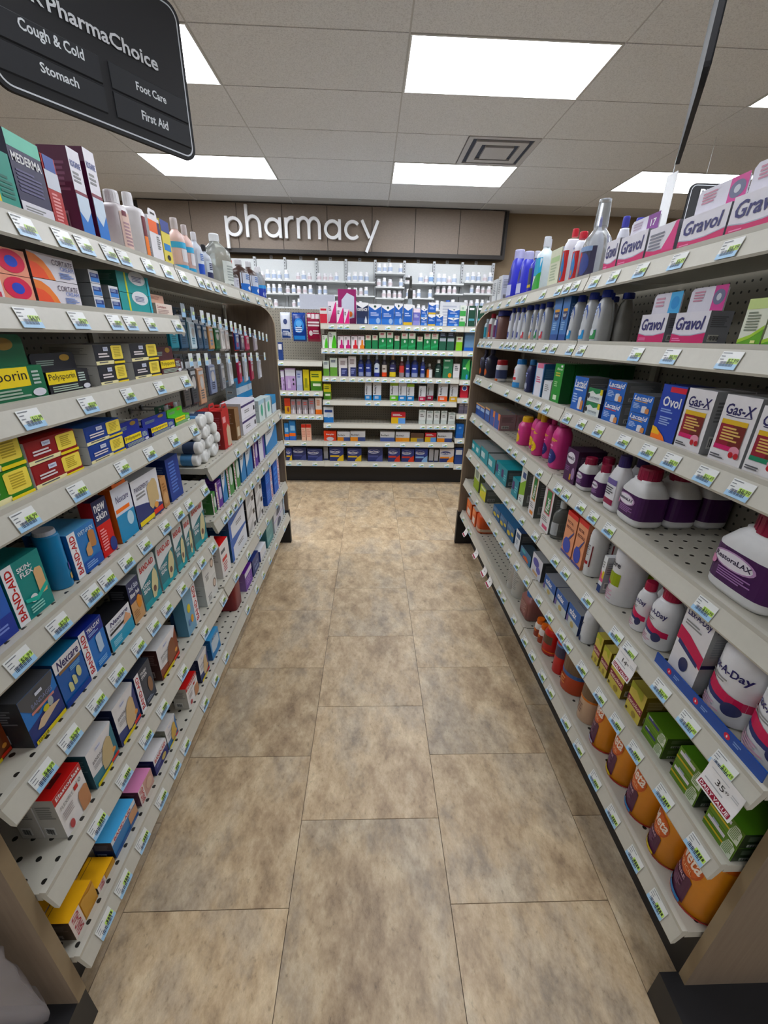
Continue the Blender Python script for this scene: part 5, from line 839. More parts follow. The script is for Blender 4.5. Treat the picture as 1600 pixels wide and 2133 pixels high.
('blubig',-0.69,1.2372,0.4938,1,0.0444,0.0595,0.03,'white carton framed in bright blue, left rack seventh shelf'),
('ba_pic',-0.653,1.237,0.4938,1,0.1015,0.1664,0.04,'pale blue patterned children bandage carton, left rack seventh shelf, nearest'),
('ba_pic',-0.705,1.2814,0.4938,1,0.0416,0.0863,0.04,'pale blue patterned children bandage carton, left rack seventh shelf, second nearest'),
('whface',-0.683,1.4225,0.4938,1,0.1189,0.0885,0.1,'white carton with round portrait outline, left rack seventh shelf, lower'),
('whface',-0.683,1.4225,0.5833,1,0.1189,0.0885,0.1,'white carton with round portrait outline, left rack seventh shelf, upper'),
('ba_yel',-0.665,0.5218,0.2528,1,0.0768,0.0679,0.06,'bright yellow bandage carton with white strip, left rack bottom shelf, nearest'),
('ba_yel',-0.728,0.5218,0.2528,1,0.0768,0.0679,0.06,'bright yellow bandage carton with white strip, left rack bottom shelf, nearest, behind'),
('ba_yel',-0.791,0.5218,0.2528,1,0.0768,0.0679,0.06,'bright yellow bandage carton with white strip, left rack bottom shelf, nearest, third back'),
('ba_yel',-0.665,0.5974,0.2528,1,0.0648,0.0218,0.06,'bright yellow bandage carton with white strip, left rack bottom shelf, second nearest'),
('ba_yel',-0.728,0.5974,0.2528,1,0.0648,0.0218,0.06,'bright yellow bandage carton with white strip, left rack bottom shelf, second nearest, behind'),
('ba_yel',-0.791,0.5974,0.2528,1,0.0648,0.0218,0.06,'bright yellow bandage carton with white strip, left rack bottom shelf, second nearest, third back'),
('ba_sky',-0.66,0.6907,0.2528,1,0.1069,0.064,0.05,'sky blue topped bandage carton, left rack bottom shelf'),
('ba_pink',-0.665,0.7992,0.2528,1,0.0717,0.0582,0.06,'pink topped bandage carton with red lettering, left rack bottom shelf'),
('ba_navy',-0.665,0.8906,0.2528,1,0.0791,0.0626,0.06,'white topped navy bandage carton, left rack bottom shelf'),
('bg_grey',-0.665,0.968,0.2528,1,0.0669,0.0846,0.06,'grey and blue bandage carton with tan strip, left rack bottom shelf'),
('elasto',-0.66,1.1376,0.2528,1,0.0879,0.0909,0.05,'white plaster carton with red top flap, left rack bottom shelf'),
('bg_navy',-0.66,1.2514,0.2528,1,0.0804,0.1099,0.05,'white and navy fingertip bandage carton, left rack bottom shelf'),
('blue_arm',-0.66,1.3769,0.2528,1,0.0924,0.0996,0.05,'sky blue carton with pale arm picture, left rack bottom shelf'),
('clearred',-0.6847,1.7065,0.2528,1,0.0984,0.195,0.0994,'clear lidded tub of red packets, far left bottom shelf'),
('purpbx',-0.705,1.8853,0.2528,1,0.1216,0.1068,0.14,'glossy purple carton with white band, far left bottom shelf'),
('navyfold',-0.665,2.0303,0.2528,1,0.1264,0.0974,0.06,'navy carton with pale lettering, far left bottom shelf'),
('whgl',-0.685,2.194,0.2528,1,0.1313,0.0683,0.1,'plain white glove carton, far left bottom shelf'),
('tealgl',-0.695,2.3812,0.2528,1,0.1641,0.0697,0.12,'muted teal glove carton, far left bottom shelf, lower'),
('tealgl',-0.695,2.3812,0.3235,1,0.1641,0.0697,0.12,'muted teal glove carton, far left bottom shelf, upper'),
('greygl',-0.695,2.6475,0.2528,1,0.2778,0.0793,0.12,'grey glove carton with dark hand print, far left bottom shelf, lower'),
('greygl',-0.695,2.6475,0.3331,1,0.2778,0.0793,0.12,'grey glove carton with dark hand print, far left bottom shelf, upper'),
('whbl2',-0.695,2.8393,0.2528,1,0.0313,0.0806,0.12,'white glove carton with light blue panel, far left bottom shelf, lower'),
('whbl2',-0.695,2.8393,0.3344,1,0.0313,0.0806,0.12,'white glove carton with light blue panel, far left bottom shelf, upper'),
('redwh',-0.68,1.6133,0.4988,1,0.1063,0.1526,0.09,'white carton with bright red top, far left lower shelf'),
('blubig',-0.685,1.8175,0.4988,1,0.2427,0.1079,0.1,'white carton framed in bright blue, far left lower shelf, lower'),
('blubig',-0.685,1.8175,0.6077,1,0.2427,0.1079,0.1,'white carton framed in bright blue, far left lower shelf, upper'),
('bkwh',-0.685,2.0462,0.4988,1,0.1575,0.0744,0.1,'white carton with black spine edges, far left lower shelf, nearest, lowest'),
('bkwh',-0.685,2.0462,0.5742,1,0.1575,0.0744,0.1,'white carton with black spine edges, far left lower shelf, nearest, middle'),
('bkwh',-0.685,2.0462,0.6496,1,0.1575,0.0744,0.1,'white carton with black spine edges, far left lower shelf, nearest, uppermost'),
('bkwh',-0.685,2.2207,0.4988,1,0.1469,0.0766,0.1,'white carton with black spine edges, far left lower shelf, second nearest, lowest'),
('bkwh',-0.685,2.2207,0.5764,1,0.1469,0.0766,0.1,'white carton with black spine edges, far left lower shelf, second nearest, middle'),
('bkwh',-0.685,2.2207,0.6541,1,0.1469,0.0766,0.1,'white carton with black spine edges, far left lower shelf, second nearest, uppermost'),
('ba_blu',-0.685,2.4769,0.4988,1,0.1636,0.1075,0.1,'bright blue tape carton with white strip, far left lower shelf, nearest, lower'),
('ba_blu',-0.685,2.4769,0.6073,1,0.1636,0.1075,0.1,'bright blue tape carton with white strip, far left lower shelf, nearest, upper'),
('ba_blu',-0.685,2.6905,0.4988,1,0.1732,0.2157,0.1,'bright blue tape carton with white strip, far left lower shelf, second nearest'),
('ba_grn',-0.675,1.5816,0.8008,1,0.0389,0.0896,0.08,'green gauze carton with red lettered strip, far left middle shelf, nearest'),
('ba_pur',-0.675,1.647,0.8008,1,0.0663,0.1162,0.08,'purple gauze carton with red lettered strip, far left middle shelf, nearest'),
('whblu',-0.665,1.7197,0.8008,1,0.0517,0.1527,0.06,'white and blue wound dressing carton, far left middle shelf, nearest'),
('ba_grn',-0.675,1.7989,0.8008,1,0.0774,0.165,0.08,'green gauze carton with red lettered strip, far left middle shelf, second nearest'),
('ba_grn',-0.675,1.8997,0.8008,1,0.0774,0.165,0.08,'green gauze carton with red lettered strip, far left middle shelf, third nearest'),
('whblu',-0.665,2.0023,0.8008,1,0.0764,0.165,0.06,'white and blue wound dressing carton, far left middle shelf, second nearest'),
('whblu',-0.665,2.1158,0.8008,1,0.1127,0.165,0.06,'white and blue wound dressing carton, far left middle shelf, third nearest'),
('ba_pur',-0.675,2.245,0.8008,1,0.0833,0.165,0.08,'purple gauze carton with red lettered strip, far left middle shelf, second nearest'),
('whpur',-0.665,2.3848,0.8008,1,0.1281,0.165,0.06,'white and violet wound dressing carton, far left middle shelf'),
('whblu',-0.665,2.6419,0.8008,1,0.309,0.165,0.06,'white and blue wound dressing carton, far left middle shelf, fourth nearest'),
('redbx',-0.66,1.8387,1.0128,1,0.0942,0.1643,0.05,'red boxed elastic support with hang tab, far left upper shelf, nearest'),
('redbx',-0.713,1.8387,1.0128,1,0.0942,0.1643,0.05,'red boxed elastic support with hang tab, far left upper shelf, nearest, behind'),
('redbx',-0.761,2.1306,1.0128,1,0.0641,0.1359,0.05,'red boxed elastic support with hang tab, far left upper shelf, second nearest'),
('brownbx',-0.675,1.9996,1.0128,1,0.0624,0.1482,0.08,'kraft brown support carton, far left upper shelf'),
('wpurp',-0.685,2.2003,1.0128,1,0.2538,0.0762,0.1,'white dressing carton with purple edge band, far left upper shelf, lower'),
('wpurp',-0.685,2.2003,1.09,1,0.2538,0.0762,0.1,'white dressing carton with purple edge band, far left upper shelf, upper'),
('bluewh',-0.785,2.5816,1.0128,1,0.3187,0.0737,0.06,'blue topped white dressing carton, far left upper shelf, nearest, lowest'),
('bluewh',-0.785,2.5816,1.0875,1,0.3187,0.0737,0.06,'blue topped white dressing carton, far left upper shelf, nearest, middle'),
('bluewh',-0.785,2.5816,1.1621,1,0.3187,0.0737,0.06,'blue topped white dressing carton, far left upper shelf, nearest, uppermost'),
('wgrn',-0.665,2.4678,1.0128,1,0.1278,0.1215,0.06,'small white carton with green swirl, far left upper shelf, nearest'),
('wgrn',-0.665,2.6358,1.0128,1,0.1314,0.115,0.06,'small white carton with green swirl, far left upper shelf, second nearest'),
('bluewh',-0.665,2.789,1.0128,1,0.1168,0.1053,0.06,'blue topped white dressing carton, far left upper shelf, second nearest'),
('whtxt',0.752,2.7186,1.6788,-1,0.0924,0.1228,0.06,'slim white carton with fine print, right rack top shelf, second nearest'),
('whtxt',0.752,2.6123,1.6788,-1,0.0763,0.1295,0.06,'slim white carton with fine print, right rack top shelf, nearest'),
('whblk',0.8256,2.6188,1.6788,-1,0.0618,0.2086,0.0852,'white bottle with black label and gold foot, right rack top shelf'),
('whred',0.8245,2.6642,1.6788,-1,0.0266,0.2398,0.049,'white bottle with red cap, right rack top shelf'),
('blumw',0.764,2.4599,1.6788,-1,0.083,0.2292,0.084,'cobalt blue rinse bottle with pale cap, right rack top shelf, second nearest'),
('blumw',0.761,2.2999,1.6788,-1,0.0769,0.1959,0.0779,'cobalt blue rinse bottle with pale cap, right rack top shelf, nearest'),
('blumd',0.7475,2.1442,1.6788,-1,0.0499,0.1721,0.0509,'tall cobalt bottle with navy label, right rack top shelf, nearest'),
('blumd',0.8508,2.2967,1.6788,-1,0.0405,0.2478,0.0415,'tall cobalt bottle with navy label, right rack top shelf, second nearest'),
('aqua',0.7573,2.0707,1.6788,-1,0.0697,0.2132,0.0707,'pale bottle with aqua and green label, right rack top shelf'),
('cream',0.752,1.86,1.6788,-1,0.1005,0.1329,0.06,'cream carton with pale green print, right rack top shelf'),
('anat',0.7544,1.7899,1.6788,-1,0.0374,0.185,0.0649,'white bottle with red and blue figure label, right rack top shelf, second nearest'),
('anat',0.7459,1.6977,1.6788,-1,0.0468,0.1573,0.0478,'white bottle with red and blue figure label, right rack top shelf, nearest'),
('clearp',0.7674,1.6274,1.6788,-1,0.0898,0.2337,0.0908,'clear wrapped bottle with tall spout, right rack top shelf'),
('whbc',0.8619,1.8129,1.6788,-1,0.0428,0.2327,0.0438,'white bottle with blue ribbed cap, right rack top shelf, third nearest'),
('whbc',0.8584,1.6426,1.6788,-1,0.0358,0.193,0.0368,'white bottle with blue ribbed cap, right rack top shelf, second nearest'),
('whbc',0.8614,1.559,1.6788,-1,0.0418,0.1703,0.0428,'white bottle with blue ribbed cap, right rack top shelf, nearest'),
('gravs',0.747,1.4298,1.6788,-1,0.0715,0.0834,0.05,'small white and magenta tablet carton, right rack top shelf'),
('gravp',0.747,1.3219,1.6788,-1,0.1266,0.0786,0.05,'white and magenta carton with purple header badge, right rack top shelf'),
('gravb',0.747,1.1933,1.6788,-1,0.1116,0.0725,0.05,'plain white and magenta carton turned back to front, right rack top shelf'),
('grav',0.7495,1.0547,1.6788,-1,0.1398,0.0684,0.055,'white and magenta nausea tablet carton with ring card, right rack top shelf, second nearest'),
('grav',0.7495,0.9078,1.6788,-1,0.1417,0.0726,0.055,'white and magenta nausea tablet carton with ring card, right rack top shelf, nearest'),
('tealb',0.7335,2.8203,1.4808,-1,0.0409,0.1177,0.0419,'small teal antacid bottle, right rack second shelf'),
('redcap',0.7352,2.7184,1.4808,-1,0.0443,0.1423,0.0453,'small white bottle with red cap and maroon label, right rack second shelf'),
('whpb',0.7318,2.6079,1.4808,-1,0.0336,0.1276,0.0386,'small white bottle with violet label, right rack second shelf'),
('brjar',0.7566,2.5484,1.4808,-1,0.0832,0.1499,0.0882,'brown tablet jar with navy lid, right rack second shelf'),
('gavb',0.7318,2.3289,1.4808,-1,0.0376,0.15,0.0386,'slim white bottle with navy arch label, right rack second shelf, third nearest'),
('gavb',0.729,2.2456,1.4808,-1,0.032,0.1486,0.033,'slim white bottle with navy arch label, right rack second shelf, second nearest'),
('gavb',0.7325,2.1825,1.4808,-1,0.039,0.1447,0.04,'slim white bottle with navy arch label, right rack second shelf, nearest'),
('tumr',0.7391,2.1123,1.4808,-1,0.0521,0.15,0.0531,'grey tablet bottle with blue label and red foot, right rack second shelf, second nearest'),
('tumo',0.7303,2.0052,1.4808,-1,0.0345,0.1459,0.0355,'grey tablet bottle with blue label and peach foot, right rack second shelf'),
('tumg',0.7311,1.94,1.4808,-1,0.0362,0.1454,0.0372,'grey tablet bottle with blue label and green foot, right rack second shelf, second nearest'),
('tumr',0.7365,1.8776,1.4808,-1,0.0471,0.148,0.0481,'grey tablet bottle with blue label and red foot, right rack second shelf, nearest'),
('tucbx',0.7425,1.734,1.4808,-1,0.0689,0.15,0.06,'blue antacid carton with gold emblem, right rack second shelf, second nearest'),
('tucbx',0.7425,1.6605,1.4808,-1,0.0583,0.15,0.06,'blue antacid carton with gold emblem, right rack second shelf, nearest'),
('tumb',0.742,1.6096,1.4808,-1,0.041,0.15,0.059,'large grey tablet bottle with blue label, right rack second shelf, second nearest'),
('tumb',0.8041,1.6181,1.4808,-1,0.058,0.15,0.059,'large grey tablet bottle with blue label, right rack second shelf, third nearest, behind'),
('tumb',0.7371,1.5121,1.4808,-1,0.0481,0.15,0.0491,'large grey tablet bottle with blue label, right rack second shelf, nearest'),
('tumb',0.7892,1.5121,1.4808,-1,0.0481,0.15,0.0491,'large grey tablet bottle with blue label, right rack second shelf, nearest, behind'),
('tumg',0.7373,1.431,1.4808,-1,0.0486,0.15,0.0496,'grey tablet bottle with blue label and green foot, right rack second shelf, nearest'),
('tumx',0.8639,1.6292,1.4808,-1,0.0577,0.15,0.0587,'unlabelled translucent tablet bottle with blue cap, right rack second shelf, second nearest'),
('tumx',0.8417,1.4938,1.4808,-1,0.053,0.15,0.054,'unlabelled translucent tablet bottle with blue cap, right rack second shelf, nearest'),
('gravk',0.7375,1.1265,1.4808,-1,0.1048,0.0683,0.05,'white and magenta carton with sky blue header card, right rack second shelf'),
('grav',0.7375,0.9931,1.4808,-1,0.1067,0.0667,0.05,'white and magenta nausea tablet carton with ring card, right rack second shelf'),
('greenwh',0.7275,0.8239,1.4808,-1,0.0512,0.0812,0.03,'white carton with green leaf swoosh, right rack second shelf, second nearest'),
('greenwh',0.7275,0.7677,1.4808,-1,0.0531,0.0787,0.03,'white carton with green leaf swoosh, right rack second shelf, nearest'),
('darkb',0.7435,2.8245,1.2608,-1,0.061,0.1583,0.062,'dark bottle with orange ball emblem, right rack third shelf, second nearest'),
('darkb',0.7497,2.6952,1.2608,-1,0.0735,0.1654,0.0745,'dark bottle with orange ball emblem, right rack third shelf, nearest'),
('eno',0.743,2.4523,1.2608,-1,0.06,0.1154,0.061,'white jar with dark red lid and navy band, right rack third shelf, nearest'),
('eno',0.8341,2.766,1.2608,-1,0.0672,0.1016,0.0682,'white jar with dark red lid and navy band, right rack third shelf, second nearest'),
('enob',0.7449,2.1383,1.2608,-1,0.0638,0.1346,0.0648,'white bottle with blue cap and red letters, right rack third shelf'),
('navyb',0.7351,1.9604,1.2608,-1,0.0442,0.1406,0.0452,'navy antacid bottle with blue cap, right rack third shelf'),
('gavp',0.7425,1.8128,1.2608,-1,0.0891,0.1329,0.06,'white arched carton with pink cap on blue, right rack third shelf'),
('whsm',0.7375,1.7138,1.2608,-1,0.075,0.0719,0.05,'small plain white carton, right rack third shelf'),
('grnbx',0.7335,1.6271,1.2608,-1,0.0772,0.1418,0.042,'tall green digestive carton, right rack third shelf'),
('grnbx',0.7785,1.6271,1.2608,-1,0.0772,0.1418,0.042,'tall green digestive carton, right rack third shelf, behind'),
('grnbx',0.8235,1.6271,1.2608,-1,0.0772,0.1418,0.042,'tall green digestive carton, right rack third shelf, third back'),
('grnbx',0.8685,1.6271,1.2608,-1,0.0772,0.1418,0.042,'tall green digestive carton, right rack third shelf, fourth back'),
('grnbx',0.9135,1.6271,1.2608,-1,0.0772,0.1418,0.042,'tall green digestive carton, right rack third shelf, fifth back'),
('grnbx',0.9585,1.6271,1.2608,-1,0.0772,0.1418,0.042,'tall green digestive carton, right rack third shelf, last back'),
('lacw',0.7525,1.4372,1.2608,-1,0.094,0.1112,0.08,'tall blue lactase carton with white subtitle, right rack third shelf'),
('lacz',0.7325,1.3316,1.2608,-1,0.0879,0.042,0.04,'small white and green cow patch carton, right rack third shelf, lower'),
('lacz',0.7325,1.3316,1.3038,-1,0.0879,0.042,0.04,'small white and green cow patch carton, right rack third shelf, upper'),
('lacr',0.7625,1.222,1.2608,-1,0.094,0.0588,0.1,'blue lactase carton with red underline, right rack third shelf, lower'),
('lacr',0.7625,1.222,1.3206,-1,0.094,0.0588,0.1,'blue lactase carton with red underline, right rack third shelf, upper'),
('laco',0.7625,1.0889,1.2608,-1,0.0871,0.0477,0.1,'blue lactase carton with gold underline, right rack third shelf, lower'),
('laco',0.7625,1.0889,1.3095,-1,0.0871,0.0477,0.1,'blue lactase carton with gold underline, right rack third shelf, upper'),
('ovol',0.7475,0.9816,1.2608,-1,0.0813,0.1311,0.07,'royal blue gas relief carton with orange corner, right rack third shelf'),
('gasx',0.7525,0.8951,1.2608,-1,0.0797,0.1317,0.08,'white and burgundy gas relief carton with cherries, right rack third shelf, second nearest'),
('gasx',0.8355,0.8951,1.2608,-1,0.0797,0.1317,0.08,'white and burgundy gas relief carton with cherries, right rack third shelf, second nearest, behind'),
('gasx',0.7525,0.7885,1.2608,-1,0.0811,0.1314,0.08,'white and burgundy gas relief carton with cherries, right rack third shelf, nearest'),
('gasx',0.8355,0.7885,1.2608,-1,0.0811,0.1314,0.08,'white and burgundy gas relief carton with cherries, right rack third shelf, nearest, behind'),
('gasxg',0.7525,0.7017,1.2608,-1,0.0793,0.1222,0.08,'white and burgundy gas relief carton with green band, right rack third shelf'),
('navbl',0.775,2.6844,1.0108,-1,0.1175,0.0743,0.11,'low navy blue antacid tablet carton, right rack fourth shelf, second nearest'),
('navbl',0.888,2.6844,1.0108,-1,0.1175,0.0743,0.11,'low navy blue antacid tablet carton, right rack fourth shelf, second nearest, behind'),
('navbl',0.775,2.7996,1.0108,-1,0.1107,0.0743,0.11,'low navy blue antacid tablet carton, right rack fourth shelf, third nearest'),
('navbl',0.888,2.7996,1.0108,-1,0.1107,0.0743,0.11,'low navy blue antacid tablet carton, right rack fourth shelf, third nearest, behind'),
('navbl',0.775,2.5608,1.0108,-1,0.1035,0.0836,0.11,'low navy blue antacid tablet carton, right rack fourth shelf, nearest'),
('navbl',0.888,2.5608,1.0108,-1,0.1035,0.0836,0.11,'low navy blue antacid tablet carton, right rack fourth shelf, nearest, behind'),
('salm',0.765,2.3435,1.0108,-1,0.1016,0.0872,0.09,'low salmon edged antacid tablet carton, right rack fourth shelf, nearest'),
('salm',0.858,2.3435,1.0108,-1,0.1016,0.0872,0.09,'low salmon edged antacid tablet carton, right rack fourth shelf, nearest, behind'),
('salm',0.765,2.4461,1.0108,-1,0.1016,0.0872,0.09,'low salmon edged antacid tablet carton, right rack fourth shelf, second nearest'),
('salm',0.858,2.4461,1.0108,-1,0.1016,0.0872,0.09,'low salmon edged antacid tablet carton, right rack fourth shelf, second nearest, behind'),
('pepS',0.7583,1.9798,1.0108,-1,0.0756,0.1338,0.0766,'small pink syrup bottle with yellow cap, right rack fourth shelf'),
('pepY',0.7797,1.8917,1.0108,-1,0.0543,0.1686,0.0595,'pink syrup bottle with yellow cap and patch, right rack fourth shelf, second nearest'),
('pepY',0.8343,1.9541,1.0108,-1,0.0682,0.1603,0.0734,'pink syrup bottle with yellow cap and patch, right rack fourth shelf, third nearest'),
('pepY',0.7529,1.7812,1.0108,-1,0.0534,0.1782,0.0659,'pink syrup bottle with yellow cap and patch, right rack fourth shelf, nearest'),
('pepN',0.7785,1.7312,1.0108,-1,0.0444,0.1726,0.0569,'large pink syrup bottle with navy patch, right rack fourth shelf, second nearest'),
('pepN',0.7549,1.586,1.0108,-1,0.0689,0.1961,0.0699,'large pink syrup bottle with navy patch, right rack fourth shelf, nearest'),
('restbx',0.77,1.4092,1.0108,-1,0.0833,0.1199,0.1,'plum laxative carton with white oval name, right rack fourth shelf'),
('rests',0.7488,1.3309,1.0108,-1,0.0636,0.112,0.0576,'small purple and white laxative bottle with crimson cap, right rack fourth shelf, second nearest'),
('rests',0.8094,1.3328,1.0108,-1,0.0673,0.112,0.0576,'small purple and white laxative bottle with crimson cap, right rack fourth shelf, second nearest, behind'),
('rests',0.7424,1.2255,1.0108,-1,0.055,0.118,0.0448,'small purple and white laxative bottle with crimson cap, right rack fourth shelf, nearest'),
('rests',0.7901,1.2255,1.0108,-1,0.055,0.118,0.0448,'small purple and white laxative bottle with crimson cap, right rack fourth shelf, nearest, behind'),
('laxpc',0.7457,1.1452,1.0108,-1,0.0633,0.169,0.0514,'white laxative bottle with indigo cap, right rack fourth shelf'),
('laxpc',0.8001,1.1452,1.0108,-1,0.0633,0.169,0.0514,'white laxative bottle with indigo cap, right rack fourth shelf, behind'),
('restm',0.7635,1.0526,1.0108,-1,0.1078,0.1616,0.0871,'purple and white laxative powder bottle with crimson cap, right rack fourth shelf'),
('restm',0.8536,1.0526,1.0108,-1,0.1078,0.1616,0.0871,'purple and white laxative powder bottle with crimson cap, right rack fourth shelf, behind'),
('restm',0.9437,1.0526,1.0108,-1,0.1078,0.1616,0.0871,'purple and white laxative powder bottle with crimson cap, right rack fourth shelf, third back'),
('restb',0.78,0.6817,1.0108,-1,0.149,0.18,0.12,'large purple and white laxative powder bottle, right rack fourth shelf'),
('tealc',0.77,2.6833,0.7578,-1,0.1195,0.072,0.1,'low teal and grey carton, right rack fifth shelf, third nearest'),
('tealc',0.873,2.6833,0.7578,-1,0.1195,0.072,0.1,'low teal and grey carton, right rack fifth shelf, third nearest, behind'),
('tealc',0.77,2.7995,0.7578,-1,0.111,0.072,0.1,'low teal and grey carton, right rack fifth shelf, fourth nearest'),
('tealc',0.873,2.7995,0.7578,-1,0.111,0.072,0.1,'low teal and grey carton, right rack fifth shelf, fourth nearest, behind'),
('tealc',0.77,2.5242,0.7578,-1,0.1704,0.09,0.1,'low teal and grey carton, right rack fifth shelf, second nearest'),
('tealc',0.873,2.5242,0.7578,-1,0.1704,0.09,0.1,'low teal and grey carton, right rack fifth shelf, second nearest, behind'),
('tealc',0.77,2.3514,0.7578,-1,0.1503,0.0847,0.1,'low teal and grey carton, right rack fifth shelf, nearest'),
('tealc',0.873,2.3514,0.7578,-1,0.1503,0.0847,0.1,'low teal and grey carton, right rack fifth shelf, nearest, behind'),
('tealp',0.765,2.1026,0.7578,-1,0.1009,0.0943,0.09,'teal carton with purple end square, right rack fifth shelf, second nearest'),
('tealp',0.858,2.1026,0.7578,-1,0.1009,0.0943,0.09,'teal carton with purple end square, right rack fifth shelf, second nearest, behind'),
('tealp',0.765,2.2046,0.7578,-1,0.1009,0.0943,0.09,'teal carton with purple end square, right rack fifth shelf, third nearest'),
('tealp',0.858,2.2046,0.7578,-1,0.1009,0.0943,0.09,'teal carton with purple end square, right rack fifth shelf, third nearest, behind'),
('tealp',0.76,1.9158,0.7578,-1,0.0901,0.0931,0.08,'teal carton with purple end square, right rack fifth shelf, nearest'),
('whgr',0.78,1.8209,0.7578,-1,0.0686,0.1845,0.12,'tall white and green carton, right rack fifth shelf'),
('flor',0.78,1.681,0.7578,-1,0.066,0.1826,0.12,'white enema carton with green label edged orange, right rack fifth shelf'),
('flpk',0.78,1.5294,0.7578,-1,0.0877,0.1786,0.12,'white enema carton with green label edged pink, right rack fifth shelf'),
('clrb',0.7513,1.4608,0.7578,-1,0.0471,0.1555,0.0627,'clear glass bottle with plain grey label, right rack fifth shelf'),
('syrin',0.755,1.3172,0.7578,-1,0.0767,0.1634,0.07,'peach carton with blue bulb syringe and red top, right rack fifth shelf, second nearest'),
('syrin',0.755,1.2379,0.7578,-1,0.0643,0.1708,0.07,'peach carton with blue bulb syringe and red top, right rack fifth shelf, nearest'),
('whtall',0.7514,1.1814,0.7578,-1,0.0464,0.1824,0.0628,'tall white bottle with maroon bar, right rack fifth shelf, nearest'),
('whtall',0.8224,1.1891,0.7578,-1,0.0618,0.1824,0.0628,'tall white bottle with maroon bar, right rack fifth shelf, second nearest, behind'),
('sensm',0.745,1.0792,0.7578,-1,0.0185,0.1258,0.05,'small white and pink fibre carton, right rack fifth shelf'),
('fibre',0.7694,1.0293,0.7578,-1,0.0789,0.1832,0.0988,'white fibre jar with green and pink picture, right rack fifth shelf, nearest'),
('fibre',0.8712,1.0388,0.7578,-1,0.0978,0.1832,0.0988,'white fibre jar with green and pink picture, right rack fifth shelf, second nearest, behind'),
('laxs',0.7436,0.9035,0.7578,-1,0.0463,0.1482,0.0473,'white laxative bottle with crimson cap and wave, right rack fifth shelf, second nearest'),
('laxs',0.7939,0.9035,0.7578,-1,0.0463,0.1482,0.0473,'white laxative bottle with crimson cap and wave, right rack fifth shelf, second nearest, behind'),
('laxs',0.7551,0.8398,0.7578,-1,0.0692,0.1652,0.0702,'white laxative bottle with crimson cap and wave, right rack fifth shelf, nearest'),
('laxs',0.8283,0.8398,0.7578,-1,0.0692,0.1652,0.0702,'white laxative bottle with crimson cap and wave, right rack fifth shelf, nearest, behind'),
('laxc',0.775,0.7132,0.7578,-1,0.0811,0.2,0.11,'white laxative carton with crimson wave, right rack fifth shelf'),
('laxj',0.7792,0.6213,0.7578,-1,0.1003,0.2,0.1184,'large white laxative jar with crimson wave, right rack fifth shelf, second nearest'),
('laxj',0.7787,0.5173,0.7578,-1,0.1054,0.1994,0.1173,'large white laxative jar with crimson wave, right rack fifth shelf, nearest'),
('pouchg',0.74,2.6322,0.5378,-1,0.1397,0.1603,0.04,'small white and lime pouch box, right rack sixth shelf'),
('grny',0.77,2.4535,0.5378,-1,0.1362,0.0841,0.1,'small lime and yellow carton, right rack sixth shelf'),
('grny',0.873,2.4535,0.5378,-1,0.1362,0.0841,0.1,'small lime and yellow carton, right rack sixth shelf, behind'),
('magn',0.765,2.1422,0.5378,-1,0.128,0.0632,0.09,'slate blue carton with yellow pill shapes, right rack sixth shelf, third nearest'),
('magn',0.858,2.1422,0.5378,-1,0.128,0.0632,0.09,'slate blue carton with yellow pill shapes, right rack sixth shelf, third nearest, behind'),
('magn',0.765,2.0103,0.5378,-1,0.1151,0.0677,0.09,'slate blue carton with yellow pill shapes, right rack sixth shelf, second nearest'),
('magn',0.858,2.0103,0.5378,-1,0.1151,0.0677,0.09,'slate blue carton with yellow pill shapes, right rack sixth shelf, second nearest, behind'),
('magn',0.765,1.8874,0.5378,-1,0.1117,0.0746,0.09,'slate blue carton with yellow pill shapes, right rack sixth shelf, nearest'),
('magn',0.858,1.8874,0.5378,-1,0.1117,0.0746,0.09,'slate blue carton with yellow pill shapes, right rack sixth shelf, nearest, behind'),
('whnav',0.76,1.7754,0.5378,-1,0.0647,0.097,0.08,'small white carton with navy top, right rack sixth shelf'),
('orgbl',0.745,1.6563,0.5378,-1,0.1295,0.0524,0.05,'blue card carton with orange figure, right rack sixth shelf'),
('whvio',0.78,1.5245,0.5378,-1,0.1078,0.0936,0.12,'white carton with violet tablet picture, right rack sixth shelf'),
('exlax',0.77,1.3813,0.5378,-1,0.1023,0.0706,0.1,'wide blue chocolate laxative carton, right rack sixth shelf, third nearest'),
('exlax',0.77,1.2726,0.5378,-1,0.0946,0.0755,0.1,'wide blue chocolate laxative carton, right rack sixth shelf, second nearest'),
('exlax',0.74,1.1735,0.5378,-1,0.0854,0.0851,0.04,'wide blue chocolate laxative carton, right rack sixth shelf, nearest'),
('whrnd',0.7465,1.1084,0.5378,-1,0.0425,0.1307,0.0529,'white bottle with rounded shoulders, right rack sixth shelf'),
('whrnd',0.8024,1.1131,0.5378,-1,0.0519,0.1307,0.0529,'white bottle with rounded shoulders, right rack sixth shelf, behind'),
('senyel',0.755,1.0075,0.5378,-1,0.0362,0.1043,0.07,'small tan yellow senna carton with maroon band, right rack sixth shelf, fourth nearest'),
('senyel',0.828,1.0075,0.5378,-1,0.0362,0.1043,0.07,'small tan yellow senna carton with maroon band, right rack sixth shelf, fourth nearest, behind'),
('senyel',0.755,0.9596,0.5378,-1,0.0395,0.0948,0.07,'small tan yellow senna carton with maroon band, right rack sixth shelf, third nearest'),
('senyel',0.828,0.9596,0.5378,-1,0.0395,0.0948,0.07,'small tan yellow senna carton with maroon band, right rack sixth shelf, third nearest, behind'),
('senyel',0.755,0.8941,0.5378,-1,0.0673,0.1006,0.07,'small tan yellow senna carton with maroon band, right rack sixth shelf, second nearest'),
('senyel',0.828,0.8941,0.5378,-1,0.0673,0.1006,0.07,'small tan yellow senna carton with maroon band, right rack sixth shelf, second nearest, behind'),
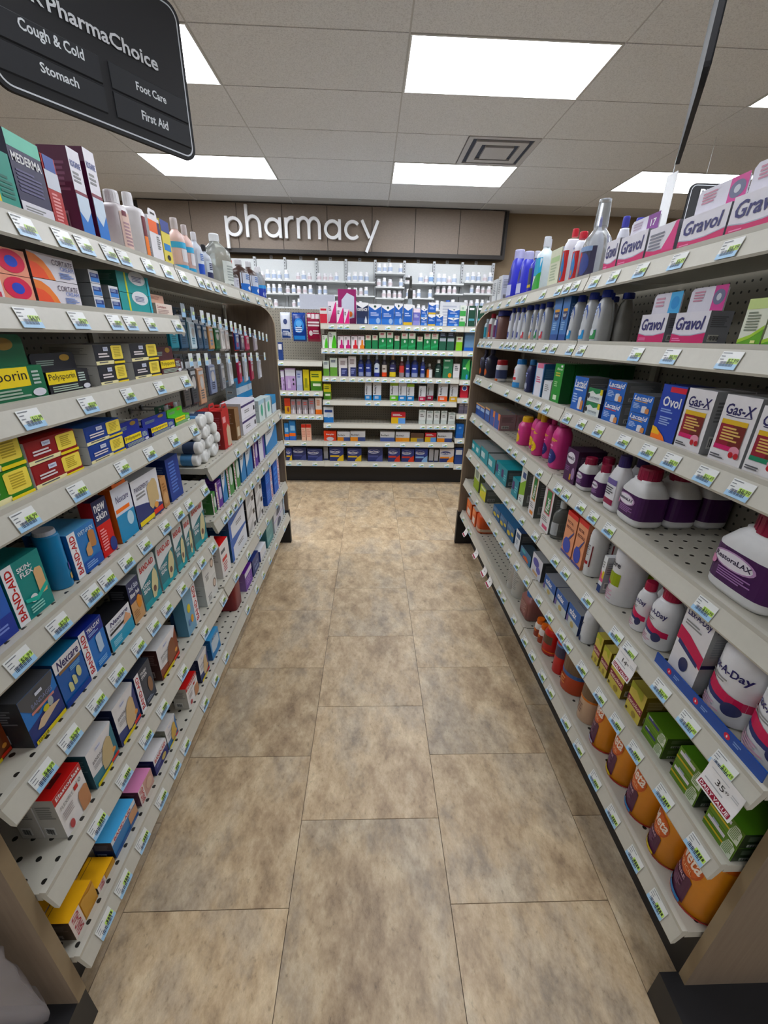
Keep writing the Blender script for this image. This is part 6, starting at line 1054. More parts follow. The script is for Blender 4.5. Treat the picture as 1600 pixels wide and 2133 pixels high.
('senyel',0.755,0.8035,0.5378,-1,0.0628,0.0996,0.07,'small tan yellow senna carton with maroon band, right rack sixth shelf, nearest'),
('senyel',0.828,0.8035,0.5378,-1,0.0628,0.0996,0.07,'small tan yellow senna carton with maroon band, right rack sixth shelf, nearest, behind'),
('sengrn',0.77,0.7172,0.5378,-1,0.0778,0.034,0.1,'green senna carton with pale leaf print, right rack sixth shelf, lower'),
('sengrn',0.77,0.7172,0.5728,-1,0.0778,0.034,0.1,'green senna carton with pale leaf print, right rack sixth shelf, upper'),
('sengrw',0.77,0.604,0.5378,-1,0.079,0.0463,0.1,'green senna carton with white bar, right rack sixth shelf, second nearest, lower'),
('sengrw',0.873,0.604,0.5378,-1,0.079,0.0463,0.1,'green senna carton with white bar, right rack sixth shelf, second nearest, lower, behind'),
('sengrw',0.77,0.604,0.5851,-1,0.079,0.0463,0.1,'green senna carton with white bar, right rack sixth shelf, second nearest, upper'),
('sengrw',0.873,0.604,0.5851,-1,0.079,0.0463,0.1,'green senna carton with white bar, right rack sixth shelf, second nearest, upper, behind'),
('sengrw',0.77,0.4998,0.5378,-1,0.0755,0.042,0.1,'green senna carton with white bar, right rack sixth shelf, nearest, lower'),
('sengrw',0.873,0.4998,0.5378,-1,0.0755,0.042,0.1,'green senna carton with white bar, right rack sixth shelf, nearest, lower, behind'),
('sengrw',0.77,0.4998,0.5808,-1,0.0755,0.042,0.1,'green senna carton with white bar, right rack sixth shelf, nearest, upper'),
('sengrw',0.873,0.4998,0.5808,-1,0.0755,0.042,0.1,'green senna carton with white bar, right rack sixth shelf, nearest, upper, behind'),
('orgsl',0.772,2.7595,0.2858,-1,0.1457,0.1165,0.1,'orange fibre carton, right rack bottom shelf, second nearest'),
('orgsl',0.772,2.6067,0.2858,-1,0.0962,0.1164,0.1,'orange fibre carton, right rack bottom shelf, nearest'),
('orgcl',0.7933,2.504,0.2858,-1,0.1067,0.166,0.1425,'clear jug of orange drink mix, right rack bottom shelf'),
('whtub',0.7476,1.8252,0.2858,-1,0.0502,0.2,0.0512,'white fibre tub with maroon corner, right rack bottom shelf, second nearest'),
('whtub',0.7682,1.751,0.2858,-1,0.0914,0.2,0.0924,'white fibre tub with maroon corner, right rack bottom shelf, nearest'),
('redbl',0.7748,1.5855,0.2858,-1,0.1046,0.1378,0.1056,'square dusty red bottle with blue cap, right rack bottom shelf'),
('metc',0.7423,1.435,0.2858,-1,0.0395,0.0942,0.0405,'small bottle with orange cap and maroon label, right rack bottom shelf, second nearest'),
('metc',0.7416,1.3908,0.2858,-1,0.0344,0.0972,0.0393,'small bottle with orange cap and maroon label, right rack bottom shelf, nearest'),
('metg',0.7579,1.3389,0.2858,-1,0.0669,0.1517,0.0718,'red bottle with orange cap and brown picture, right rack bottom shelf'),
('metr',0.7501,1.232,0.2858,-1,0.0551,0.171,0.0561,'tall red canister with navy picture, right rack bottom shelf'),
('metn',0.7729,1.1512,0.2858,-1,0.1007,0.2,0.1017,'orange and brown canister with blue stripe, right rack bottom shelf'),
('metw',0.7574,1.0156,0.2858,-1,0.0698,0.2,0.0708,'beige and brown canister with orange stripe, right rack bottom shelf'),
('meta_p',0.7642,0.919,0.2858,-1,0.0834,0.1959,0.0844,'amber and plum canister with maroon lid, right rack bottom shelf'),
('meta_y',0.7648,0.8135,0.2858,-1,0.0846,0.1889,0.0856,'amber and plum canister with white lid, right rack bottom shelf, second nearest'),
('meta_b',0.7705,0.7116,0.2858,-1,0.096,0.1874,0.097,'amber and plum canister with blue base stripe, right rack bottom shelf, second nearest'),
('meta_y',0.7669,0.6108,0.2858,-1,0.086,0.1559,0.0897,'amber and plum canister with white lid, right rack bottom shelf, nearest'),
('meta_b',0.7749,0.5155,0.2858,-1,0.1022,0.2,0.1059,'amber and plum canister with blue base stripe, right rack bottom shelf, nearest'),
('b_redw',-0.4494,4.325,1.5858,0,0.0668,0.1388,0.05,'white and red lozenge carton, back unit top shelf'),
('b_pinkw',-0.3749,4.4,1.5858,0,0.0774,0.1939,0.04,'white carton with magenta diagonal, back unit top shelf, leftmost'),
('b_pinkw',-0.2933,4.325,1.5858,0,0.0624,0.1423,0.05,'white carton with magenta diagonal, back unit top shelf, second from left'),
('b_pinkw',-0.2321,4.325,1.5858,0,0.0489,0.1276,0.05,'white carton with magenta diagonal, back unit top shelf, third from left'),
('b_mag',-0.2339,4.45,1.5858,0,0.1716,0.304,0.06,'magenta countertop display carton, back unit top shelf'),
('b_vicksd',-0.0845,4.33,1.5858,0,0.1082,0.1864,0.06,'dark navy cold remedy carton, back unit top shelf'),
('b_vicks',0.0339,4.325,1.5858,0,0.1175,0.1769,0.05,'blue cold remedy carton with white chevron, back unit top shelf, leftmost'),
('b_vicks',0.1548,4.325,1.5858,0,0.1132,0.1676,0.05,'blue cold remedy carton with white chevron, back unit top shelf, second from left'),
('b_vicks',0.2553,4.325,1.5858,0,0.0768,0.1863,0.05,'blue cold remedy carton with white chevron, back unit top shelf, third from left'),
('b_vicky',0.3446,4.325,1.5858,0,0.0815,0.1802,0.05,'blue cold carton with yellow swoosh, back unit top shelf, leftmost'),
('b_vickp',0.4271,4.325,1.5858,0,0.0632,0.1459,0.05,'violet and white cold remedy carton, back unit top shelf'),
('b_vicks',0.4983,4.325,1.5858,0,0.0587,0.0727,0.05,'blue cold remedy carton with white chevron, back unit top shelf, fourth from left, lower'),
('b_vicks',0.4983,4.325,1.6595,0,0.0587,0.0727,0.05,'blue cold remedy carton with white chevron, back unit top shelf, fourth from left, upper'),
('b_vicky',0.5719,4.325,1.5858,0,0.068,0.0997,0.05,'blue cold carton with yellow swoosh, back unit top shelf, second from left, lower'),
('b_vicky',0.5719,4.325,1.6865,0,0.068,0.0997,0.05,'blue cold carton with yellow swoosh, back unit top shelf, second from left, upper'),
('b_vicks',0.6455,4.325,1.5858,0,0.0681,0.1017,0.05,'blue cold remedy carton with white chevron, back unit top shelf, fifth from left'),
('b_vicks',0.7793,4.325,1.5858,0,0.1052,0.0755,0.05,'blue cold remedy carton with white chevron, back unit top shelf, sixth from left, lower'),
('b_vicks',0.7793,4.325,1.6623,0,0.1052,0.0755,0.05,'blue cold remedy carton with white chevron, back unit top shelf, sixth from left, upper'),
('b_grnlab',0.8647,4.325,1.5858,0,0.0545,0.0909,0.05,'white and green herbal remedy carton, back unit top shelf, lower'),
('b_grnlab',0.8647,4.325,1.6777,0,0.0545,0.0909,0.05,'white and green herbal remedy carton, back unit top shelf, upper'),
('b_blkgrn',0.948,4.325,1.5858,0,0.0731,0.1814,0.05,'dark green carton with white edge, back unit top shelf, leftmost'),
('b_blkgrn',1.0337,4.325,1.5858,0,0.0686,0.1834,0.05,'dark green carton with white edge, back unit top shelf, second from left'),
('b_whsil',-0.4436,4.325,1.3688,0,0.0498,0.126,0.05,'white carton with lime silhouette, back unit second shelf, leftmost'),
('b_whsil',-0.3719,4.325,1.3688,0,0.073,0.1607,0.05,'white carton with lime silhouette, back unit second shelf, second from left'),
('b_silm',-0.2933,4.325,1.3688,0,0.0546,0.1206,0.05,'white carton with magenta figure, back unit second shelf, leftmost'),
('b_silm',-0.2308,4.325,1.3688,0,0.0593,0.1218,0.05,'white carton with magenta figure, back unit second shelf, second from left'),
('b_silr',-0.1612,4.325,1.3688,0,0.0593,0.1232,0.05,'white carton with red figure, back unit second shelf'),
('b_silo',-0.0962,4.325,1.3688,0,0.0594,0.1245,0.05,'white carton with orange figure, back unit second shelf'),
('b_grns',-0.0288,4.325,1.3688,0,0.0548,0.1301,0.05,'short green carton with white top panel, back unit second shelf, leftmost'),
('b_grns',0.0364,4.325,1.3688,0,0.0549,0.1315,0.05,'short green carton with white top panel, back unit second shelf, second from left'),
('b_grn',0.1086,4.325,1.3688,0,0.0689,0.1623,0.05,'tall green carton with white top panel, back unit second shelf, leftmost'),
('b_grn',0.1809,4.325,1.3688,0,0.0643,0.1638,0.05,'tall green carton with white top panel, back unit second shelf, second from left'),
('b_grns',0.2486,4.325,1.3688,0,0.0504,0.1316,0.05,'short green carton with white top panel, back unit second shelf, third from left'),
('b_grn',0.3211,4.325,1.3688,0,0.0645,0.1582,0.05,'tall green carton with white top panel, back unit second shelf, third from left'),
('b_grn',0.3937,4.325,1.3688,0,0.0693,0.1597,0.05,'tall green carton with white top panel, back unit second shelf, fourth from left'),
('b_grns',0.471,4.325,1.3688,0,0.0553,0.1275,0.05,'short green carton with white top panel, back unit second shelf, fourth from left'),
('b_grn',0.5414,4.325,1.3688,0,0.0647,0.1585,0.05,'tall green carton with white top panel, back unit second shelf, fifth from left'),
('b_grn',0.6142,4.325,1.3688,0,0.0695,0.16,0.05,'tall green carton with white top panel, back unit second shelf, sixth from left'),
('b_grnd',0.6919,4.325,1.3688,0,0.0649,0.17,0.05,'dark topped green carton, back unit second shelf, leftmost'),
('b_grnd',0.7696,4.325,1.3688,0,0.0697,0.17,0.05,'dark topped green carton, back unit second shelf, second from left'),
('b_lime',0.8545,4.325,1.3688,0,0.0604,0.1352,0.05,'white and lime carton, back unit second shelf'),
('b_leaf',-0.4408,4.325,1.1128,0,0.0558,0.1408,0.05,'white carton with green leaf base, back unit third shelf, leftmost'),
('b_leaf',-0.3674,4.325,1.1128,0,0.0701,0.1684,0.05,'white carton with green leaf base, back unit third shelf, second from left'),
('b_wnav',-0.2749,4.325,1.1128,0,0.0845,0.17,0.05,'white and navy cough syrup carton, back unit third shelf, leftmost'),
('b_wnav',-0.1846,4.325,1.1128,0,0.0751,0.1894,0.05,'white and navy cough syrup carton, back unit third shelf, second from left'),
('b_mb',-0.0989,4.3286,1.1128,0,0.0561,0.1999,0.0571,'dark blue cough syrup bottle, back unit third shelf, leftmost'),
('b_mb',-0.0251,4.331,1.1128,0,0.061,0.205,0.062,'dark blue cough syrup bottle, back unit third shelf, second from left'),
('b_mw',0.0584,4.3286,1.1128,0,0.0563,0.205,0.0573,'dark bottle with white crest label, back unit third shelf'),
('b_mo',0.1325,4.3263,1.1128,0,0.0516,0.2044,0.0526,'dark bottle with cream and orange label, back unit third shelf'),
('b_my',0.2162,4.3335,1.1128,0,0.066,0.205,0.067,'dark bottle with navy and yellow label, back unit third shelf'),
('b_mr',0.3048,4.3264,1.1128,0,0.0517,0.1901,0.0527,'dark red bottle with white cap, back unit third shelf'),
('b_mb',0.3647,4.324,1.1128,0,0.047,0.2045,0.048,'dark blue cough syrup bottle, back unit third shelf, third from left'),
('b_mb',0.4344,4.336,1.1128,0,0.0711,0.205,0.0721,'dark blue cough syrup bottle, back unit third shelf, fourth from left'),
('b_mb',0.5137,4.3241,1.1128,0,0.0471,0.1897,0.0481,'dark blue cough syrup bottle, back unit third shelf, fifth from left'),
('b_ms',0.5835,4.3313,1.1128,0,0.0616,0.1332,0.0626,'short brown bottle with white and orange label, back unit third shelf'),
('b_mg',0.6726,4.3338,1.1128,0,0.0665,0.1748,0.0675,'dark green bottle with white cap, back unit third shelf'),
('b_grnleaf',0.7619,4.325,1.1128,0,0.0908,0.1807,0.05,'green carton with orange blossom, back unit third shelf'),
('b_wslim',0.8489,4.32,1.1128,0,0.0619,0.1381,0.04,'slim plain white carton, back unit third shelf'),
('b_ygr',-0.4365,4.32,0.8858,0,0.0716,0.1516,0.04,'yellow and green lozenge carton, back unit fourth shelf'),
('b_bkb',-0.0263,4.325,0.8858,0,0.0672,0.1679,0.05,'white cough syrup carton with blue base, back unit fourth shelf, leftmost'),
('b_bkb',0.0639,4.33,0.8858,0,0.0819,0.175,0.06,'white cough syrup carton with blue base, back unit fourth shelf, second from left'),
('b_bkg',0.2349,4.33,0.8858,0,0.0822,0.175,0.06,'white cough syrup carton with green base, back unit fourth shelf'),
('b_bkb',0.3205,4.33,0.8858,0,0.0774,0.175,0.06,'white cough syrup carton with blue base, back unit fourth shelf, third from left'),
('b_bklg',0.4014,4.33,0.8858,0,0.0726,0.1661,0.06,'white cough syrup carton with lime top and blue base, back unit fourth shelf'),
('b_bkr',0.5217,4.325,0.8858,0,0.0678,0.1497,0.05,'white cough syrup carton with crimson base, back unit fourth shelf, leftmost'),
('b_bkr',0.6082,4.385,0.8858,0,0.0688,0.1636,0.05,'white cough syrup carton with crimson base, back unit fourth shelf, second from left'),
('b_bko',0.7309,4.335,0.8858,0,0.0927,0.175,0.07,'white cough syrup carton with orange base, back unit fourth shelf'),
('b_bky',0.8419,4.325,0.8858,0,0.078,0.169,0.05,'white cough syrup carton with gold base, back unit fourth shelf'),
('b_blup',-0.4318,4.325,0.6558,0,0.0979,0.1561,0.05,'white carton with blue base and droplet, back unit fifth shelf'),
('b_yb',0.2867,4.325,0.6558,0,0.144,0.1138,0.05,'low red carton with yellow and blue base, back unit fifth shelf'),
('b_tooth',0.5346,4.32,0.6558,0,0.0693,0.1425,0.04,'white hook carton with tooth pattern, back unit fifth shelf, leftmost'),
('b_tooth',0.6125,4.32,0.6558,0,0.0643,0.1341,0.04,'white hook carton with tooth pattern, back unit fifth shelf, second from left'),
('b_tooth',0.6854,4.32,0.6558,0,0.0594,0.1352,0.04,'white hook carton with tooth pattern, back unit fifth shelf, third from left'),
('b_tooth',0.7609,4.32,0.6558,0,0.0595,0.1364,0.04,'white hook carton with tooth pattern, back unit fifth shelf, fourth from left'),
('b_tooth',0.8416,4.32,0.6558,0,0.0696,0.1181,0.04,'white hook carton with tooth pattern, back unit fifth shelf, fifth from left'),
('b_redl',-0.4227,4.325,0.4658,0,0.1298,0.1007,0.05,'low red capsule carton, back unit sixth shelf'),
('b_h1',-0.2817,4.325,0.4658,0,0.1301,0.0977,0.05,'low white capsule carton with orange and navy base, back unit sixth shelf, leftmost'),
('b_h1',-0.1328,4.325,0.4658,0,0.1556,0.1047,0.05,'low white capsule carton with orange and navy base, back unit sixth shelf, second from left'),
('b_h2',0.1787,4.325,0.4658,0,0.1513,0.1041,0.05,'low white capsule carton with navy base, back unit sixth shelf'),
('b_h3',0.3389,4.325,0.4658,0,0.1466,0.1013,0.05,'low white capsule carton with orange base, back unit sixth shelf'),
('b_dec',0.4918,4.325,0.4658,0,0.1368,0.0934,0.05,'low dark carton with gold corner, back unit sixth shelf'),
('b_yb',0.6348,4.325,0.4658,0,0.1166,0.0955,0.05,'low red carton with yellow and blue base, back unit sixth shelf'),
('b_h1',0.7833,4.325,0.4658,0,0.1579,0.1024,0.05,'low white capsule carton with orange and navy base, back unit sixth shelf, third from left'),
('b_greyside',-0.4761,4.37,0.2458,0,0.0454,0.145,0.08,'plain grey carton turned sideways, back unit bottom shelf, leftmost'),
('b_neoy',-0.3602,4.33,0.2458,0,0.1479,0.1482,0.06,'navy flu powder carton with yellow corner, back unit bottom shelf, leftmost'),
('b_neoy',-0.1699,4.33,0.2458,0,0.1484,0.1403,0.06,'navy flu powder carton with yellow corner, back unit bottom shelf, second from left'),
('b_neod',0.0519,4.33,0.2458,0,0.1592,0.1586,0.06,'dark navy flu powder carton, back unit bottom shelf'),
('b_neor',0.2538,4.33,0.2458,0,0.1286,0.1511,0.06,'navy flu powder carton with red corner, back unit bottom shelf, leftmost'),
('b_neor',0.4017,4.33,0.2458,0,0.1341,0.1425,0.06,'navy flu powder carton with red corner, back unit bottom shelf, second from left'),
('b_neob',0.5473,4.33,0.2458,0,0.1344,0.1444,0.06,'navy flu powder carton with pale blue corner, back unit bottom shelf'),
('b_greyside',0.6541,4.33,0.2458,0,0.0459,0.1411,0.06,'plain grey carton turned sideways, back unit bottom shelf, second from left'),
('b_greyside',0.7089,4.325,0.2458,0,0.0408,0.1366,0.05,'plain grey carton turned sideways, back unit bottom shelf, third from left'),
('b_neow',0.8213,4.33,0.2458,0,0.1506,0.1426,0.06,'white flu powder carton with orange corner, back unit bottom shelf'),
('b_navyw',-0.876,4.32,1.2508,0,0.0407,0.1635,0.04,'navy hanging pack with white top card, back unit left bay top shelf'),
('b_hyd',-0.8738,4.325,0.9688,0,0.0324,0.1927,0.05,'lavender nasal spray carton, back unit left bay second shelf, leftmost'),
('b_hyd',-0.7975,4.325,0.9688,0,0.0992,0.21,0.05,'lavender nasal spray carton, back unit left bay second shelf, second from left'),
('b_ble',-0.7092,4.32,0.9688,0,0.0563,0.1909,0.04,'pale blue nasal spray carton, back unit left bay second shelf'),
('b_yel',-0.6422,4.32,0.9688,0,0.0564,0.2011,0.04,'yellow hanging blister pack, back unit left bay second shelf'),
('b_ygr',-0.544,4.325,0.9688,0,0.1092,0.189,0.05,'yellow and green lozenge carton, back unit left bay second shelf'),
('b_redy',-0.8449,4.325,0.7358,0,0.0575,0.1553,0.05,'red and gold nasal spray carton, back unit left bay third shelf'),
('b_pill',-0.7864,4.325,0.7358,0,0.0478,0.1469,0.05,'grey carton with red lettering, back unit left bay third shelf, leftmost'),
('b_pill',-0.7278,4.325,0.7358,0,0.0478,0.1479,0.05,'grey carton with red lettering, back unit left bay third shelf, second from left'),
('b_pill',-0.6667,4.325,0.7358,0,0.0528,0.1441,0.05,'grey carton with red lettering, back unit left bay third shelf, third from left'),
('b_pill',-0.6007,4.325,0.7358,0,0.0577,0.1593,0.05,'grey carton with red lettering, back unit left bay third shelf, fourth from left'),
('b_orgw',-0.5297,4.325,0.7358,0,0.0627,0.1651,0.05,'white carton with orange base, back unit left bay third shelf'),
('b_bluw',-0.8716,4.325,0.4628,0,0.044,0.1775,0.05,'blue nasal rinse carton with orange band, back unit left bay fourth shelf, leftmost'),
('b_bluw',-0.8116,4.325,0.4628,0,0.064,0.2077,0.05,'blue nasal rinse carton with orange band, back unit left bay fourth shelf, second from left'),
('b_pinkr',-0.6965,4.325,0.4628,0,0.0441,0.1701,0.05,'pink carton with red top band, back unit left bay fourth shelf, leftmost'),
('b_pinkr',-0.6439,4.325,0.4628,0,0.0491,0.1709,0.05,'pink carton with red top band, back unit left bay fourth shelf, second from left'),
('b_neoy',-0.8641,4.33,0.2458,0,0.0601,0.1318,0.06,'navy flu powder carton with yellow corner, back unit left bay bottom shelf'),
('b_neod',-0.7566,4.36,0.2458,0,0.1428,0.1355,0.06,'dark navy flu powder carton, back unit left bay bottom shelf, leftmost'),
('b_neod',-0.5909,4.33,0.2458,0,0.1576,0.1296,0.06,'dark navy flu powder carton, back unit left bay bottom shelf, second from left'),
('b_bluesh',0.9609,4.34,1.3688,0,0.1125,0.1793,0.08,'blue open lozenge display tray, back unit right bay top shelf'),
('b_ben',0.9421,4.325,1.1008,0,0.0718,0.1963,0.05,'emerald carton with light green wave, back unit right bay second shelf, leftmost'),
('b_ben',1.0222,4.325,1.1008,0,0.067,0.1801,0.05,'emerald carton with light green wave, back unit right bay second shelf, second from left'),
('b_hallr',0.9468,4.325,0.9258,0,0.0779,0.1354,0.05,'red carton with blue round emblem, back unit right bay third shelf, leftmost'),
('b_hallr',1.0258,4.325,0.9258,0,0.0582,0.123,0.05,'red carton with blue round emblem, back unit right bay third shelf, second from left'),
('b_greyc',0.9322,4.33,0.7658,0,0.049,0.1258,0.06,'grey double cartons with white letters, back unit right bay fourth shelf, leftmost'),
('b_greyc',0.9898,4.33,0.7658,0,0.0541,0.1267,0.06,'grey double cartons with white letters, back unit right bay fourth shelf, second from left'),
('b_jar',0.9382,4.33,0.5108,0,0.0758,0.1458,0.06,'blue vapour rub carton, back unit right bay fifth shelf'),
('b_wslim',1.0125,4.325,0.5108,0,0.0297,0.2119,0.05,'slim plain white carton, back unit right bay fifth shelf'),
('b_navyw',0.9513,4.325,0.2258,0,0.083,0.1752,0.05,'navy hanging pack with white top card, back unit right bay bottom shelf, leftmost'),
('b_navyw',1.0117,4.325,0.2258,0,0.0253,0.1972,0.05,'navy hanging pack with white top card, back unit right bay bottom shelf, second from left')]
for it in ITEMS:
    key,x,y,z,rot,w_,h_,d_,lab=it
    place(key,(x,y,z),{1:math.pi/2,-1:-math.pi/2,0:0}[rot],w_,h_,d_,lab)
# ------------------------------------------------------------------ peg hooks and hanging packs (far half of the left rack)
def hook(parent,y,z,front=-.65,back=-.913,price=True,tone='#dfe4e4'):
    b=MB(); b.tube([(back,y,z+.002),(front,y,z+.004),(front+.002,y,z+.012)],.0022,mat('#8c8e90',.3,'metal'),6)
    b.box(back,back+.006,y-.008,y+.008,z-.01,z+.01,mat('#8c8e90',.3,'metal'))
    o=link('peg_hook',b.mesh('peg_hook'),parent)
    b=MB(); b.box(front+.002,front+.0035,y-.017,y+.017,z-.022,z+.022,mat(tone,.3))
    b.face([(front+.0038,y-.015,z-.02),(front+.0038,y+.015,z-.02),(front+.0038,y+.015,z-.006),(front+.0038,y-.015,z-.006)],mat('#a9cbe6',.35))
    b.face([(front+.0038,y-.002,z-.003),(front+.0038,y+.014,z-.003),(front+.0038,y+.014,z+.006),(front+.0038,y-.002,z+.006)],mat('#cfe2a4',.35))
    link('price_tag',b.mesh('hook_tag',False),o)
R1Y=[1.594,1.675,1.764,1.83,1.89,1.96,2.036,2.11,2.172,2.25,2.33,2.42,2.52,2.618,2.70,2.791]
for k,y in enumerate(R1Y): hook(rackL,y,1.552-.075*(y-1.594),tone='#9aa2a8' if k<2 else '#e2e6e6')
R2Y=[1.596,1.67,1.747,1.878,2.018,2.136,2.285,2.399,2.517,2.70]
for y in R2Y: hook(rackL,y,1.392-.03*(y-1.6))
for y in (1.62,1.70): hook(rackL,y,1.205,front=-.78,tone='#cfd6d8')
PKZ=.0
def pack(y,z,w,h,d,col,ops,label,x=-.70,name='hanging_pack',cat='pack',tilt=0):
    b=MB(); t=.0016
    hw=w/2; hole=min(.012,w*.25)
    # backing card with clear or printed blister bulge
    for q_ in ((-hw,hw,-h,-.022),(-hw,-hole,-.022,-.008),(hole,hw,-.022,-.008),(-hw,hw,-.008,0)): b.box(q_[0],q_[1],0,t,q_[2],q_[3],mat(col))
    o=link(name,b.mesh(name),None,(x,y,z+PKZ),math.pi/2); o.rotation_euler=(tilt,0,math.pi/2)
    p=MB(); ops2mesh(p,ops,w,h,lambda X_,Z_,e:(X_,-e,Z_-h),3)
    if p.f: link('card_print',p.mesh('card_print',False),o)
    if d>.004:
        b=MB(); A,B_=hw*.9,hw*.82; z0,z1=-h*.96,-h*.26; m_=mat(ops[0][-1] if ops else col,.3)
        b.rings([[(-A,-.0004,z0),(A,-.0004,z0),(A,-.0004,z1),(-A,-.0004,z1)],[(-A,-d*.8,z0+.002),(A,-d*.8,z0+.002),(A,-d*.8,z1-.002),(-A,-d*.8,z1-.002)],[(-B_,-d,z0+.006),(B_,-d,z0+.006),(B_,-d,z1-.006),(-B_,-d,z1-.006)]],m_,False,True)
        bl=link('blister',b.mesh('blister'),o)
        p=MB(); ops2mesh(p,[('L',.12,.8,.1,.4,4,col),('e',.5,.62,.3,.2,'#b8b4b0'),('r',.1,.9,.86,.97,'#c8ccd0')],B_*2,z1-z0-.014,lambda X_,Z_,e:(X_,-d-e,Z_+z0+.007),3); link('blister_print',p.mesh('blister_print',False),bl)
    tag(o,label,cat); return o
K=[(1.60,'#1c5c68','#2c7c8c','teal splint pack',.20,.10),(1.675,'#1b3348','#2c4c68','navy brace pack',.20,.075),(1.75,'#1d6c84','#c8d8e0','teal and white brace pack with photo panel',.16,.085),(1.85,'#2a3a50','#3c5068','slate brace pack',.22,.09),(1.95,'#24344c','#34506c','indigo brace pack',.22,.08),(2.04,'#2f78a8','#c0946c','blue support card with tan knee pad',.21,.095),(2.15,'#1f4a2c','#2a5c38','dark green support card',.22,.10),(2.27,'#cfcac4','#e2dedb','white earplug card with clear bubble',.20,.09),(2.38,'#d8d4d0','#c4b8b4','tall white pad carton on hook',.19,.085),(2.50,'#b02c3c','#34508c','red and blue sports tape pack',.20,.10),(2.61,'#a8a4ac','#4a3c50','grey and plum tape pack',.20,.075),(2.70,'#9c3850','#b8506c','rose tensor card seen edge on',.22,.07),(2.78,'#b8a8b4','#d0c8d0','pale lilac tape card',.2,.06)]
def gapw(ys,k): return .93*min(abs(ys[k]-ys[j]) for j in range(len(ys)) if j!=k)*1.9/2
for k,(y,c1,c2,lb,h,w_) in enumerate(K):
    y=R1Y[k+(k>8)+(k>11)]; kk=R1Y.index(y)
    pack(y,1.571-.075*(y-1.594),min(w_,gapw(R1Y,kk)),min(h,.571-.075*(y-1.594)-(.392-.03*(y-1.6))-.03),.009,c1,[('r',.1,.9,.06,.62,c2),('r',.08,.92,.68,.84,'#c8ccd0'),('L',.15,.8,.12,.5,5,c1),('e',.5,.36,.22,.12,'#b8b4b0')],lb+' on upper hook row')
K2=[(1.60,'#2a2c30','#4a4440','charcoal ankle support pouch',.19,.10,.04),(1.69,'#202226','#3a3a3e','black wrist support pouch',.19,.085,.04),(1.80,'#5c5e60','#c09a80','clear pouch with elbow brace photo',.2,.12,.045),(1.93,'#24283c','#7c86a0','dark blue oval logo card',.17,.08,.02),(2.02,'#6a6c70','#8a8c90','grey slim card second row',.16,.05,.01),(2.09,'#b8bcc0','#d0d4d8','pale grey slim card',.15,.05,.01),(2.16,'#8c2440','#a83c58','burgundy slim card',.15,.05,.01),(2.24,'#a8acb4','#c8ccd4','silver slim card',.15,.05,.01),(2.33,'#842038','#9c3850','dark crimson slim card',.15,.055,.01),(2.42,'#b4b4bc','#d4d4da','light grey slim card',.15,.055,.01),(2.53,'#b43058','#d06c8c','hot pink slim card',.15,.06,.01)]
for k,(y,c1,c2,lb,h,w_,d_) in enumerate(K2[:10]):
    y=R2Y[k]; pack(y,1.411-.03*(y-1.6),min(w_,gapw(R2Y,k)),h,min(d_,.012),c1,[('r',.15,.85,.12,.66,c2),('r',.1,.9,.74,.86,'#c8ccd0'),('L',.2,.8,.3,.55,3,'#d8d8dc')],lb+' on lower hook row',x=-.69)
pack(1.62,1.224,.08,.13,.02,'#3c6c54',[('r',.1,.9,.3,.7,'#78a890')],'small green first aid pouch on lone hook',x=-.80)
pack(1.70,1.224,.07,.15,.02,'#a02c30',[('r',.1,.9,.3,.7,'#c84c48')],'small red first aid pouch on lone hook',x=-.80)
# gauze rolls piled on the far left upper shelf
gr=.0235; gl=.10
q=D['gauze']
b=MB(); N=18
b.rings([[(x_,gr*f*math.cos(2*math.pi*j/N),gr*f*math.sin(2*math.pi*j/N)) for j in range(N)] for x_,f in ((-gl/2,.4),(-gl/2,.86),(-gl/2+.006,1),(gl/2-.006,1),(gl/2,.86),(gl/2-.004,.35))],mat('#e0e0dd',.7)); gme=b.mesh('gauze_roll',True,True)
b=MB()
b.rings([[(x_,(gr+.0006)*math.cos(2*math.pi*j/N),(gr+.0006)*math.sin(2*math.pi*j/N)) for j in range(N)] for x_ in (-gl*.12,gl*.3)],mat('#3c4a66',.5),False,False); gl1=b.mesh('gauze_label',True,True)
b=MB(); b.rings([[(x_,(gr+.0006)*math.cos(2*math.pi*j/N),(gr+.0006)*math.sin(2*math.pi*j/N)) for j in range(N)] for x_ in (-gl*.12,gl*.3)],mat('#5c8cb8',.5),False,False); gl2=b.mesh('gauze_label',True,True)
OR=['first','second','third','fourth','fifth']
ROWN=['bottom','second','third','top']
for r,(n,y0) in enumerate(((5,1.520),(5,1.530),(4,1.555),(3,1.58))):
    for k in range(n):
        o=link('gauze_roll',gme,None,(-.645-gl/2+(.004 if (k+r)%2 else -.006),y0+gr+k*(2*gr+.001),1.012+.0008+gr+r*gr*1.86)); link('paper_band',gl1 if (k+r)%3 else gl2,o)
        tag(o,'white gauze roll, %s in the %s row of the pile'%(OR[k],ROWN[r]),'gauze roll','piled gauze rolls')
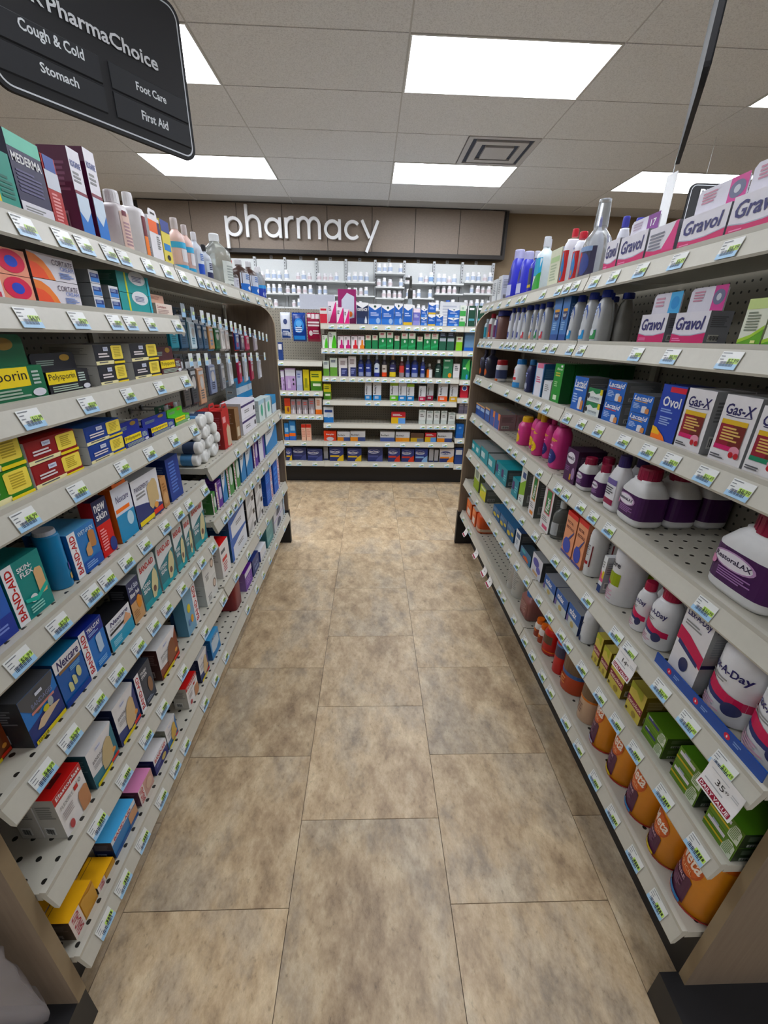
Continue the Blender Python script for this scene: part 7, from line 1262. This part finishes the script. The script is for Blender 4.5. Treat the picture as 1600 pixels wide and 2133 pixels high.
# bags hanging at the left of the back unit
for k,(x,w_,c1,c2,c3,lb) in enumerate(((-.812,.094,'#d9dde6','#24407c','#2c3c6c','white and navy lozenge bag hanging'),(-.686,.130,'#1f3c84','#3f86d0','#6aa8e0','shiny blue lozenge bag hanging'),(-.548,.124,'#8c2440','#d8ccd0','#a83c58','red and white striped lozenge bag hanging'))):
    b=MB(); h=.25 if k else .235; n=8; rs=[]
    for j in range(n+1):
        t=j/n; th=.022*math.sin(math.pi*min(1,max(0,t)))**.6+.0015; ww=w_/2*(1-.05*math.sin(math.pi*t)+(.01 if j in (0,n) else 0))
        rs.append([(sup(ww,th,2.4,i,16)[0]+.004*math.sin(5*t+i),sup(ww,th,2.4,i,16)[1],-h+h*t) for i in range(16)])
    b.rings(rs,mat(c1,.22)); o=link('lozenge_bag',b.mesh('lozenge_bag',True,True),None,(x,4.33,1.676))
    p=MB(); sf=lambda X_,Z_,e:(X_,-(.022*math.sin(math.pi*min(.999,max(.001,Z_/h)))**.6+.0015)*(max(0,1-(abs(X_)/(w_/2*1.02))**2.4))**(1/2.4)-.001-e,Z_-h)
    op=[('r',.08,.92,.06,.38,c2),('e',.5,.66,.2,.1,c3),('L',.2,.8,.12,.32,3,'#c8d0e0')] if k==0 else ([('e',.5,.55,.36,.26,c2),('e',.5,.62,.22,.12,c3),('r',.1,.9,.06,.2,c2),('L',.25,.75,.3,.5,3,'#cfe0f4')] if k==1 else [('s',[(.05,.84,.96),(.3,.84,.96)],c2),('s',[(.36,.8,.96),(.6,.8,.96)],c2),('s',[(.66,.8,.96),(.95,.8,.96)],c2),('r',.08,.92,.54,.6,c2),('r',.08,.92,.64,.7,c2),('e',.28,.3,.14,.09,c2),('L',.45,.9,.24,.4,2,c2)])
    ops2mesh(p,op,w_,h,sf,4,.0008,.0003,1); link('bag_print',p.mesh('bag_print',False),o); tag(o,lb+' on back unit','bag')
    b=MB(); b.tube([(x,4.575,1.683),(x,4.315,1.685),(x,4.312,1.693)],.0025,mat('#8c8e90',.3,'metal')); hk=link('peg_hook',b.mesh('bag_hook'),bu)
add_box('header_board',-1.6,-.49,4.578,4.61,1.57,1.72,PEGB,bu)
# ------------------------------------------------------------------ dispensary behind
DW=6.50
dis=empty('dispensary_shelving',(0,0,0),'white slotted wall shelving filled with pill bottles','shelving')
UX=[-1.98,-1.58,-1.177,-.751,-.350,.048,.447,.855,1.245,1.672]
for a,c in zip(UX,UX[1:]):
    b=MB(); b.box(a+.02,c-.02,DW,DW+.03,.9,2.415,mat('#d9dcdc',.5)); link('back_panel',b.mesh('back_panel'),dis)
for x in UX:
    b=MB(); b.box(x-.016,x+.016,DW-.02,DW+.03,.9,2.44,mat('#c9ccce',.4))
    for k in range(9): b.box(x-.004,x+.004,DW-.0215,DW-.02,2.40-k*.035,2.42-k*.035,mat('#1c1c20'))
    link('upright',b.mesh('upright'),dis)
LV=[(2.155,1.995,1.83,1.66)]*9
LV=[(2.155,1.995,1.83,1.66),(2.155,1.995,1.83,1.66),(2.155,1.995,1.83,1.66),(2.155,1.99,1.83,1.66),(2.155,1.99,1.83,1.66),(2.27,2.105,1.97,1.8),(2.16,1.98,1.80,1.66),(2.16,2.04,1.84,1.66),(2.19,2.05,1.875,1.7)]
SM=mat('#d4d6d6',.4); bay=['leftmost','second','third','fourth','fifth','sixth','seventh','eighth','last']; lev=['top','second','third','fourth']
b=MB(); N=10
def pb(hh,r,cap,bodyc):
    out=[]
    b=MB(); b.rings([[(r*f*math.cos(2*math.pi*j/N),r*f*math.sin(2*math.pi*j/N),t*hh) for j in range(N)] for t,f in ((0,.95),(.04,1),(.66,1),(.76,.7),(.8,.66))],mat(bodyc,.4)); out.append(b.mesh('pill_bottle'))
    b=MB(); b.rings([[(r*f*math.cos(2*math.pi*j/N),r*f*math.sin(2*math.pi*j/N),t*hh) for j in range(N)] for t,f in ((.76,.8),(.97,.8),(1,.72))],mat(cap,.4)); out.append(b.mesh('cap'))
    b=MB(); b.rings([[((r+.0006)*math.cos(2*math.pi*j/N),(r+.0006)*math.sin(2*math.pi*j/N),t*hh) for j in range(N)] for t in (.16,.56)],mat({'#f0f0f2':'#b8c4d8','#e6e6ea':'#d0c4c8','#dfe6ee':'#8ca8cc'}[bodyc],.5),False,False); out.append(b.mesh('label'))
    return out
PB=[pb(.115,.031,'#f0f0f2','#f0f0f2'),pb(.09,.028,'#e8e8ec','#e6e6ea'),pb(.13,.033,'#f2f2f4','#dfe6ee'),pb(.105,.026,'#f2f2f4','#f0f0f2'),pb(.12,.035,'#3c5ca8','#f0f0f2')]
rn=random.Random(5); nb=0
for i,(a,c) in enumerate(zip(UX,UX[1:])):
    for l,z in enumerate(LV[i]):
        b=MB(); b.box(a+.004,c-.004,DW-.23,DW,z-.018,z,SM); link('shelf',b.mesh('shelf'),dis)
        if l==3: continue
        x=a+.05; k=0
        while x<c-.05:
            if rn.random()<.86:
                gap=(LV[i][l-1]-z-.02) if l else 9
                m=PB[rn.choice((0,0,1,1,3,2) if l<2 else (0,2,3,0,2,4)) if gap>.165 else rn.choice((1,3,1) if gap>.115 else (1,1))]
                o=link('pill_bottle',m[0],None,(x,DW-.17+rn.uniform(-.03,.02),z+.0006)); link('cap',m[1],o); link('label_band',m[2],o)
                k+=1; tag(o,'white pill bottle, number %s along %s shelf of %s dispensary bay'%(['one','two','three','four','five','six'][k-1],lev[l],bay[i]),'bottle','dispensary pill bottles'); nb+=1
            x+=rn.uniform(.068,.082)
for k in range(8):
    b=MB(); b.box(-.02,.02,-.004,0,-.02,.02,mat('#eeeeea',.5)); b.box(-.012,.012,-.005,-.004,-.006,.006,mat('#9a9a98',.5))
    o=link('shelf_marker',b.mesh('shelf_marker'),dis,(-1.38+k*.405,WY-.004,2.455))
# pharmacy counter with equipment
ct=empty('pharmacy_counter',(0,0,0),'raised pharmacy counter behind the cold remedy unit','counter')
b=MB(); b.box(-1.9,2.1,5.0,5.6,1.42,1.46,mat('#c9c6bd',.4)); link('worktop',b.mesh('worktop'),ct)
b=MB(); b.box(-1.9,2.1,5.06,5.56,0,1.42,mat('#b5b0a5',.5)); link('cabinet_front',b.mesh('cabinet_front'),ct)
mn=empty('monitor',(-.62,5.32,1.46),'grey monitor back seen above the cold remedies','monitor')
b=MB(); b.prism([(-.20,.18),(.20,.18),(.20,.45),(-.20,.45)],1,-.02,.03,mat('#c2c6d2',.5)); link('screen',b.mesh('screen'),mn)
b=MB(); b.box(-.03,.03,-.01,.02,.02,.18,mat('#a8acb6',.5)); b.box(-.12,.12,-.08,.08,.001,.02,mat('#a8acb6',.5)); link('stand',b.mesh('stand'),mn)
pr=empty('receipt_printer',(-.64,5.12,1.46),'cream label printer with a slotted front on counter','printer')
b=MB(); b.prism([(-.07,.001),(.09,.001),(.09,.17),(-.05,.17),(-.07,.13)],0,-.24,.22,mat('#d8d4c8',.5)); link('case',b.mesh('case'),pr)
b=MB(); b.box(-.10,.12,-.0735,-.0705,.09,.115,mat('#9c988c',.5)); b.box(-.18,-.14,-.0735,-.0705,.07,.12,mat('#b0aca0',.5)); b.box(-.21,-.204,-.0735,-.0705,.07,.09,BLACK); link('paper_slot',b.mesh('slot'),pr)
pp=empty('notice_board',(.93,5.2,1.46),'white notice sheet in a stand on the counter','notice')
b=MB(); b.box(-.15,.15,0,.008,.02,.40,mat('#e6e8ec',.5)); b.box(-.10,.10,-.03,.05,.001,.02,mat('#c8cacc',.4)); link('sheet',b.mesh('sheet'),pp)
p=MB(); ops2mesh(p,[('L',.1,.9,.2,.9,9,'#c4c8d4')],.3,.38,lambda x,z,e:(x,-e,z+.02),2); link('sheet_print',p.mesh('sheet_print',False),pp)
pm=empty('pump_bottle',(.43,5.15,1.46),'tall clear pump bottle with dark pump among cold remedies','bottle')
b=MB(); b.rings([[(.055*f*math.cos(2*math.pi*j/16),.055*f*math.sin(2*math.pi*j/16),z) for j in range(16)] for z,f in ((.001,.95),(.02,1),(.22,1),(.30,.9),(.36,.5),(.42,.42))],mat('#cfd8de',.12,'glass')); link('body',b.mesh('body',True,True),pm)
b=MB(); b.rings([[(.03*f*math.cos(2*math.pi*j/12),.03*f*math.sin(2*math.pi*j/12),z) for j in range(12)] for z,f in ((.42,.9),(.50,.9),(.52,.5),(.54,.45),(.60,.5),(.64,.3))],mat('#2a2a26',.4)); b.box(-.06,.0,-.008,.008,.60,.625,mat('#2a2a26',.4)); link('pump',b.mesh('pump'),pm)
# ------------------------------------------------------------------ aisle signs
def sign(loc,rz,w_,h,label,texts,name='aisle_sign',bars=True,col='#1f232b'):
    o=empty(name,loc,label,'sign'); o.rotation_euler=(0,0,rz)
    def rr(x0,x1,z0,z1,r,n=6):
        pl=[]
        for cx,cz,a in ((x1-r,z0+r,-90),(x1-r,z1-r,0),(x0+r,z1-r,90),(x0+r,z0+r,180)): pl+=[(cx+r*math.cos(math.radians(a+90*k/n)),cz+r*math.sin(math.radians(a+90*k/n))) for k in range(n+1)]
        return pl
    b=MB(); b.prism(rr(-w_/2,w_/2,0,h,.05),1,-.008,.008,mat('#0b0d12',.75)); link('board',b.mesh('board'),o)
    b=MB(); A=rr(-w_/2+.012,w_/2-.012,.012,h-.012,.042); B=rr(-w_/2+.017,w_/2-.017,.017,h-.017,.038); n=len(A)
    for k in range(n): b.face([(A[k][0],-.0086,A[k][1]),(A[(k+1)%n][0],-.0086,A[(k+1)%n][1]),(B[(k+1)%n][0],-.0086,B[(k+1)%n][1]),(B[k][0],-.0086,B[k][1])],mat('#c4c8ce',.4))
    link('border_line',b.mesh('border_line',False),o)
    if bars:
        for s in (-1,1):
            for k in range(2):
                b=MB(); x0,x1=(-w_/2+.025,-.012) if s<0 else (.022,w_/2-.022)
                z0=.046+k*.086; b.prism([(-.008,z0),(-.013,z0+.004),(-.013,z0+.078),(-.008,z0+.082)],0,x0,x1,mat('#0e1118',.7)); link('insert_strip',b.mesh('insert_strip'),o)
    for (t,x0,x1,z0,z1,bold,c) in texts:
        p=MB(); ops2mesh(p,[('t',t,x0,x1,z0,z1,c,0,bold)],1,1,lambda x,z,e:(x+.5,-.0138,z),1); link('lettering',p.mesh('lettering',False),o)
    for s in (-1,1):
        b=MB(); b.tube([(s*w_*.36,0,h),(s*w_*.36,0,HC-loc[2])],.0016,mat('#c8ccd0',.3),5); link('hanger_wire',b.mesh('wire'),o)
    return o
ang=math.atan2(.599,.387)
sw=.735; sh=.515; far=Vector((-.815,2.405)); dr=Vector((math.cos(ang),math.sin(ang))); cc=far-dr*sw/2; h_=sw/2
sign((cc.x,cc.y,2.2),ang,sw,sh,'large black aisle sign hanging above the left rack',[('PharmaChoice',h_-.525,h_-.135,.262,.306,1,'#c4c6ca'),('R',h_-.572,h_-.535,.265,.30,1,'#c4c6ca'),('Cough & Cold',h_-.628,h_-.433,.166,.207,1,'#d0d4d8'),('Stomach',h_-.59,h_-.472,.085,.113,1,'#d0d4d8'),('Foot Care',h_-.247,h_-.12,.165,.192,1,'#d0d4d8'),('First Aid',h_-.242,h_-.128,.076,.106,1,'#d0d4d8')])
ed=math.atan2(2.251,1.343)
d2=Vector((math.cos(ed),math.sin(ed))); c2=Vector((1.343,2.251))-d2*.3675+Vector((0.012,-.007))
sign((c2.x,c2.y,2.2),ed+math.radians(1.0),.735,.515,'black aisle sign seen edge on above the right rack',[])
b=MB(); b.box(-.035,.035,-.0015,.0015,-.42,0,mat('#e6e8ea',.3)); b.tube([(0,0,0),(0,0,.06)],.0015,mat('#c8ccd0',.3)); o=link('hanging_banner',b.mesh('hanging_banner'),None,(1.36,2.28,2.19),ed+math.radians(32)); tag(o,'narrow white banner strip hanging below edge on sign','banner')
sign((3.08,4.2,2.24),math.radians(0),.80,.485,'distant black aisle sign behind the magenta cartons',[('PharmaChoice',-.31,.31,.38,.445,1,'#e0e2e4')])
# ------------------------------------------------------------------ hanging price cards on the right rack
def card(y,z,x,w_,h,label,price=None,name='price_card',tilt=.35):
    o=link(name,None,None,(x,y,z)); o.rotation_euler=(0,0,-math.pi/2)
    n=8; b=MB(); Wc=mat('#ecebea',.35)
    def P(u,t,e=0): # t 0 top ..1 bottom ; bends outwards
        a=tilt*t; return (u*w_,-.004-.32*h*math.sin(a)*t*1.6-e*math.cos(a),-h*t*math.cos(a*.7)+e*math.sin(a))
    rows=[[P(-.5,k/n),P(.5,k/n)] for k in range(n+1)]
    for k in range(n):
        b.face([rows[k][0],rows[k][1],rows[k+1][1],rows[k+1][0]],Wc); q0=[(p[0],p[1]+.0008,p[2]) for p in (rows[k][0],rows[k][1],rows[k+1][1],rows[k+1][0])]; b.face(q0[::-1],Wc)
    link('card',b.mesh('card',False),o)
    p=MB(); srf=lambda X_,Z_,e:P(X_/w_,1-Z_/h,e+.0006)
    ops=[('r',.05,.95,.06,.24,'#8c1c38')]
    if price: ops+=[('t','DAILY VALUE',.08,.92,.09,.21,'#f0e8ea',0,1),('t',price[0],.34,.58,.50,.70,'#1c1c1e',0,0),('t',price[1],.60,.70,.58,.68,'#1c1c1e',0,0),('L',.1,.9,.34,.42,1,'#b4b6b8'),('L',.12,.9,.80,.86,1,'#c4c6c8'),('L',.75,.95,.62,.76,2,'#c4c6c8')]
    else: ops+=[('r',.44,.54,.5,.62,'#3c3c40')]
    ops2mesh(p,ops,w_,h,srf,2,.0004,.0002,1); link('card_print',p.mesh('card_print',False),o); tag(o,label,'price card'); return o
card(0.828,.728,.6835,.075,.062,'curved white price card below the small laxative bottles',('14','49'))
card(0.501,.728,.6835,.082,.066,'curved white price card below the large laxative jars',('35','49'))
for k,y in enumerate([2.589, 2.279, 2.067, 1.953]): card(y,.258,.6828,.062,.06,'small white price flag on right rack base, %s from far end'%OR[k],tilt=.9)
# blue riser strip in front of the laxative jars
b=MB(); y0,y1=.47,0.773; b.box(.7035,.7065,y0,y1,.7615,.789,mat('#234a94',.3)); rs=link('riser_strip',b.mesh('riser_strip'),None); tag(rs,'blue printed riser strip along the laxative jars','strip')
k=0; y=y1-.05
while y>y0+.02:
    b=MB(); ops2mesh(b,[('e',.5,.5,.5,.5,'#c8304c'),('s',[(.38,.35,.5),(.5,.25,.8),(.62,.35,.5)],'#f0e8ea')],.014,.014,lambda X_,Z_,e:(.7035-e,y-X_,.7685+Z_),1); link('flame_badge',b.mesh('flame_badge',False),rs)
    b=MB(); ops2mesh(b,[('L',0,1,0,1,2,'#8ca4d0')],.018,.010,lambda X_,Z_,e:(.7035-e,y-.024-X_,.7705+Z_),1); link('strip_print',b.mesh('strip_print',False),rs)
    y-=.085
# clear plastic bag hung on the near end of the left rack
bg=link('plastic_bag',None,None,(-.79,.40,.15)); tag(bg,'crumpled clear plastic bag hanging on left rack end','bag')
m,nt,bs=nodes('clear_film',.25); bs.inputs['Base Color'].default_value=(.42,.40,.43,1); bs.inputs['Alpha'].default_value=.42; bs.inputs['Specular IOR Level'].default_value=.8
b=MB(); rs_=[]; rn=random.Random(3)
for j in range(13):
    t=j/12; ww=.135*(1-.35*t**1.5)*(1 if j else .93); th=.022*(.5+.5*math.sin(math.pi*min(1,.2+t)))
    rs_.append([(ww*math.cos(2*math.pi*i/20)+rn.uniform(-.006,.006)+.02*t,th*math.sin(2*math.pi*i/20)+rn.uniform(-.004,.004)-.0,.0+.38*t+rn.uniform(-.004,.004)) for i in range(20)])
b.rings(rs_,m); link('film',b.mesh('film',True,True),bg)
b=MB(); b.tube([(.02,.0,.372),(.02,.0,.42),(.02,.026,.43)],.003,mat('#8c8e90',.3,'metal')); link('hook',b.mesh('bag_hook'),bg)
